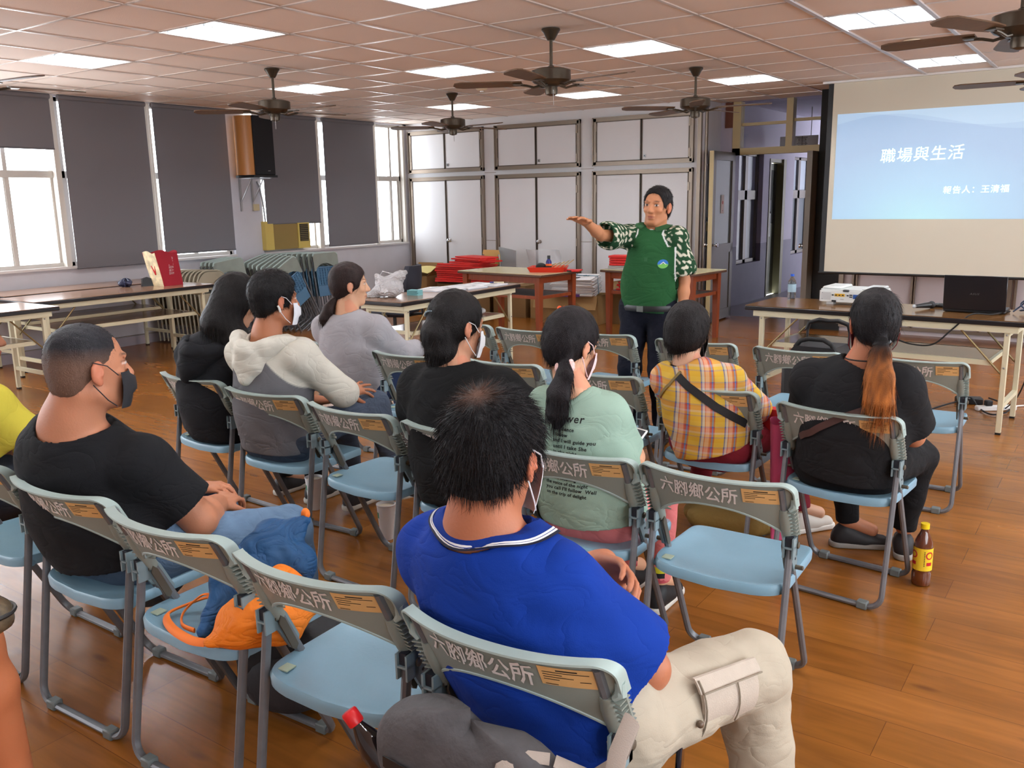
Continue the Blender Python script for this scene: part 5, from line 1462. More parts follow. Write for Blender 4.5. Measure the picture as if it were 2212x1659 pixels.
M_skin = mat('skin', (190, 130, 100), .5, attr=True, sss=.08, bump=.06, bscale=160, spec=.35)
M_cloth = mat('cloth', (90, 90, 90), .9, attr=True, bump=.12, bscale=420, var=.04, vscale=12, spec=.25)
def add_creases(m, sc=6.0, st=.3, dist=.02):
    nt = m.node_tree; N = nt.nodes; L = nt.links; b = N['Principled BSDF']
    tc = N.new('ShaderNodeTexCoord'); mp = N.new('ShaderNodeMapping'); mp.inputs['Scale'].default_value = (1.0, 1.0, 1.7); mp.inputs['Rotation'].default_value = (.3, .5, .2)
    L.new(tc.outputs['Object'], mp.inputs[0])
    n = N.new('ShaderNodeTexNoise'); n.inputs['Scale'].default_value = sc; n.inputs['Detail'].default_value = 2.5; n.inputs['Roughness'].default_value = .45; n.inputs['Distortion'].default_value = 1.6
    L.new(mp.outputs[0], n.inputs['Vector'])
    a = N.new('ShaderNodeMath'); a.operation = 'SUBTRACT'; a.inputs[1].default_value = .5; L.new(n.outputs['Fac'], a.inputs[0])
    ab = N.new('ShaderNodeMath'); ab.operation = 'ABSOLUTE'; L.new(a.outputs[0], ab.inputs[0])
    pw = N.new('ShaderNodeMath'); pw.operation = 'POWER'; pw.inputs[1].default_value = .55; L.new(ab.outputs[0], pw.inputs[0])
    bp = N.new('ShaderNodeBump'); bp.inputs['Strength'].default_value = st; bp.inputs['Distance'].default_value = dist
    L.new(pw.outputs[0], bp.inputs['Height'])
    old = b.inputs['Normal'].links[0].from_node if b.inputs['Normal'].links else None
    if old is not None: L.new(old.outputs[0], bp.inputs['Normal'])
    L.new(bp.outputs[0], b.inputs['Normal'])
add_creases(M_cloth)
M_hairm = mat('hair', (20, 18, 18), .5, attr=True, bump=.35, bscale=260, spec=.18)
M_denim = mat('denim', (60, 80, 110), .9, attr=True, bump=.2, bscale=600, var=.1, vscale=25, spec=.25)
add_creases(M_denim, 8, .35)

def P3(*a): return np.array(a, float)
def rotm(yaw=0, pitch=0, roll=0):
    """yaw about z (deg, 0 = facing +y, positive turns left), pitch nods down, roll tilts right"""
    return np.array(Matrix.Rotation(R(yaw), 3, 'Z') @ Matrix.Rotation(R(-pitch), 3, 'X') @ Matrix.Rotation(R(roll), 3, 'Y'))

class Head:
    """local head frame: x right ear, y face forward, z up, origin at the centre of the skull"""
    def __init__(s, c, yaw=0, pitch=0, roll=0, k=1.0, wide=1.0):
        s.c = np.array(c, float); s.R = rotm(yaw, pitch, roll); s.k = k; s.w = wide
    def g(s, x, y, z): return s.c + s.R @ (np.array([x * s.w, y, z]) * s.k)
    def loc(s, V): return (V - s.c) @ s.R / s.k / np.array([s.w, 1, 1])
    def skull(s, v, nose=True, ears=True):
        k = s.k; M = s.R; w_ = s.w
        v.ell(s.g(0, -.012, .03), np.array([.073 * w_, .092, .082]) * k, M, .01)
        v.ell(s.g(0, .022, -.03), np.array([.060 * w_, .066, .088]) * k, M, .03 * k)
        v.ell(s.g(0, .058, -.088), np.array([.030 * w_, .026, .020]) * k, M, .025 * k)
        v.cone(s.g(-.05, .0, -.065), s.g(-.016, .066, -.098), .018 * k, .013 * k, .02 * k); v.cone(s.g(.05, .0, -.065), s.g(.016, .066, -.098), .018 * k, .013 * k, .02 * k)
        if nose:
            v.cone(s.g(0, .082, .012), s.g(0, .104, -.024), .008 * k, .0125 * k, .012 * k)
            for q in (-1, 1): v.ell(s.g(q * .0125, .095, -.028), np.array([.0085, .010, .0075]) * k, M, .006 * k)
            for q in (-1, 1):
                v.ell(s.g(q * .031, .083, .012), np.array([.017, .009, .010]) * k, M, .006 * k, cut=True)   # eye sockets
                v.ell(s.g(q * .031, .074, .010), np.array([.0135, .0125, .0105]) * k, M, .003 * k)              # eyeballs
                v.cone(s.g(q * .016, .086, .030), s.g(q * .046, .076, .028), .006 * k, .005 * k, .008 * k)       # brow ridge
                v.ell(s.g(q * .040, .062, -.022), np.array([.018, .018, .014]) * k, M, .015 * k)                # cheekbone
            v.ell(s.g(0, .086, -.053), np.array([.024, .012, .007]) * k, M, .006 * k); v.ell(s.g(0, .084, -.066), np.array([.020, .012, .0075]) * k, M, .006 * k)
        if ears:
            for q in (-1, 1):
                A = M @ np.array(Matrix.Rotation(R(q * 22), 3, 'Z'))
                v.ell(s.g(q * .079, -.004, -.006), np.array([.008, .019, .031]) * k, A, .006 * k)
                v.ell(s.g(q * .086, .002, -.002), np.array([.0055, .011, .018]) * k, A, .004 * k, cut=True)
                v.ell(s.g(q * .077, .004, -.034), np.array([.006, .009, .010]) * k, A, .006 * k)
                v.cone(s.g(q * .080, .010, .006), s.g(q * .083, .009, -.014), .0035 * k, .004 * k, .003 * k)
        return s

def hand(v, wrist, dirv, palm_n, side, curl=(.3, .3, .35, .4), spread=.12, k=1.0, thumb=.6, r=.0085):
    """five separate fingers; dirv along the hand, palm_n = direction the palm faces, side=+1 thumb on the dirv x palm_n side"""
    d = np.array(dirv, float); d /= np.linalg.norm(d); n = np.array(palm_n, float); n -= d * (n @ d); n /= np.linalg.norm(n)
    t = np.cross(d, n) * side
    w = np.array(wrist, float)
    v.cone(w - d * .01 * k, w + d * .03 * k, .024 * k, .026 * k, .012, flat=(n, .72))
    for f in (-.028, -.010, .010, .028):
        v.cone(w + d * .012 * k + t * f * .6 * k, w + d * (.082 - abs(f - .004) * .18) * k + t * f * k, .016 * k, .0125 * k, .010, flat=(n, .85))
    v.ell(w + d * .038 * k + t * .026 * k + n * .008 * k, (.018 * k,) * 3, None, .012)
    L_ = (.062, .073, .078, .070); offs = (-.030, -.010, .0105, .030)
    for i in range(4):
        b = w + d * (.078 + (.006 if i in (1, 2) else 0)) * k + t * offs[i] * k
        c = curl[i]; dd = d + t * offs[i] / .03 * spread; dd /= np.linalg.norm(dd)
        ang = 0; p = b; rr = r * k * (1.0 if i else .88)
        for sgm, ln in enumerate((.45, .31, .24)):
            ang += c * (1.0, 1.25, .8)[sgm]
            q = p + (dd * math.cos(ang) + n * math.sin(ang)) * L_[i] * k * ln
            v.cone(p, q, rr, rr * .93, .003); p = q; rr *= .93
    b = w + d * .022 * k + t * .026 * k + n * .006 * k; td = d * .55 + t * .75 + n * thumb * .5; td /= np.linalg.norm(td)
    m1 = b + td * .040 * k; td2 = d * .85 + t * .30 + n * thumb; td2 /= np.linalg.norm(td2)
    m2 = m1 + td2 * .030 * k; m3 = m2 + (td2 + n * .2) / np.linalg.norm(td2 + n * .2) * .024 * k
    v.cone(b, m1, .0135 * k, .0115 * k, .008); v.cone(m1, m2, .0108 * k, .0098 * k, .003); v.cone(m2, m3, .0096 * k, .0085 * k, .003)

def strands(roots, dirs, length, width, colr, seed=1, curl=.15, droop=.3, seg=3, cvar=.25):
    """thin tapering ribbons as extra geometry for a hair mesh"""
    rg = np.random.RandomState(seed); n = len(roots)
    ln = length * (0.7 + .6 * rg.rand(n)) if np.isscalar(length) else length
    side = np.cross(dirs, rg.randn(n, 3)); side /= np.maximum(np.linalg.norm(side, axis=1), 1e-6)[:, None]
    wob = rg.randn(n, 3) * curl
    V = []; p = roots.copy(); d = dirs.copy()
    rings = []
    for k in range(seg + 1):
        w_ = width * (1 - k / seg * .92)
        rings.append((p - side * w_[..., None] / 2 if not np.isscalar(w_) else p - side * w_ / 2, p + side * w_ / 2))
        d = d + wob / seg + np.array([0, 0, -droop]) / seg; d /= np.linalg.norm(d, axis=1)[:, None]
        p = p + d * (ln / seg)[:, None]
    V = np.stack([q for r_ in rings for q in r_], 1).reshape(-1, 3)
    m = 2 * (seg + 1); base = np.arange(n)[:, None] * m
    F = np.concatenate([base + np.array([[2 * k, 2 * k + 1, 2 * k + 3, 2 * k + 2]]) for k in range(seg)], 0)
    sh = (1 + cvar * rg.randn(n)).clip(.5, 2.0)
    if callable(colr): C_ = colr(roots) * sh[:, None]
    else: C_ = np.array(colr)[None] * sh[:, None]
    C_ = np.repeat(C_, m, 0)
    return V, F, C_
def surf_points(V, F, n, seed, mask=None):
    rg = np.random.RandomState(seed)
    c = V[F].mean(1); e1 = V[F[:, 2]] - V[F[:, 0]]; e2 = V[F[:, 3]] - V[F[:, 1]]; nn = np.cross(e1, e2); nn /= np.maximum(np.linalg.norm(nn, axis=1), 1e-9)[:, None]
    idx = np.arange(len(F))
    if mask is not None: idx = idx[mask(c)]
    k = idx[rg.randint(0, len(idx), n)]
    w_ = rg.rand(n, 4); w_ /= w_.sum(1)[:, None]
    return (V[F[k]] * w_[..., None]).sum(1), nn[k]
# ------------------------------------------------------------------ people
def unit(a): a = np.array(a, float); return a / max(np.linalg.norm(a), 1e-9)
def pyth(col): return lambda V: np.repeat(LC(col)[None], len(V), 0)
SKIN_A = (196, 138, 108); SKIN_B = (176, 116, 86); SKIN_C = (206, 156, 128)

def skin_col(base, hd=None, lips=True):
    def f(V):
        c = np.repeat(LC(base)[None], len(V), 0)
        c *= (1 + .06 * nz3(V, 40))[:, None]
        if hd is not None:
            L_ = hd.loc(V); x, y, z = L_[:, 0], L_[:, 1], L_[:, 2]
            def blend(m, col):
                m = np.clip(m, 0, 1)[:, None]; return c * (1 - m) + LC(col)[None] * m
            near = (np.abs(x) < .12) & (np.abs(z) < .14) & (np.abs(y) < .14)
            if lips:
                m = np.where(near & (y > .06), 1 - ((x / .024) ** 2 + ((z + .0595) / .011) ** 2) ** 2, 0); c = blend(m * .8, (150, 80, 70))
                for q in (-1, 1):
                    m = np.where(near & (y > .05), 1 - (((x - q * .031) / .0135) ** 2 + ((z - .010) / .0055) ** 2) ** 3, 0); c = blend(m * 1.2, (214, 204, 196))
                    m = np.where(near & (y > .05), 1 - (((x - q * .031 + .002) / .0068) ** 2 + ((z - .010) / .0062) ** 2) ** 3, 0); c = blend(m * 1.4, (26, 18, 16))
                    m = np.where(near & (y > .05), 1 - (((x - q * .031) / .018) ** 2 + ((z - .0165 + 8 * (x - q * .031) ** 2) / .0022) ** 2), 0); c = blend(m, (40, 28, 24))
                    m = np.where(near & (y > .05), 1 - (((x - q * .032) / .021) ** 2 + ((z - .034 + 6 * (x - q * .032) ** 2) / .0042) ** 2), 0); c = blend(m * .8, (44, 34, 30))
            for q in (-1, 1):
                m = np.where(near & (q * x > .07) & (y > -.03), .35, 0); c = blend(m, (206, 110, 84))
        return c
    return f

def limb_len(a, b): return float(np.linalg.norm(np.array(a) - np.array(b)))

def person(label, P, group=None):
    """P: dictionary of joints (world coordinates) and looks; returns the root empty"""
    g = lambda k, d=None: P.get(k, d)
    A = {k: np.array(v, float) for k, v in P.items() if isinstance(v, tuple) and len(v) == 3 and k not in ('skin', 'shirt', 'trousers', 'haircol', 'shoe')}
    org = (A['hip'][0], A['hip'][1], 0)
    root = thing('person', label, 'person', org)
    h = g('vox', .006)
    skin = g('skin', SKIN_A)
    hd = Head(A['head'], *g('hrot', (0, 0, 0)), k=g('hk', 1.0), wide=g('hw', 1.0))
    lat = unit(A['shR'] - A['shL']); up = unit(A['neckb'] - A['hip']); dep = unit(np.cross(lat, up))   # dep points ahead of the chest or behind
    bw = g('bw', .15); bd = g('bd', .105); ar = g('ar', .042); fl = bd / bw
    wa = A['waist'] if 'waist' in A else (A['hip'] * .55 + A['chest'] * .45)
    # ---- body (one continuous skin surface)
    pts = [A[k] for k in ('head', 'hip', 'chest', 'elL', 'elR', 'wrL', 'wrR') if k in A] + [A[k] for k in ('knL', 'knR', 'anL', 'anR') if k in A]
    pts = np.array(pts); lo = pts.min(0) - .20; hi = pts.max(0) + .20; lo[2] = max(lo[2], -.01)
    v = Vol(lo, hi, h)
    hd.skull(v)
    nk = g('nr', .056)
    hb = hd.g(0, -.022, -.06)
    v.cone(hb, A['neckb'], nk * .98, nk * 1.06, .02)
    v.cone(A['neckb'] + up * .0, A['neckb'] - up * .07, nk * 1.2, bw * .62, .05, flat=(dep, .75))
    sk = .86
    v.cone(A['chest'] + up * .03, wa, bw * sk, bw * sk * .9, .04, flat=(dep, fl)); v.cone(wa, A['hip'], bw * sk * .9, bw * sk * .95, .04, flat=(dep, fl))
    v.cone(A['shL'], A['shR'], ar * 1.0, ar * 1.0, .05)
    for s_ in 'LR':
        v.cone(A['sh' + s_], A['el' + s_], ar * 1.08, ar * .86, .025); v.ell(A['sh' + s_], (ar * 1.15,) * 3, None, .03)
        w_ = A['wr' + s_]; e = A['el' + s_]; m = e * .68 + w_ * .32
        v.cone(e, m, ar * .86, ar * .90, .015); v.cone(m, w_, ar * .90, ar * .60, .015)
        hn = g('hand' + s_)
        if hn: 
            hk_ = g('handk', 1.0)
            hand(v, w_, hn['d'], hn['n'], hn['side'], hn.get('curl', (.3, .3, .35, .4)), hn.get('spread', .12), hk_, hn.get('thumb', .6))
    if 'knL' in A:
        for s_ in 'LR':
            hp = A['hip'] + lat * (.085 if s_ == 'R' else -.085); lr = g('lr', .075)
            v.chain([hp, A['kn' + s_], A['an' + s_]], [lr * .85, lr * .6, lr * .42], .02)
            if 'foot' + s_ in P: v.cone(A['an' + s_], A['an' + s_] + unit(P['foot' + s_]) * .1 - np.array([0, 0, .04]), lr * .42, .03, .02)
    vmesh('body', v, M_skin, root, skin_col(skin, hd, g('face', True)), org, 1)
    # ---- upper garment
    o = g('ease', .014); sc = g('shirt', (60, 60, 60)); cf = g('shirtfn')
    lo2 = np.minimum.reduce([A['hip'], A['shL'], A['shR'], A['elL'], A['elR'], A['wrL'], A['wrR']]) - (bw + .12); hi2 = np.maximum.reduce([A['neckb'], A['shL'], A['shR'], A['elL'], A['elR'], A['wrL'], A['wrR']]) + (bw * .6 + .12)
    v = Vol(lo2, hi2, h)
    v.cone(A['chest'] + up * .04, A['chest'] - up * .06, bw * .93 + o, bw + o, .03, flat=(dep, fl * 1.02)); v.cone(A['chest'] - up * .06, wa, bw + o, bw * g('wst', 1.0) + o, .04, flat=(dep, fl)); v.cone(wa, A['hip'], bw * g('wst', 1.0) + o, bw * g('hps', 1.05) + o, .04, flat=(dep, fl))
    v.cone(A['neckb'] - up * .025, A['neckb'] - up * .09, nk + .010, bw * .75, .045, flat=(dep, .8))
    v.cone(A['shL'] + (A['neckb'] - A['shL']) * .1, A['neckb'] - up * .03, ar + o, nk * .8, .045); v.cone(A['shR'] + (A['neckb'] - A['shR']) * .1, A['neckb'] - up * .03, ar + o, nk * .8, .045)
    v.cone(A['shL'], A['shR'], ar + o, ar + o, .05)
    sl = g('sleeve', .6)   # share of the upper arm; > 1 reaches down the forearm
    so = g('sease', .016)
    cuts = []
    for s_ in 'LR':
        S_, E_, W_ = A['sh' + s_], A['el' + s_], A['wr' + s_]
        v.ell(S_, (ar * 1.15 + o,) * 3, None, .03)
        if sl <= 1:
            q = S_ + (E_ - S_) * (sl + .05); v.cone(S_, q, ar * 1.15 + o, ar * .98 + so * 1.9, .035); cuts.append((S_ + (E_ - S_) * sl, E_ - S_))
        else:
            v.cone(S_, E_, ar * 1.12 + o, ar * .95 + so, .03); q = E_ + (W_ - E_) * (sl - 1 + .04); v.cone(E_, q, ar * .95 + so, ar * .72 + so, .02); cuts.append((E_ + (W_ - E_) * (sl - 1), W_ - E_))
    fa = g('fold', .004)
    ff = g('foldf', 26)
    v.field(lambda X, Y, Z: fa * nf(X, Y, Z, ff, 1.0) + fa * .6 * nf(X, Y, Z, ff * 2.1, 3.0))
    for c_, n_ in cuts: v.slab(c_, n_, .13, g('cutr', ar + so * 2.2 + .028))
    # neck opening
    nd = unit(hb - A['neckb']); fo = g('neckopen', .012)
    v.cone(A['neckb'] - nd * .015, A['neckb'] + nd * .2, nk + fo, nk + fo + .05, .008, cut=True)
    hem = g('hem', .06); hd_ = g('hemdir', None); hd_ = unit(hd_) if hd_ is not None else -up
    v.plane(A['hip'] + hd_ * hem, hd_)
    if g('shirtextra'): g('shirtextra')(v)
    g0 = vmesh(g('shirtname', 'shirt'), v, g('shirtmat', M_cloth), root, cf if cf else (lambda V: LC(sc)[None] * (1 + .05 * nz3(V, 12))[:, None]), org, 2)
    # ---- trousers
    if 'knL' in A:
        tc = g('trousers', (40, 44, 60)); tr = g('tr', .088)
        pts = np.array([A[k] for k in ('hip', 'knL', 'knR', 'anL', 'anR')]); lo = pts.min(0) - .2; hi = pts.max(0) + .2
        v = Vol(lo, hi, g('tvox', h + .001))
        dn = up
        v.cone(A['hip'] - lat * .05, A['hip'] + lat * .05, bw * .90, bw * .90, .03, flat=(dep, max(fl * .95, .7)))
        for s_ in 'LR':
            hp = A['hip'] + lat * (.085 if s_ == 'R' else -.085) * (bw / .15)
            K_, N_ = A['kn' + s_], A['an' + s_]
            v.cone(hp, K_, tr * 1.05, tr * g('knk', .82), .03); v.cone(K_, N_, tr * g('knk', .82), tr * g('cuff', .6), .02)
            v.plane_in(N_, N_ - K_, N_ + unit(N_ - K_) * .08, .12)
        tf = g('tfold', .005)
        v.field(lambda X, Y, Z: tf * nf(X, Y, Z, 30, 2.0) + tf * .5 * nf(X, Y, Z, 64, 0.4))
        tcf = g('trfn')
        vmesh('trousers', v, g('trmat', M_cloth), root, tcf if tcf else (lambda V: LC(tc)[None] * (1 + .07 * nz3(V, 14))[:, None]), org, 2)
        if g('shoe'):
            for s_ in 'LR':
                if 'foot' + s_ not in P: continue
                f = unit(P['foot' + s_]); a = A['an' + s_].copy()
                if not g('footfree'): a[2] = .085
                v = Vol(a - .3, a + .3, .005)
                dwn = np.array([0, 0, -1.0]); hz = a + dwn * .045
                v.ell(hz - f * .03, (.038, .038, .045), None, .02); v.cone(hz + f * .02 + dwn * .008, hz + f * .145 + dwn * .012, .036, .032, .03)
                v.cone(a + dwn * .01 - f * .01, a + f * .07 + dwn * .045, .037, .030, .03)
                v.plane(a + dwn * .083, dwn)
                sh = vmesh('shoe', v, mat('shoe_upper', (90, 90, 90), .6, attr=True), root, pyth(g('shoe')), org, 1)
                v = Vol(a - .3, a + .3, .005)
                v.cone(hz - f * .035 + dwn * .025, hz + f * .15 + dwn * .025, .040, .037, .01); v.plane(a + dwn * .0845, dwn); v.plane(a + dwn * .058, -dwn)
                vmesh('sole', v, mat('shoe_sole', (90, 90, 90), .7, attr=True), sh, pyth(g('sole', (190, 186, 176))), org, 1)
    # ---- hair
    hs = g('hair', 'short'); hc = g('haircol', (26, 22, 22)); hk = hd.k
    tail = g('tail')        # list of points and radii for a ponytail or long hair
    box = [hd.g(a, b, c) for a in (-.13, .13) for b in (-.15, .13) for c in (-.16, .15)] + ([np.array(p) for p in tail[0]] if tail else [])
    box = np.array(box); lo = box.min(0) - .04; hi = box.max(0) + .04
    v = Vol(lo, hi, g('hvox', min(h, .005)))
    t_ = g('hth', 1.0)
    M = hd.R; w_ = hd.w
    v.ell(hd.g(0, -.016, .030), np.array([(.073 + .012 * t_) * w_, .090 + .014 * t_, .082 + .016 * t_]) * hk, M, .01)
    if hs in ('short', 'crew'):
        v.ell(hd.g(0, -.050, -.025), np.array([.068 * w_, .052, .068]) * hk, M, .03)
        v.ell(hd.g(0, .116, g('hairline', -.010)), np.array([.10, .086, .098]) * hk, M, .01, cut=True)
        v.ell(hd.g(0, .03, -.095), np.array([.12, .09, .07]) * hk, M, .01, cut=True)
    elif hs == 'bob':
        v.ell(hd.g(0, -.030, -.02), np.array([.088 * w_, .090, .105]) * hk, M, .03)
        v.ell(hd.g(0, .115, -.045), np.array([.072, .085, .115]) * hk, M, .01, cut=True)
    elif hs in ('pony', 'bun'):
        v.ell(hd.g(0, -.045, -.02), np.array([.070 * w_, .060, .075]) * hk, M, .03)
        v.ell(hd.g(0, .115, -.02), np.array([.095, .085, .10]) * hk, M, .01, cut=True)
        v.ell(hd.g(0, .05, -.10), np.array([.12, .085, .07]) * hk, M, .01, cut=True)
    elif hs == 'long':
        v.ell(hd.g(0, -.03, -.04), np.array([.092 * w_, .085, .12]) * hk, M, .03)
        v.ell(hd.g(0, .125, -.05), np.array([.070, .085, .12]) * hk, M, .01, cut=True)
    if hs in ('short', 'crew', 'pony', 'bun'):
        for q in (-1, 1): v.ell(hd.g(q * .088, .006, -.012), np.array([.020, .024, .034]) * hk, M, .004, cut=True)
    if tail: v.chain([np.array(p) for p in tail[0]], tail[1], .02, flat=(tail[2], tail[3]) if len(tail) > 2 else None)
    gr = g('groove', .0016)
    v.field(lambda X, Y, Z: gr * nf(X, Y, Z * .35, 190, 1.0))
    hcf = g('haircolfn') or (lambda V: LC(hc)[None] * (1 + .25 * nz3(V * np.array([1, 1, .25]), 160))[:, None].clip(.4, 2))
    V_, F_ = v.mesh()
    ns = g('nstr', 1500); ex = None
    if ns:
        mask = g('strmask')
        pr, nn = surf_points(V_, F_, ns, 3, mask)
        L_ = hd.loc(pr)
        flow = np.zeros_like(pr); cr = np.array(g('crown', (0, -.07, .10)))
        fl_ = L_ - cr; fl_ = fl_ @ hd.R.T; fl_ /= np.maximum(np.linalg.norm(fl_, axis=1), 1e-6)[:, None]
        fl_ -= nn * (fl_ * nn).sum(1)[:, None]; fl_ /= np.maximum(np.linalg.norm(fl_, axis=1), 1e-6)[:, None]
        lift = g('lift', .45)
        below = L_[:, 2] < -.10
        fl_[below] = np.array([0, 0, -1.0])
        dr = fl_ + nn * lift; dr[below] = fl_[below] + nn[below] * .12; dr /= np.linalg.norm(dr, axis=1)[:, None]
        ln = g('strlen', .025) * (.6 + .8 * np.random.RandomState(5).rand(ns)); ln[below] *= g('tailstr', 1.0)
        ex = strands(pr - nn * .002, dr, ln, g('strw', .0013), hcf, 2, g('strcurl', .2), g('strdroop', .2))
    vmesh('hair', (V_, F_), M_hairm, root, hcf, org, 1, ex)
    root['_'] = 0; del root['_']
    return root, hd, A, org

def face_mask(root, hd, org, col, name='face_mask', side=(-1, 1)):
    m = mat('mask_%d_%d_%d' % col, col, .8, bump=.1, bscale=300)
    def fn(u, v_):
        a = (u - .5) * 2 * 1.12; z = -.108 + .098 * v_
        r_ = 1.0 - .16 * (abs(v_ - .45) * 1.6) ** 2
        return tuple(Vector(hd.g(.080 * math.sin(a) * (1 - .12 * (1 - v_)), .012 + (.094 * r_) * math.cos(a) ** .75 + (.012 if .35 < v_ < .8 else 0) * math.cos(a) ** 4, z)) - Vector(org))
    n_ = hd.R @ np.array([0, .002, 0])
    o = MB().grid(fn, 17, 10, thick=lambda u, v_: tuple(n_)).build(name, m, root)
    q = MB()
    for s_ in side:
        for z0, z1 in ((-.016, .022), (-.098, -.036)):
            a0 = 1.12; p0 = hd.g(s_ * .074, .05 if z0 > -.05 else .045, z0)
            p1 = hd.g(s_ * .083, .02, (z0 + z1) / 2 + (.008 if z0 > -.05 else -.012)); p2 = hd.g(s_ * .085, -.016, z1)
            q.tube([tuple(Vector(p) - Vector(org)) for p in (p0, p1, p2)], .0017, 5)
    q.build('mask_strap', m, root)
    return o
def proj_on(objs, V, F, dirv, off, name, m, root, org):
    """drop flat lettering onto a garment along dirv"""
    bm = bmesh.new()
    dg = bpy.context.evaluated_depsgraph_get(); dg.update()
    tree = BVHTree.FromPolygons([v.co.copy() for v in objs.data.vertices], [list(p.vertices) for p in objs.data.polygons])
    out = []
    for p in V:
        o_ = Vector(p) - Vector(org)
        h_ = tree.ray_cast(o_, Vector(dirv))
        out.append((h_[0] + h_[1] * off) if h_[0] else o_)
    # drop faces whose corners missed or jumped
    MB().add(out, F).build(name, m, root)
    bm.free()
# ------------------------------------------------------------------ the people in the room
# man in the royal blue polo shirt (nearest)
def crown_col(V):
    b = LC((24, 22, 24))[None] * (1 + .3 * nz3(V * np.array([1, 1, .3]), 150))[:, None].clip(.5, 2)
    L_ = BH.loc(V); d = np.sqrt((L_[:, 0] + .002) ** 2 + (L_[:, 1] + .075) ** 2 + (L_[:, 2] - .108) ** 2)
    m = np.clip((.036 - d) / .03, 0, 1)[:, None] * .55
    return b * (1 - m) + LC((104, 68, 48))[None] * m
BH = Head((-.985, 1.335, 1.045), 2, 12, 2, k=1.04, wide=1.08)
blue = dict(head=(-.985, 1.335, 1.045), hrot=(2, 12, 2), hk=1.04, hw=1.08, neckb=(-.995, 1.305, .880), chest=(-.975, 1.345, .72), waist=(-.915, 1.37, .60), hip=(-.86, 1.40, .50),
    shL=(-1.165, 1.355, .79), shR=(-.845, 1.345, .79), elL=(-1.21, 1.52, .60), elR=(-.708, 1.462, .605), wrL=(-.885, 1.60, .742), wrR=(-.90, 1.62, .62),
    knR=(-.615, 1.80, .475), anR=(-.56, 1.80, .09), knL=(-1.02, 1.82, .46), anL=(-1.04, 1.86, .09), footR=(.1, 1, 0), footL=(-.1, 1, 0),
    bw=.185, bd=.125, ar=.050, nr=.064, lr=.085, tr=.098, cuff=.72, knk=.86, skin=(176, 112, 82), shirt=(10, 50, 140), trousers=(178, 168, 150), shoe=(60, 60, 64), vox=.005, tvox=.006, sleeve=.86, sease=.024, ease=.018,
    handL=dict(d=(1, -.45, .10), n=(-.1, -.8, -.5), side=1, curl=(.35, .35, .4, .45)), handR=dict(d=(-1, .1, .1), n=(0, -1, 0), side=-1), hem=.06, fold=.0045, foldf=20,
    hair='short', haircolfn=crown_col, nstr=9000, strlen=.030, lift=.55, strw=.0013, hth=1.05, hvox=.004, crown=(-.002, -.075, .108), tfold=.006, neckopen=.016)
r_, hd, A_, og = person('man in royal blue polo shirt and light cargo trousers, seated nearest the viewer', blue)
face_mask(r_, hd, og, (226, 228, 232))
# turned-down collar with white stripes
nb = np.array(blue['neckb']); ax = unit(np.array([.01, .10, .42]))
e1 = unit(np.cross(ax, [0, 1, 0])); e2 = np.cross(ax, e1)
def collar(name, shirt, v0, v1, m, off=.004, th=.0025, op=.35, root=None, nb=None, org=None, ax=None, e1=None, e2=None, r0=.07, r1=.115, hgt=.03, sy=.9, nu=48, nv=6):
    """turned-down collar draped from the neck (v=0) to its edge (v=1) over the shirt; built between v0 and v1"""
    tree = BVHTree.FromPolygons([v.co.copy() for v in shirt.data.vertices], [list(p.vertices) for p in shirt.data.polygons])
    def fn(u, v):
        v = v0 + (v1 - v0) * v
        a = op + (2 * PI - 2 * op) * u
        d = math.cos(a) * (-e2) * sy + math.sin(a) * e1
        pin = Vector(nb + d * r0 + ax * hgt - org); far = Vector(nb + d * r1 * (1 + .25 * max(0, math.cos(a)) ** 2) + ax * .02 - org)
        h_ = tree.find_nearest(far); pout = h_[0] + h_[1] * off
        p = pin.lerp(pout, v)
        h_ = tree.find_nearest(p)
        if (p - h_[0]).dot(h_[1]) < off: p = h_[0] + h_[1] * off
        return tuple(p)
    K_ = 48; G = [[Vector(fn(i / (K_ - 1), j / 7)) for i in range(K_)] for j in range(8)] 
    for _ in range(6):
        G = [[r_[i] if i in (0, K_ - 1) else r_[i] * .4 + (r_[i - 1] + r_[i + 1]) * .3 for i in range(K_)] for r_ in G]
    def f2(u, v):
        a = u * (K_ - 1); b = v * 7; i = min(int(a), K_ - 2); j = min(int(b), 6); a -= i; b -= j
        p = G[j][i].lerp(G[j][i + 1], a).lerp(G[j + 1][i].lerp(G[j + 1][i + 1], a), b)
        h_ = tree.find_nearest(p)
        if (p - h_[0]).dot(h_[1]) < off * .8: p = p + h_[1] * (off * .8 - (p - h_[0]).dot(h_[1]))
        return tuple(p)
    return MB().grid(f2, nu, nv, thick=lambda u, v: (0, 0, th)).build(name, m, root)
M_blue = mat('royal_blue_pique', (10, 46, 128), .85, bump=.2, bscale=500, spec=.25)
if e2[1] > 0: e2 = -e2
shb = [o for o in r_.children if o.name.startswith('shirt')][0]
kw = dict(root=r_, nb=nb, org=np.array(og), ax=ax, e1=e1, e2=e2, r0=.074, r1=.140, hgt=.026)
collar('collar', shb, 0, 1, M_blue, off=.005, **kw)
collar('collar_stripe', shb, .80, .86, M_paper, off=.0085, nv=3, th=.001, **kw)
collar('collar_stripe', shb, .90, .96, M_paper, off=.0085, nv=3, th=.001, **kw)
collar('collar_edge', shb, .97, 1.06, mat('navy_edge', (10, 14, 40), .8), off=.0085, nv=3, th=.001, **kw)
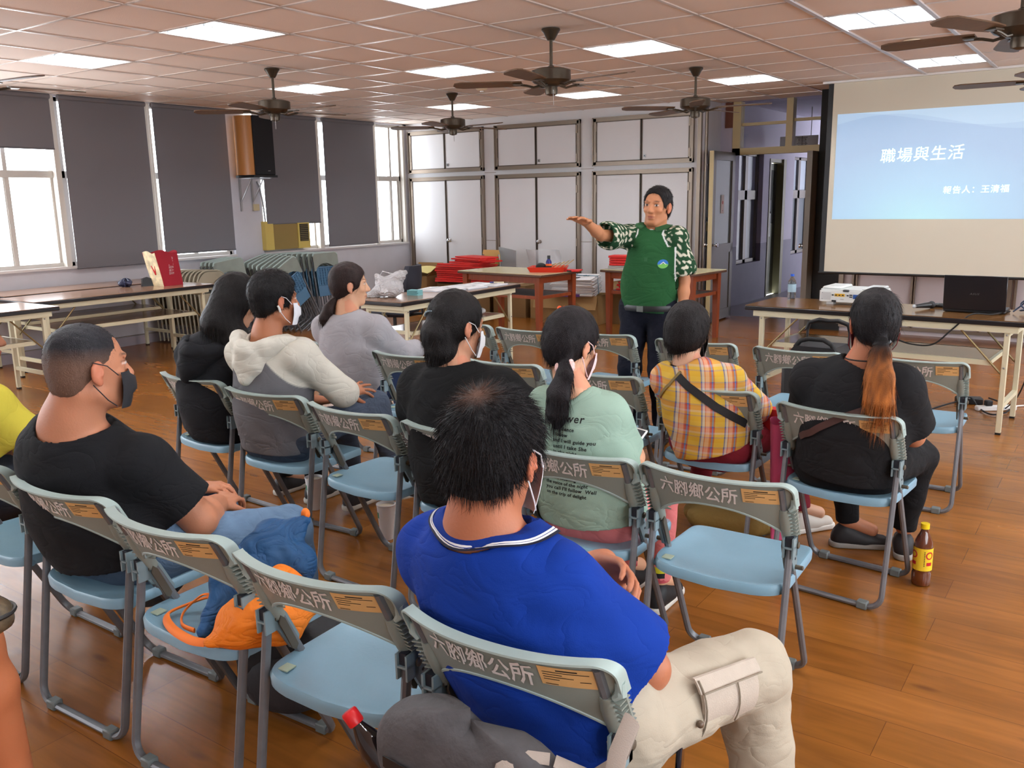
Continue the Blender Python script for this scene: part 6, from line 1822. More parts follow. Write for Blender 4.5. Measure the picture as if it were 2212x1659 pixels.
# cargo pocket, phone
q = MB()
def onthigh(t, s_, off):
    a = np.array([-.72, 1.50, .50]); b = np.array([-.615, 1.80, .475]); p = a + (b - a) * t; n_ = unit(np.array([.86, -.30, .12])); u2 = np.array([0, 0, 1.0])
    ang = s_; d = n_ * math.cos(ang) + u2 * math.sin(ang); return tuple(p + d * (.094 - .012 * t + off) - np.array(og))
MB().grid(lambda u, v: onthigh(.18 + .55 * u, -.55 + 1.25 * v, .008 + .004 * math.sin(PI * u) * math.sin(PI * v)), 14, 12, thick=lambda u, v: (-.008, .002, 0)).build('cargo_pocket', mat('tan_cotton', (184, 172, 158), .9, bump=.2, bscale=300, var=.05, vscale=30), r_)
MB().grid(lambda u, v: onthigh(.15 + .61 * u, .42 + .34 * v, .013), 14, 4, thick=lambda u, v: (-.006, .002, 0)).build('pocket_flap', mat('tan_cotton', (184, 172, 158), .9), r_)
q = MB(); q.tube([onthigh(.17, -.5 + 1.2 * k / 6, .015) for k in range(7)], .0022, 5); q.tube([onthigh(.5, -.5 + .9 * k / 6, .015) for k in range(7)], .0018, 5); q.tube([onthigh(.16 + .59 * k / 8, .42, .018) for k in range(9)], .0018, 5)
q.build('seam', mat('tan_seam', (134, 124, 108), .9), r_)
p_ = onthigh(.12, -.15, .012); MB().ball(p_, .008, 10, 6).build('button', mat('brown_button', (96, 78, 62), .4), r_)
t = thing('mobile_phone', 'black mobile phone tucked in the cargo pocket of the man in blue', 'phone', (-.655, 1.515, .455), 0)
MB().box(-.006, .006, -.036, .036, -.075, .075, M=RZ(R(18)) @ RX(R(-32)), bev=.004).build('case', mat('phone_black', (14, 16, 30), .12), t)

# heavy man in the black T-shirt
def fade_col(V):
    L_ = BM.loc(V); base = LC((36, 36, 40))[None] * (1 + .2 * nz3(V, 200))[:, None].clip(.5, 2)
    side = np.clip((.058 - L_[:, 2]) / .05, 0, 1) * .62
    return base * (1 - side[:, None]) + LC((128, 96, 78))[None] * side[:, None]
BM = Head((-2.50, 1.375, 1.068), -14, 4, 0, k=1.12, wide=1.08)
bm_ = dict(head=(-2.50, 1.375, 1.068), hrot=(-14, 4, 0), hk=1.12, hw=1.08, neckb=(-2.56, 1.33, .875), chest=(-2.58, 1.38, .68), waist=(-2.56, 1.41, .56), hip=(-2.52, 1.43, .49),
    shL=(-2.80, 1.38, .775), shR=(-2.37, 1.43, .765), elL=(-2.86, 1.60, .56), elR=(-2.285, 1.55, .575), wrL=(-2.60, 1.76, .56), wrR=(-2.43, 1.72, .545),
    knR=(-2.215, 1.83, .465), anR=(-2.18, 1.86, .09), knL=(-2.62, 1.84, .47), anL=(-2.62, 1.88, .09), footR=(.1, 1, 0), footL=(0, 1, 0),
    bw=.225, bd=.165, ar=.062, nr=.078, lr=.09, tr=.098, cuff=.6, skin=(188, 128, 98), shirt=(20, 21, 24), shoe=(70, 72, 76), vox=.006, sleeve=.74, sease=.02, ease=.016, hem=.0,
    handR=dict(d=(-.35, 1, .05), n=(-.2, 0, -1), side=-1, curl=(.4, .45, .5, .5)), handL=dict(d=(.9, .5, .1), n=(0, .1, -1), side=1, curl=(.35, .4, .4, .45)),
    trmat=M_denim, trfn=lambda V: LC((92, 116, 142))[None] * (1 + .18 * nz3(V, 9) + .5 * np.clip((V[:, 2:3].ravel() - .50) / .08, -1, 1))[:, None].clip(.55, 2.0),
    hair='crew', haircolfn=fade_col, nstr=5000, strlen=.009, lift=.5, strw=.0012, hth=.25, crown=(0, -.05, .12), hvox=.005, fold=.005, foldf=15, neckopen=.014)
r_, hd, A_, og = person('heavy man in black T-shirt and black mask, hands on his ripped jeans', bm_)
face_mask(r_, hd, og, (34, 34, 38))

# mint T-shirt girl
def mint_tail():
    P = [(-1.452, 2.365, 1.02), (-1.435, 2.33, .98), (-1.450, 2.315, .92), (-1.455, 2.315, .86), (-1.455, 2.325, .80)]
    return (P, [.022, .030, .040, .040, .014], (.3, 1, 0), .6)
mint = dict(head=(-1.474, 2.44, 1.066), hrot=(-16, 18, 4), hk=.94, neckb=(-1.445, 2.40, .905), chest=(-1.42, 2.42, .75), waist=(-1.41, 2.44, .60), hip=(-1.41, 2.46, .50),
    shL=(-1.565, 2.42, .845), shR=(-1.335, 2.44, .845), elL=(-1.60, 2.60, .64), elR=(-1.325, 2.60, .60), wrL=(-1.50, 2.76, .60), wrR=(-1.385, 2.76, .615),
    knR=(-1.33, 2.85, .46), anR=(-1.335, 2.84, .12), knL=(-1.52, 2.86, .46), anL=(-1.50, 2.90, .12), footR=(0, 1, 0), footL=(0, 1, 0),
    bw=.150, bd=.098, ar=.036, nr=.045, lr=.062, tr=.074, cuff=.55, skin=(214, 164, 132), shirt=(146, 172, 156), trousers=(214, 122, 122), shoe=(26, 26, 28), sole=(214, 210, 200), vox=.0055, sleeve=.56, sease=.020, ease=.014, hem=.02, wst=1.12, hps=1.18,
    handR=dict(d=(-.5, .5, .5), n=(-.6, 0, .3), side=-1, curl=(.7, .75, .8, .8)), handL=dict(d=(.5, .6, .2), n=(0, 0, 1), side=1, curl=(.5, .5, .5, .5)),
    hair='pony', haircol=(26, 22, 24), tail=mint_tail(), nstr=3500, strlen=.035, lift=.05, strw=.0014, strdroop=.5, tailstr=1.6, crown=(0, .03, .125), hth=1.1, hvox=.005, fold=.005, foldf=17, neckopen=.012, handk=.9)
r_, hd, A_, og = person('ponytailed girl in mint T-shirt with black lettering and coral trousers, holding a phone', mint)
face_mask(r_, hd, og, (236, 206, 208))
sh_ = [o for o in r_.children if o.name.startswith('shirt')][0]
rows = [('Flower', .036, .835), ('the silence', .017, .806), ('I follow', .017, .786), ('and I will guide you', .017, .766), ('until I take She', .018, .745), ('in the night', .017, .726), ('because of the light Power', .017, .706), ('the meaning', .016, .640), ('the voice of the night', .016, .622), ('you call I\'ll follow  Well', .017, .604), ('on the trip of delight', .016, .586)]
TV = []; TF = []
for s_, sz, z in rows:
    V, F = text_pts(s_, sz, bold=.0004, shear=.15, sp=1.1); k = len(TV); wd_ = max(v[0] for v in V)
    TV += [(-1.50 + v[0] * .98 + (.0 if wd_ > .15 else .03), 2.1, z + v[1]) for v in V]; TF += [[k + i for i in f] for f in F]
proj_on(sh_, TV, TF, (0, 1, 0), .0015, 'shirt_lettering', M_ink, r_, og)
q = MB(); rg = random.Random(2)
for k in range(14):
    a = 2 * PI * k / 14; q.ball((-1.447 + .024 * math.cos(a) - og[0], 2.352 + .010 * math.sin(a) - og[1], 1.004 + .018 * math.sin(a)), (.013, .012, .013), 8, 6)
q.build('scrunchie', mat('scrunchie_pink', (226, 190, 186), .8, var=.2, vscale=60), r_)
MB().ball((-1.440 - og[0], 2.337 - og[1], .990), (.018, .010, .014), 8, 6).build('scrunchie_knot', mat('scrunchie_red', (196, 44, 48), .8), r_)
q = MB()
for k in range(5): a = 2 * PI * k / 5; q.ball((-1.50 + .010 * math.cos(a) - og[0], 2.425 - og[1] + .008 * math.sin(a), 1.178 + .004 * math.sin(2 * a)), .008, 8, 6)
q.build('hair_tie', mat('orange_tie', (240, 96, 44), .6), r_)
for s_, x in (('R', -1.335), ('L', -1.50)):
    y = 2.84 if s_ == 'R' else 2.9
    for z, r0, c_ in ((.17, .042, (206, 200, 40)), (.15, .041, (24, 24, 26)), (.13, .040, (180, 70, 80))):
        MB().tube([(x - og[0], y - og[1], z - .012), (x - og[0], y - og[1], z + .012)], r0, 14).build('sock_band', mat('band_%d' % c_[0], c_, .8), r_)
t = thing('mobile_phone', 'white-edged mobile phone in the hands of the girl in mint', 'phone', (-1.44, 2.80, .645), R(-20))
MB().box(-.036, .036, -.005, .005, -.07, .07, M=RX(R(-50)) @ RZ(0), bev=.004).build('case', mat('phone_white', (226, 226, 228), .3), t)
MB().box(-.032, .032, -.0062, -.005, -.062, .062, M=RX(R(-50))).build('screen', mat('phone_screen', (60, 64, 70), .1), t)

# person in black with low bun
bt = dict(head=(-1.99, 2.49, 1.085), hrot=(-20, 10, 0), hk=1.0, neckb=(-1.985, 2.45, .925), chest=(-1.97, 2.46, .74), waist=(-1.94, 2.47, .60), hip=(-1.92, 2.48, .50),
    shL=(-2.15, 2.46, .835), shR=(-1.80, 2.49, .845), elL=(-2.26, 2.58, .66), elR=(-1.74, 2.66, .70), wrL=(-2.08, 2.78, .60), wrR=(-1.78, 2.82, .64),
    knR=(-1.80, 2.88, .46), anR=(-1.78, 2.86, .1), knL=(-2.05, 2.88, .46), anL=(-2.05, 2.9, .1), footR=(0, 1, 0), footL=(0, 1, 0),
    bw=.185, bd=.14, ar=.052, nr=.052, lr=.075, tr=.09, skin=(200, 146, 116), shirt=(10, 10, 11), trousers=(20, 20, 22), shoe=(30, 30, 32), vox=.0065, sleeve=.62, sease=.028, ease=.024, hem=.03, wst=1.1, hps=1.15,
    handR=dict(d=(-.8, .6, 0), n=(0, 0, -1), side=-1), handL=dict(d=(.8, .5, 0), n=(0, 0, -1), side=1), fold=.004,
    hair='bun', haircol=(22, 19, 19), tail=([(-2.00, 2.43, 1.11), (-2.015, 2.41, 1.06), (-2.01, 2.42, 1.00), (-2.06, 2.42, .93)], [.040, .060, .060, .010]), nstr=3000, strlen=.04, lift=.04, strw=.0014, strdroop=.6, hth=1.25, crown=(0, .04, .12), neckopen=.014)
r_, hd, A_, og = person('person in loose black T-shirt with low black bun and white mask, seen from behind', bt)
face_mask(r_, hd, og, (226, 228, 230))
MB().tube([(-2.022 - og[0] + .04 * math.cos(a), 2.395 - og[1] - .012 * math.sin(a), 1.125 + .022 * math.sin(a)) for a in [PI * k / 8 for k in range(9)]], .0035, 6).build('hair_clip', mat('hair_clip', (140, 160, 172), .3), r_)

# white and grey hoodie
def hoodie_col(V):
    c = np.repeat(LC((206, 204, 192))[None], len(V), 0)
    L_ = V - np.array([-3.055, 2.5, .80]); x = L_[:, 0]; z = L_[:, 2]
    edge = .150 - .10 * np.clip(z / .12, -3, 1)
    grey = (np.abs(x + .0) < edge) & (z < .10)
    grey |= (z < -.13) & (np.abs(x) < .2)
    sm = np.clip((edge - np.abs(x)) / .006, 0, 1) * (z < .10) * ((V[:, 1] > 0))
    sm = np.maximum(sm, (z < -.22) * (np.abs(x) < .21) * 1.0)
    c = c * (1 - sm[:, None]) + LC((102, 102, 106))[None] * sm[:, None]
    st_ = np.clip(.02 - np.abs(z - .135 - .02 * np.sin(x * 30)), 0, .02) / .02 * (np.abs(x - .06) < .05) * (V[:, 1] < 2.47) * .35
    return c * (1 - st_[:, None]) + LC((206, 182, 110))[None] * st_[:, None]
def hood_part(root, org, pts, col, name='hood', h=.0055):
    L_, R_, tip, mid = [np.array(p, float) for p in pts]
    v = Vol(np.minimum.reduce([L_, R_, tip, mid]) - .12, np.maximum.reduce([L_, R_, tip, mid]) + .12, h)
    back = (L_ + R_) / 2; 
    v.chain([L_, mid + (L_ - mid) * .4, mid + (R_ - mid) * .4, R_], [.020, .042, .042, .020], .03)
    v.chain([L_ * .75 + mid * .25, tip * .6 + L_ * .2 + mid * .2, tip], [.040, .046, .022], .03); v.chain([R_ * .75 + mid * .25, tip * .6 + R_ * .2 + mid * .2, tip], [.040, .046, .022], .03)
    v.cone(mid, tip, .060, .024, .03)
    v.cone(mid + np.array([0, .055, .07]), mid + np.array([0, .05, -.01]), .075, .055, .012, cut=True)
    v.field(lambda X, Y, Z: .004 * nf(X, Y, Z, 32, 2.0) + .002 * nf(X, Y, Z, 70))
    return vmesh(name, v, M_cloth, root, lambda V: LC(col)[None] * (1 + .04 * nz3(V, 20))[:, None], org, 2)
gh = dict(head=(-3.03, 2.53, 1.125), hrot=(-20, 6, 0), hk=.98, neckb=(-3.055, 2.49, .965), chest=(-3.06, 2.50, .78), waist=(-3.07, 2.50, .62), hip=(-3.07, 2.52, .50),
    shL=(-3.235, 2.50, .875), shR=(-2.885, 2.53, .885), elL=(-3.33, 2.64, .66), elR=(-2.775, 2.66, .715), wrL=(-3.13, 2.84, .60), wrR=(-2.935, 2.82, .665),
    knR=(-2.90, 2.98, .575), anR=(-2.80, 3.02, .2), knL=(-3.12, 2.97, .46), anL=(-3.1, 3.0, .1), footR=(.3, .8, -.3), footL=(0, 1, 0),
    bw=.160, bd=.112, ar=.040, nr=.052, lr=.075, tr=.082, skin=(170, 112, 82), shoe=(40, 40, 44), vox=.006, sleeve=1.82, sease=.024, ease=.024, hem=.04,
    handR=dict(d=(.25, .9, .1), n=(-.5, -.2, -.8), side=-1, curl=(.2, .15, .2, .3), spread=.5), handL=dict(d=(.7, .6, 0), n=(0, 0, -1), side=1),
    trmat=M_denim, trfn=lambda V: LC((70, 80, 96))[None] * (1 + .12 * nz3(V, 9))[:, None].clip(.6, 1.6), shirtfn=hoodie_col, shirtname='hoodie', footfree=True,
    hair='short', haircol=(20, 18, 19), nstr=4500, strlen=.02, lift=.25, strw=.0014, hth=1.5, crown=(0, -.05, .12), fold=.007, foldf=14, neckopen=.02)
r_, hd, A_, og = person('person in white and grey hoodie with white mask, legs crossed in grey jeans', gh)
hood_part(r_, og, [(-3.215, 2.455, .965), (-2.905, 2.50, .955), (-3.065, 2.375, .80), (-3.055, 2.385, .915)], (208, 206, 194))
face_mask(r_, hd, og, (222, 224, 230))
MB().tube([tuple(hd.g(*p) - np.array(og)) for p in ((.082, -.018, -.022), (.086, -.010, -.036), (.084, -.006, -.05))], .005, 8).build('earphone', M_white, r_)
q = MB()
q.tube([(-3.055 + .062 * math.cos(a) - og[0], 2.492 + .055 * math.sin(a) - og[1], .985 + .006 * math.sin(a)) for a in [PI + PI * k / 14 for k in range(15)]], .0022, 5); q.build('necklace', M_chrome, r_)

# long hair, black hoodie
hg = dict(head=(-3.40, 2.62, 1.09), hrot=(-25, 24, 0), hk=1.0, neckb=(-3.44, 2.53, .925), chest=(-3.50, 2.53, .75), waist=(-3.53, 2.54, .60), hip=(-3.53, 2.56, .50),
    shL=(-3.63, 2.52, .835), shR=(-3.33, 2.56, .835), elL=(-3.72, 2.68, .62), elR=(-3.27, 2.72, .64), wrL=(-3.56, 2.88, .60), wrR=(-3.38, 2.88, .60),
    knR=(-3.40, 2.98, .46), anR=(-3.38, 3.0, .1), knL=(-3.62, 2.98, .46), anL=(-3.62, 3.0, .1), footR=(0, 1, 0), footL=(0, 1, 0),
    bw=.155, bd=.125, ar=.044, nr=.046, lr=.07, tr=.085, skin=(196, 148, 120), shirt=(24, 25, 29), trousers=(22, 22, 24), shoe=(30, 30, 32), vox=.0065, sleeve=1.85, sease=.024, ease=.026, hem=.03, shirtname='hoodie',
    handR=dict(d=(-.5, .7, 0), n=(0, 0, -1), side=-1), handL=dict(d=(.5, .7, 0), n=(0, 0, -1), side=1), fold=.006, foldf=15,
    hair='long', haircol=(20, 17, 17), tail=([(-3.40, 2.55, 1.08), (-3.41, 2.52, 1.0), (-3.36, 2.55, .92), (-3.30, 2.60, .86)], [.075, .085, .075, .045]), nstr=3500, strlen=.05, lift=.04, strw=.0015, strdroop=.7, tailstr=1.3, hth=1.2, crown=(0, .04, .12))
r_, hd, A_, og = person('person with long loose black hair in a black hoodie, leaning forward', hg)
hood_part(r_, og, [(-3.62, 2.48, .90), (-3.34, 2.50, .88), (-3.50, 2.385, .76), (-3.47, 2.40, .87)], (24, 25, 29))

# grey top woman
gt = dict(head=(-3.565, 3.51, 1.08), hrot=(-42, 4, 0), hk=1.0, neckb=(-3.555, 3.47, .92), chest=(-3.555, 3.49, .74), waist=(-3.57, 3.51, .60), hip=(-3.58, 3.53, .50),
    shL=(-3.73, 3.47, .825), shR=(-3.39, 3.52, .83), elL=(-3.80, 3.63, .64), elR=(-3.345, 3.68, .68), wrL=(-3.60, 3.86, .64), wrR=(-3.40, 3.88, .68),
    knR=(-3.42, 4.02, .47), anR=(-3.40, 4.05, .1), knL=(-3.66, 4.0, .46), anL=(-3.66, 4.05, .1), footR=(.2, 1, 0), footL=(0, 1, 0),
    bw=.178, bd=.14, ar=.055, nr=.052, lr=.08, tr=.092, skin=(206, 158, 126), shirt=(160, 158, 162), trousers=(36, 48, 76), trmat=M_denim, shoe=(60, 60, 64), vox=.0065, sleeve=1.9, sease=.014, ease=.016, hem=.03,
    handR=dict(d=(-.5, .8, 0), n=(0, 0, -1), side=-1), handL=dict(d=(.7, .6, 0), n=(0, 0, -1), side=1), fold=.0055, foldf=19,
    hair='pony', haircol=(40, 28, 26), tail=([(-3.615, 3.42, .99), (-3.63, 3.40, .95), (-3.645, 3.385, .90), (-3.66, 3.385, .855)], [.022, .030, .032, .012]), nstr=2500, strlen=.035, lift=.04, strw=.0016, strdroop=.5, tailstr=1.3, hth=1.1, crown=(0, .04, .12), neckopen=.016)
r_, hd, A_, og = person('woman in grey long-sleeved top and dark jeans with a short brown ponytail, black watch', gt)
MB().tube([(-3.385 - og[0], 3.84 - og[1], .682), (-3.398 - og[0], 3.875 - og[1], .681)], .038, 14).build('watch', M_blk, r_)

# checked shirt
def plaid_material():
    m = bpy.data.materials.new('checked_cotton'); m.use_nodes = True
    nt = m.node_tree; N = nt.nodes; L = nt.links; b = N['Principled BSDF']; b.inputs['Roughness'].default_value = .85
    tc = N.new('ShaderNodeTexCoord'); s = N.new('ShaderNodeSeparateXYZ'); L.new(tc.outputs['Object'], s.inputs[0])
    def band(src, per, stops, off=0):
        a = N.new('ShaderNodeMath'); a.operation = 'MULTIPLY_ADD'; a.inputs[1].default_value = 1 / per; a.inputs[2].default_value = 10 + off; L.new(src, a.inputs[0])
        f = N.new('ShaderNodeMath'); f.operation = 'FRACT'; L.new(a.outputs[0], f.inputs[0])
        r = N.new('ShaderNodeValToRGB'); r.color_ramp.interpolation = 'CONSTANT'; e = r.color_ramp.elements
        e[0].position = 0; e[0].color = (*lin(stops[0][1]), 1); e[1].position = stops[1][0]; e[1].color = (*lin(stops[1][1]), 1)
        for p, c in stops[2:]: k = r.color_ramp.elements.new(p); k.color = (*lin(c), 1)
        L.new(f.outputs[0], r.inputs[0]); return r.outputs[0]
    xy = N.new('ShaderNodeMath'); xy.operation = 'MULTIPLY_ADD'; L.new(s.outputs[1], xy.inputs[0]); xy.inputs[1].default_value = .75; L.new(s.outputs[0], xy.inputs[2])
    st = [(0, (204, 160, 38)), (.20, (60, 84, 140)), (.26, (196, 186, 176)), (.36, (196, 92, 56)), (.40, (214, 160, 130)), (.56, (196, 92, 56)), (.60, (170, 52, 44)), (.66, (40, 108, 168)), (.72, (170, 52, 44)), (.78, (204, 160, 38))]
    sz = [(0, (224, 184, 60)), (.22, (120, 130, 160)), (.28, (232, 206, 96)), (.40, (226, 214, 204)), (.50, (226, 140, 100)), (.66, (206, 110, 80)), (.72, (96, 120, 160)), (.78, (232, 206, 96))]
    c1 = band(xy.outputs[0], .118, st, .1); c2 = band(s.outputs[2], .092, sz, .3)
    mx = N.new('ShaderNodeMix'); mx.data_type = 'RGBA'; mx.inputs[0].default_value = .28; L.new(c1, mx.inputs[6]); L.new(c2, mx.inputs[7]); L.new(mx.outputs[2], b.inputs['Base Color'])
    nb_ = N.new('ShaderNodeTexNoise'); nb_.inputs['Scale'].default_value = 300; bp = N.new('ShaderNodeBump'); bp.inputs['Strength'].default_value = .15; bp.inputs['Distance'].default_value = .01
    L.new(nb_.outputs[0], bp.inputs['Height']); L.new(bp.outputs[0], b.inputs['Normal'])
    return m
pl = dict(head=(-1.525, 3.49, .965), hrot=(-10, 22, -2), hk=.98, neckb=(-1.50, 3.44, .820), chest=(-1.45, 3.46, .68), waist=(-1.42, 3.48, .57), hip=(-1.41, 3.50, .49),
    shL=(-1.60, 3.46, .755), shR=(-1.33, 3.48, .765), elL=(-1.66, 3.62, .58), elR=(-1.265, 3.66, .62), wrL=(-1.50, 3.80, .54), wrR=(-1.30, 3.80, .53),
    knR=(-1.22, 3.88, .47), anR=(-1.13, 3.90, .12), knL=(-1.58, 3.88, .46), anL=(-1.64, 3.92, .1), footR=(.6, .8, 0), footL=(-.3, 1, 0),
    bw=.150, bd=.112, ar=.038, nr=.046, lr=.068, tr=.082, skin=(206, 160, 132), trousers=(116, 30, 42), shoe=(206, 200, 190), sole=(226, 224, 216), vox=.006, sleeve=1.75, sease=.020, ease=.020, hem=.03,
    handR=dict(d=(-.1, .8, -.2), n=(-.5, 0, -.7), side=-1), handL=dict(d=(.6, .7, -.1), n=(0, 0, -1), side=1), fold=.006, foldf=21, shirtmat=plaid_material(), handk=.9,
    hair='bob', haircol=(24, 20, 20), nstr=4000, strlen=.035, lift=.03, strw=.0014, strdroop=.6, hth=1.3, crown=(0, -.02, .12))
r_, hd, A_, og = person('person in yellow, red and blue checked shirt with black crossbody strap and maroon trousers', pl)
face_mask(r_, hd, og, (30, 30, 34))
def strap(root, org, pts, wid, m, name, off=.004):
    g_ = [o for o in root.children if o.name.startswith(('shirt', 'hoodie'))][0]
    dg = bpy.context.evaluated_depsgraph_get()
    tree = BVHTree.FromPolygons([v.co.copy() for v in g_.data.vertices], [list(p.vertices) for p in g_.data.polygons])
    P = [Vector(p) - Vector(org) for p in pts]; n = 18; q = MB(); V_ = []; 
    tot = len(P) - 1
    for k in range(n + 1):
        f = k / n * tot; i = min(int(f), tot - 1); p = P[i].lerp(P[i + 1], f - i); d = (P[i + 1] - P[i]).normalized()
        hit = tree.find_nearest(p); c = hit[0] + hit[1] * off; s_ = d.cross(hit[1]).normalized()
        for e_ in (-.5, 0, .5): 
            c2 = c + s_ * wid * e_; h2 = tree.find_nearest(c2); V_.append(h2[0] + h2[1] * off)
    F_ = []
    for k in range(n):
        for j in range(2): F_.append([k * 3 + j, k * 3 + j + 1, k * 3 + 4 + j, k * 3 + 3 + j])
    V2 = [v + Vector((0, -.002, 0)) for v in V_]; m_ = len(V_)
    F_ += [[m_ + a for a in f[::-1]] for f in F_]
    q.add(V_ + V2, F_, True); return q.build(name, m, root)
strap(r_, og, [(-1.56, 3.40, .83), (-1.45, 3.32, .76), (-1.33, 3.35, .68), (-1.24, 3.45, .60)], .034, mat('black_webbing', (22, 22, 24), .7, bump=.2, bscale=600), 'crossbody_strap')
strap(r_, og, [(-1.47, 3.38, .83), (-1.54, 3.33, .76), (-1.62, 3.37, .68)], .012, mat('olive_cord', (132, 112, 66), .7), 'thin_strap')
MB().prism([(-.10, 0), (.1, 0), (.11, .12), (-.11, .12)], -.03, .03, 'y', M=T(-1.17 - og[0], 3.70 - og[1], .50)).build('red_pouch', mat('red_cloth', (176, 28, 34), .7, var=.1, vscale=12), r_)

# woman with orange-brown ponytail
def ombre(V):
    z = V[:, 2]; m = np.clip((1.0 - z) / .10, 0, 1); st_ = (.5 + .8 * nz3(V * np.array([1, 1, .16]), 170)).clip(0, 1)
    m2 = (m * (.45 + .55 * st_))[:, None]
    return (LC((26, 24, 26))[None] * (1 - m2) + LC((184, 112, 56))[None] * m2) * (1 + .15 * nz3(V * np.array([1, 1, .2]), 200))[:, None]
po = dict(head=(-.757, 3.425, 1.058), hrot=(24, 8, 0), hk=1.02, neckb=(-.775, 3.38, .905), chest=(-.80, 3.39, .73), waist=(-.81, 3.41, .60), hip=(-.82, 3.42, .50),
    shL=(-.965, 3.39, .82), shR=(-.650, 3.41, .825), elL=(-1.01, 3.55, .64), elR=(-.612, 3.54, .615), wrL=(-.88, 3.72, .60), wrR=(-.72, 3.74, .58),
    knR=(-.64, 3.82, .46), anR=(-.675, 3.86, .13), knL=(-.93, 3.80, .46), anL=(-.905, 3.84, .12), footR=(-.2, .8, 0), footL=(.9, .4, 0),
    bw=.168, bd=.125, ar=.046, nr=.050, lr=.075, tr=.090, cuff=.5, skin=(178, 118, 88), shirt=(24, 24, 26), trousers=(20, 20, 22), shoe=(34, 32, 34), sole=(150, 146, 140), vox=.006, sleeve=.80, sease=.024, ease=.022, hem=.03,
    handR=dict(d=(-.8, .5, 0), n=(0, 0, -1), side=-1), handL=dict(d=(.8, .5, 0), n=(0, 0, -1), side=1), fold=.0045, foldf=18,
    hair='pony', haircolfn=ombre, tail=([(-.705, 3.325, 1.00), (-.700, 3.285, .96), (-.692, 3.265, .88), (-.690, 3.258, .80), (-.690, 3.262, .735)], [.026, .038, .052, .054, .030], (.3, 1, 0), .5), nstr=5000, strlen=.04, lift=.04, strw=.0015, strdroop=.6, tailstr=1.8, hth=1.1, crown=(0, .03, .125), neckopen=.024)
r_, hd, A_, og = person('woman in black T-shirt with long orange-brown ponytail and black trainers', po)
face_mask(r_, hd, og, (120, 36, 50))
MB().tube([(-.705 + .026 * math.cos(a) - og[0], 3.322 + .018 * math.sin(a) - og[1], 1.0 + .008 * math.cos(a)) for a in [2 * PI * k / 14 for k in range(14)]], .008, 6, closed=True).build('hair_tie', M_blk, r_)
strap(r_, og, [(-.72, 3.30, .78), (-.85, 3.27, .70), (-.96, 3.32, .62)], .026, mat('brown_leather', (66, 40, 34), .6), 'brown_strap')
MB().tube([(-.775 + .066 * math.cos(a) - og[0], 3.38 + .058 * math.sin(a) - og[1], .925 + .004) for a in [PI + PI * k / 12 for k in range(13)]], .003, 5).build('black_cord', M_blkr, r_)

# presenter, standing
def polo_col(V):
    L_ = V - np.array([-2.40, 4.95, 1.15]); x = L_[:, 0]; z = L_[:, 2]; y = L_[:, 1]
    c = LC((34, 80, 44))[None] * (1 + .08 * nz3(V, 12))[:, None]
    ax_ = np.where(x < 0, -x, x)
    d = ax_ - (.150 - .07 * np.clip((z - .02) / .14, 0, 1))
    def sg(a, b_):
        a = np.array(a); b_ = np.array(b_); t_ = np.clip(((V - a) @ (b_ - a)) / ((b_ - a) @ (b_ - a)), 0, 1); return np.linalg.norm(V - a - t_[:, None] * (b_ - a), axis=1)
    ds = np.minimum(sg((-2.262, 4.98, 1.285), (-2.218, 5.0, 1.03)), sg((-2.575, 4.94, 1.29), (-2.612, 4.665, 1.312)))
    d = np.where(z > .085, np.maximum(d, .078 - ds), np.where(x > 0, x - .158, -1.0))
    d = np.where((x < 0) & (ds < .095), .01, d)
    slv = np.clip(d / .004, 0, 1)
    fl_ = np.sin(V[:, 0] * 150 + 2 * np.sin(V[:, 2] * 70)) * np.sin(V[:, 2] * 140 + 2 * np.sin(V[:, 0] * 80 + V[:, 1] * 60)) * np.sin(V[:, 1] * 120 + 1.5 * np.sin(V[:, 0] * 90))
    fl2 = nz3(V, 130, 2.0)
    w_ = np.clip((fl2 - .22) / .10, 0, 1)[:, None] * .85
    pat = LC((28, 62, 38))[None] * (1 - w_) + LC((222, 216, 196))[None] * w_
    c = c * (1 - slv[:, None]) + pat * slv[:, None]
    pip = (np.abs(d) < .005)[:, None]
    c = np.where(pip, LC((226, 228, 226))[None], c)
    return c
pr_ = dict(head=(-2.385, 4.95, 1.475), hrot=(182, 2, -3), hk=1.0, neckb=(-2.405, 4.965, 1.345), chest=(-2.415, 4.965, 1.16), waist=(-2.43, 4.965, .99), hip=(-2.44, 4.965, .86),
    cutr=.070, shL=(-2.262, 4.98, 1.285), shR=(-2.575, 4.94, 1.29), elR=(-2.612, 4.665, 1.312), elL=(-2.218, 5.0, 1.03), wrR=(-2.588, 4.45, 1.392), wrL=(-2.205, 4.95, .81),
    knL=(-2.34, 4.93, .47), anL=(-2.33, 4.98, .1), knR=(-2.54, 4.91, .47), anR=(-2.56, 4.94, .1), footR=(-.2, -1, 0), footL=(.2, -1, 0),
    bw=.152, bd=.108, ar=.039, nr=.052, lr=.072, tr=.088, cuff=.72, skin=(188, 128, 92), shirtfn=polo_col, trousers=(14, 16, 28), shoe=(26, 24, 24), sole=(30, 28, 28), vox=.0045, sleeve=.66, sease=.026, ease=.018, hem=.02, wst=1.05,
    handR=dict(d=(-.08, -.95, .30), n=(.1, -.30, -.95), side=1, curl=(.12, .1, .12, .2), spread=.15, thumb=.2) , handL=dict(d=(0, .02, -1), n=(-1, 0, 0), side=1, curl=(.4, .45, .5, .55)),
    hair='short', hairline=.004, haircol=(30, 27, 27), nstr=3500, strlen=.022, lift=.25, strw=.0018, hth=.75, crown=(0, -.05, .12), fold=.006, foldf=14, hvox=.004, neckopen=.012)
r_, hd, A_, og = person('man presenting in green polo shirt with flowered sleeves, arm stretched out', pr_)
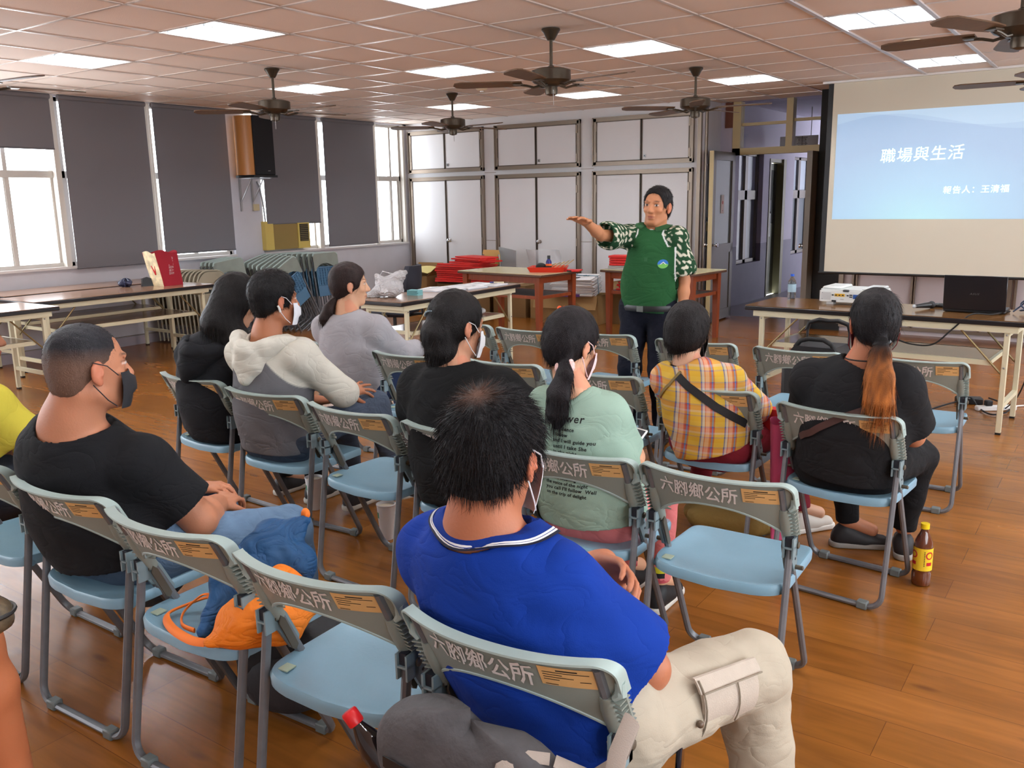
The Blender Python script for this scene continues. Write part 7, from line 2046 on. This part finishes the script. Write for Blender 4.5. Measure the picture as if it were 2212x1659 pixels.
nb = np.array(pr_['neckb']); ax = unit(np.array([.0, -.04, .42])); e1 = unit(np.cross(ax, [0, -1, 0])); e2 = unit(np.cross(ax, e1))
if e2[1] < 0: e2 = -e2
M_grn = mat('green_pique', (36, 84, 46), .8, bump=.15, bscale=500)
shp = [o for o in r_.children if o.name.startswith('shirt')][0]
collar('collar', shp, 0, 1, M_grn, off=.005, op=.40, root=r_, nb=nb, org=np.array(og), ax=ax, e1=e1, e2=e2, r0=.062, r1=.115, hgt=.022)
# undershirt, placket, logo, belt
q = MB(); q.ball((-2.402 - og[0], 4.905 - og[1], 1.318), (.030, .012, .026), 12, 8); q.build('undershirt', M_paper, r_)
fr = lambda x, z, off: (x, 4.5, z)
sh_ = [o for o in r_.children if o.name.startswith('shirt')][0]
def disc(cx_, cz_, r, n=24): return [(cx_ + r * math.cos(2 * PI * k / n), 4.5, cz_ + r * math.sin(2 * PI * k / n)) for k in range(n)]
lx, lz = -2.305, 1.135
proj_on(sh_, disc(lx, lz, .027), [list(range(24))], (0, 1, 0), .0015, 'logo', mat('logo_blue', (40, 110, 190), .6), r_, og)
half = [(lx + .0265 * math.cos(a), 4.5, lz + .0265 * math.sin(a)) for a in [PI + .12 + (PI - .24) * k / 12 for k in range(13)]] + [(lx + .008, 4.5, lz + .004), (lx - .008, 4.5, lz - .002)]
proj_on(sh_, half, [list(range(15))], (0, 1, 0), .0025, 'logo_green', mat('logo_green', (110, 180, 80), .6), r_, og)
mt_ = [(lx - .016, 4.5, lz - .004), (lx + .002, 4.5, lz + .014), (lx + .010, 4.5, lz + .006), (lx + .018, 4.5, lz - .004), (lx + .010, 4.5, lz - .001), (lx + .002, 4.5, lz + .008), (lx - .008, 4.5, lz - .002)]
proj_on(sh_, mt_, [list(range(7))], (0, 1, 0), .0035, 'logo_mountain', M_paper, r_, og)
proj_on(sh_, [(-2.412, 4.5, 1.28), (-2.392, 4.5, 1.28), (-2.392, 4.5, 1.15), (-2.412, 4.5, 1.15)], [[0, 1, 2, 3]], (0, 1, 0), .002, 'placket', mat('green_dark', (34, 82, 46), .8), r_, og)
def ring_(z, rx, ry, h_, m, name, cx_=-2.437, cy_=4.965):
    return MB().lathe([(1.0, -h_ / 2), (1.03, 0), (1.0, h_ / 2)], n=36, M=T(cx_ - og[0], cy_ - og[1], z) @ Matrix.Diagonal((rx, ry, 1, 1)), cap=False).build(name, m, r_)
ring_(.862, .176, .134, .036, M_blk, 'belt')
MB().box(-.022, .022, -.004, .0, -.018, .018, M=T(-2.43 - og[0], 4.965 - .136 - og[1], .862)).build('belt_buckle', M_chrome, r_)

# person in yellow at the left edge
ye = dict(head=(-3.52, 1.50, 1.06), hrot=(-20, 5, 0), hk=1.0, neckb=(-3.52, 1.45, .90), chest=(-3.52, 1.45, .74), waist=(-3.50, 1.46, .60), hip=(-3.48, 1.47, .50),
    shL=(-3.70, 1.43, .82), shR=(-3.38, 1.47, .82), elL=(-3.76, 1.6, .62), elR=(-3.31, 1.57, .64), wrL=(-3.6, 1.8, .6), wrR=(-3.42, 1.74, .58),
    knR=(-3.40, 1.88, .46), anR=(-3.40, 1.9, .1), knL=(-3.6, 1.88, .46), anL=(-3.6, 1.9, .1), footR=(0, 1, 0), footL=(0, 1, 0),
    bw=.16, bd=.12, ar=.045, nr=.05, lr=.072, tr=.085, skin=(150, 98, 72), shirt=(206, 192, 72), trousers=(50, 54, 64), vox=.008, sleeve=.75, sease=.03, ease=.02, hem=.03,
    handR=dict(d=(-.6, .7, 0), n=(0, 0, -1), side=-1), handL=dict(d=(.6, .7, 0), n=(0, 0, -1), side=1), fold=.007, foldf=16, hair='short', haircol=(24, 22, 22), nstr=500, strlen=.02)
person('person in yellow T-shirt cut off by the left edge of the photo', ye)

# ------------------------------------------------------------------ bags and small things among the chairs
M_gbag = mat('grey_camouflage_nylon', (72, 70, 72), .75, bump=.3, bscale=60, var=.22, vscale=14)
t = thing('shoulder_bag', 'grey shoulder bag with black zip pocket hanging on the chair of the man in blue', 'bag', (-.87, 1.105, .43), R(4))
def bagf(u, v):
    a = 2 * PI * u; e = .45
    cx_, sy_ = math.cos(a), math.sin(a); X = math.copysign(abs(cx_) ** e, cx_); Y = math.copysign(abs(sy_) ** .8, sy_)
    s_ = math.sin(PI * min(max(v, .0), 1)) ** .28 if 0 < v < 1 else 0
    sag = .012 * math.sin(X * 5 + v * 4)
    return (X * .205 * s_ - .01, Y * .060 * s_ + .012 * math.sin(v * 6) * 0, -.03 + .235 * v + sag * v + .015 * (1 - X * X) * (1 if v > .5 else 0) * -1 + .02 * X * (-1 if v > .5 else 0))
MB().grid(bagf, 64, 22, closed_u=True).build('bag_body', M_gbag, t)
MB().grid(lambda u, v: (-.165 + .26 * u, -.062 - .003 * math.sin(PI * u) - .001, .085 + .022 * v - .028 * u), 14, 3, thick=lambda u, v: (0, .003, 0)).build('zip_pocket', M_blk, t)
M_tp = mat('taupe_webbing', (168, 156, 146), .8, bump=.2, bscale=400)
MB().tube([(.075, -.063, .04), (.075, -.066, .11), (.082, -.05, .16), (.11, -.02, .175), (.15, 0, .17)], .011, 6, rx=.003).build('trim_strap', M_tp, t)
MB().box(.10, .13, -.068, -.060, .03, .09).build('strap_patch', M_tp, t)
MB().tube([(.16, 0, .17), (.22, .02, .15), (.262, .06, .18), (.268, .075, .24), (.262, .03, .20), (.255, -.01, .08), (.215, -.03, .01), (.16, -.02, -.01)], .017, 8, rx=.004).build('shoulder_strap', M_tp, t)
MB().box(.135, .185, -.07, -.045, -.02, .06, bev=.01).build('end_pocket', mat('dark_mesh', (40, 38, 40), .8), t)
V, F = text_pts('F·Moon', .012, shear=.2); MB().add([(.137 + v[0] * .9, -.0715, .028 + v[1]) for v in V], F).build('tag_lettering', M_paper, t)
t = thing('cola_bottle', 'dark drink bottle with red cap stuck in the side of the grey shoulder bag', 'bottle', (-1.095, 1.09, .475), 0)
M_ = RY(R(-38)) @ RX(R(8))
MB().lathe([(.028, -.10), (.030, -.09), (.030, .02), (.022, .05), (.012, .075), (.012, .085)], n=18, M=M_).build('body', mat('cola', (26, 14, 14), .08, coat=.5), t)
MB().lathe([(.0155, .078), (.0165, .082), (.0165, .104), (.0145, .108), (0, .108)], n=18, M=M_, cap=False).build('cap', mat('red_cap', (206, 30, 36), .35), t)
t = thing('black_cloth', 'black jacket lying over the edge of the chair beside the grey bag', 'jacket', (-.64, 1.32, .30), R(10))
MB().grid(lambda u, v: (.16 * math.cos(2 * PI * u) * math.sin(PI * (v * .9 + .05)) ** .6 + .01 * math.sin(6 * u * PI), .14 * math.sin(2 * PI * u) * math.sin(PI * (v * .9 + .05)) ** .6, -.12 + .26 * v), 40, 14, closed_u=True).build('fabric', mat('black_jersey', (18, 18, 19), .9, bump=.3, bscale=40), t)
# orange and blue drawstring bag on the chair
og = (-1.90, 1.42, .43)
t = thing('drawstring_bag', 'orange and blue drawstring bag with orange cords lying on an empty chair seat', 'bag', og)
M_on = mat('orange_nylon', (238, 128, 28), .7, bump=.25, bscale=40, attr=True); add_creases(M_on, 10, .5, .02)
v = Vol((-2.15, 1.15, .42), (-1.5, 1.75, .80), .006)
v.chain([(-1.80, 1.22, .452), (-1.74, 1.32, .50), (-1.70, 1.44, .50)], [.020, .075, .060], .03, flat=((.2, .1, 1), .7)); v.cone((-1.78, 1.30, .47), (-1.70, 1.36, .47), .06, .06, .03); v.cone((-1.76, 1.36, .50), (-1.80, 1.50, .56), .06, .04, .04)
v.field(lambda X, Y, Z: .006 * nf(X, Y, Z, 34, 1) + .003 * nf(X, Y, Z, 80)); v.plane((0, 0, .4305), (0, 0, -1))
vmesh('orange_panel', v, M_on, t, pyth((238, 128, 28)), og, 2)
M_bn = mat('blue_nylon', (16, 76, 124), .65, bump=.25, bscale=35, attr=True); add_creases(M_bn, 10, .6, .02)
v = Vol((-2.15, 1.15, .42), (-1.5, 1.80, .85), .006)
v.chain([(-1.86, 1.24, .455), (-1.90, 1.38, .53), (-1.87, 1.50, .60), (-1.83, 1.58, .66)], [.020, .060, .070, .020], .03, flat=((.8, .1, .5), .6)); v.cone((-1.92, 1.42, .52), (-1.80, 1.50, .56), .06, .06, .03)
v.field(lambda X, Y, Z: .006 * nf(X, Y, Z, 34, 2) + .003 * nf(X, Y, Z, 80)); v.plane((0, 0, .4305), (0, 0, -1))
vmesh('blue_panel', v, M_bn, t, pyth((12, 66, 110)), og, 2)
def tb_(pts, r, rx=None): return MB().tube([tuple(np.array(p) - np.array(og)) for p in pts], r, 8, rx=rx)
ck = mat('orange_cord', (236, 120, 36), .7)
def crv(P, n=6):
    P = [Vector(p) for p in P]; o_ = []
    for i in range(len(P) - 1):
        p0 = P[max(i - 1, 0)]; p3 = P[min(i + 2, len(P) - 1)]
        for k in range(n):
            s_ = k / n; o_.append(tuple(.5 * ((2 * P[i]) + (P[i + 1] - p0) * s_ + (2 * p0 - 5 * P[i] + 4 * P[i + 1] - p3) * s_ ** 2 + (3 * P[i] - p0 - 3 * P[i + 1] + p3) * s_ ** 3)))
    return o_ + [tuple(P[-1])]
tb_(crv([(-1.93, 1.34, .48), (-1.99, 1.36, .47), (-2.05, 1.33, .445), (-2.06, 1.27, .436), (-1.98, 1.23, .436), (-1.88, 1.215, .438), (-1.82, 1.22, .445)]), .012, .004).build('cord', ck, t)
tb_(crv([(-1.93, 1.33, .50), (-1.98, 1.33, .49), (-2.01, 1.29, .45), (-1.97, 1.255, .438), (-1.91, 1.25, .44)]), .007, .003).build('cord', ck, t)
MB().ball(tuple(np.array((-1.835, 1.585, .672)) - np.array(og)), (.014, .012, .018), 8, 6).build('cord_knot', ck, t)
bp_ = [o for o in t.children if o.name.startswith('blue_panel')][0]
V, F = text_pts('GAIA', .024, bold=.0006); proj_on(bp_, [(-1.93 + v[0] * .4 + .3, 1.42 + v[0] * .5 - .30, .535 + v[1]) for v in V], F, (-.6, .8, 0), .0015, 'lettering', M_paper, t, og)
# black backpack on the floor under that chair
def ob(w_, d_, h_, off, f=6, ph=0):
    def fn(u, v):
        a = 2 * PI * u; b2 = PI * v
        k = 1 + .07 * math.sin(f * a + ph) * math.sin(b2) + .03 * math.sin(3 * f * a + 5 * v)
        return (off[0] + w_ * k * math.cos(a) * math.sin(b2) ** .7, off[1] + d_ * k * math.sin(a) * math.sin(b2) ** .7, off[2] + h_ * (1 - math.cos(b2)) / 2)
    return fn
t = thing('backpack', 'black backpack on the floor beneath the chair with the orange bag', 'backpack', (-2.0, 1.66, 0), R(30))
MB().grid(ob(.2, .14, .3, (0, 0, 0), 5), 40, 16, closed_u=True).build('bag_body', mat('black_nylon', (24, 24, 27), .7, bump=.3, bscale=50), t)
MB().grid(ob(.12, .06, .18, (0, -.11, .03), 4), 30, 12, closed_u=True).build('front_pocket', mat('charcoal_nylon', (44, 44, 48), .7, bump=.3, bscale=50), t)
q = MB(); q.tube([(-.04, 0, .29), (0, 0, .33), (.04, 0, .29)], .008, 6); q.build('bag_strap', M_blk, t)
# paper cups
for x, y, lab in ((-2.70, 2.81, 'white paper cup with a green mark on the floor under the empty chair'), (-3.29, 2.91, 'white paper cup on the floor by the feet of the person in the hoodie')):
    t = thing('paper_cup', lab, 'cup', (x, y, 0), 0, 'tall white paper cups on the floor')
    MB().lathe([(.030, 0), (.031, .002), (.0435, .165)], n=28, cap=False).lathe([(.0, .004), (.030, .004)], n=28, cap=False).build('cup_body', M_paper, t)
    MB().lathe([(.0435, .163), (.0455, .165), (.0455, .169), (.0435, .170)], n=28, cap=False).build('rim', M_paper, t)
    MB().lathe([(0, .155), (.0425, .155)], n=24, cap=False).build('drink', mat('foam_drink', (196, 186, 168), .5), t)
    MB().grid(lambda u, v: ((.0395 + .0018 * v) * math.cos(-2.3 + .5 * u), (.0395 + .0018 * v) * math.sin(-2.3 + .5 * u), .105 + .028 * v), 6, 3).build('green_mark', mat('cup_green', (40, 130, 96), .6), t)
# pink cloth and brown bag near the ponytailed woman
t = thing('pink_jacket', 'pink jacket hanging down between the checked shirt and the woman in black', 'jacket', (-1.10, 3.50, .12), R(6))
MB().grid(lambda u, v: (.055 * math.cos(2 * PI * u) * (.7 + .5 * v) + .012 * math.sin(14 * u), .07 * math.sin(2 * PI * u) + .01 * math.sin(9 * u + 4 * v), .50 * v), 44, 12, closed_u=True).build('fabric', mat('pink_fabric', (176, 66, 102), .8, bump=.2, bscale=30), t)
t = thing('olive_bag', 'low olive-brown bag on the floor under the chair of the person in the checked shirt', 'bag', (-1.40, 3.72, 0), R(5))
MB().grid(ob(.22, .11, .14, (0, 0, 0), 5), 40, 14, closed_u=True).build('bag_body', mat('olive_canvas', (134, 108, 52), .8, bump=.3, bscale=40), t)
MB().tube([(-.12, 0, .12), (-.05, .0, .17), (.05, 0, .17), (.12, 0, .12)], .009, 8).build('handle', mat('dark_olive', (84, 66, 36), .8), t)
# folded cap and leg of someone cut by the left edge
t = thing('floral_bag', 'shiny dark patterned pouch with a zip rim cut by the left edge of the photo', 'pouch', (-2.02, .80, .60), R(0))
MB().grid(ob(.075, .06, .085, (0, 0, 0), 3), 30, 14, closed_u=True).build('pouch_body', mat('patterned_vinyl', (88, 76, 60), .25, var=.5, vscale=45), t)
MB().tube([(.078 * math.cos(a), .062 * math.sin(a), .048 + .006 * math.cos(a)) for a in [2 * PI * k / 24 for k in range(24)]], .005, 6, closed=True).build('zip_rim', M_blk, t)
lg = dict()
v = Vol((-2.5, .5, .0), (-1.8, 1.1, .75), .007)
v.chain([(-2.25, .62, .56), (-2.125, .80, .535), (-2.11, .83, .42), (-2.12, .86, .12)], [.085, .07, .055, .042], .03); v.cone((-2.12, .86, .09), (-2.08, .97, .045), .042, .03, .02)
t = thing('person', 'person mostly outside the left edge, only a bare knee and pale hem showing', 'person', (-2.1, .8, 0))
vmesh('body', v, M_skin, t, skin_col((190, 116, 78)), (-2.1, .8, 0), 2)
v = Vol((-2.7, .3, .3), (-1.8, 1.2, .9), .007); v.chain([(-2.40, .5, .60), (-2.16, .76, .545)], [.12, .095], .03); v.field(lambda X, Y, Z: .006 * nf(X, Y, Z, 30)); v.plane((-2.16, .76, .5), (.7, .7, -.1))
vmesh('shorts', v, M_cloth, t, pyth((196, 206, 196)), (-2.1, .8, 0), 2)

og = (-5.12, 5.50, .739)
t = thing('plastic_bag', 'crumpled white plastic carrier bag on the book table', 'plastic bag', og)
M_pb = mat('white_polythene', (226, 224, 226), .35, attr=True, trans=.2); add_creases(M_pb, 14, .9, .03)
v = Vol((-5.34, 5.25, .73), (-4.9, 5.75, 1.02), .005)
v.ell((-5.12, 5.50, .81), (.125, .095, .075), None, .02); v.cone((-5.15, 5.48, .84), (-5.06, 5.56, .90), .07, .05, .03); v.cone((-5.08, 5.55, .90), (-5.02, 5.60, .945), .045, .012, .02, flat=((.5, -.8, 0), .5)); v.cone((-5.16, 5.46, .86), (-5.21, 5.44, .925), .04, .010, .02, flat=((.5, -.8, 0), .5)); v.cone((-5.22, 5.42, .77), (-5.27, 5.38, .75), .05, .02, .02)
v.field(lambda X, Y, Z: .010 * nf(X, Y, Z, 38, 1) + .006 * nf(X, Y, Z, 85, 2)); v.plane((0, 0, .741), (0, 0, -1))
vmesh('bag_body', v, M_pb, t, pyth((228, 226, 228)), og, 1)
MB().tube([(-.10, -.02, .16), (-.07, .0, .215), (-.01, .02, .20), (.04, .06, .19)], .008, 6, rx=.003).build('bag_handle', M_paper, t)
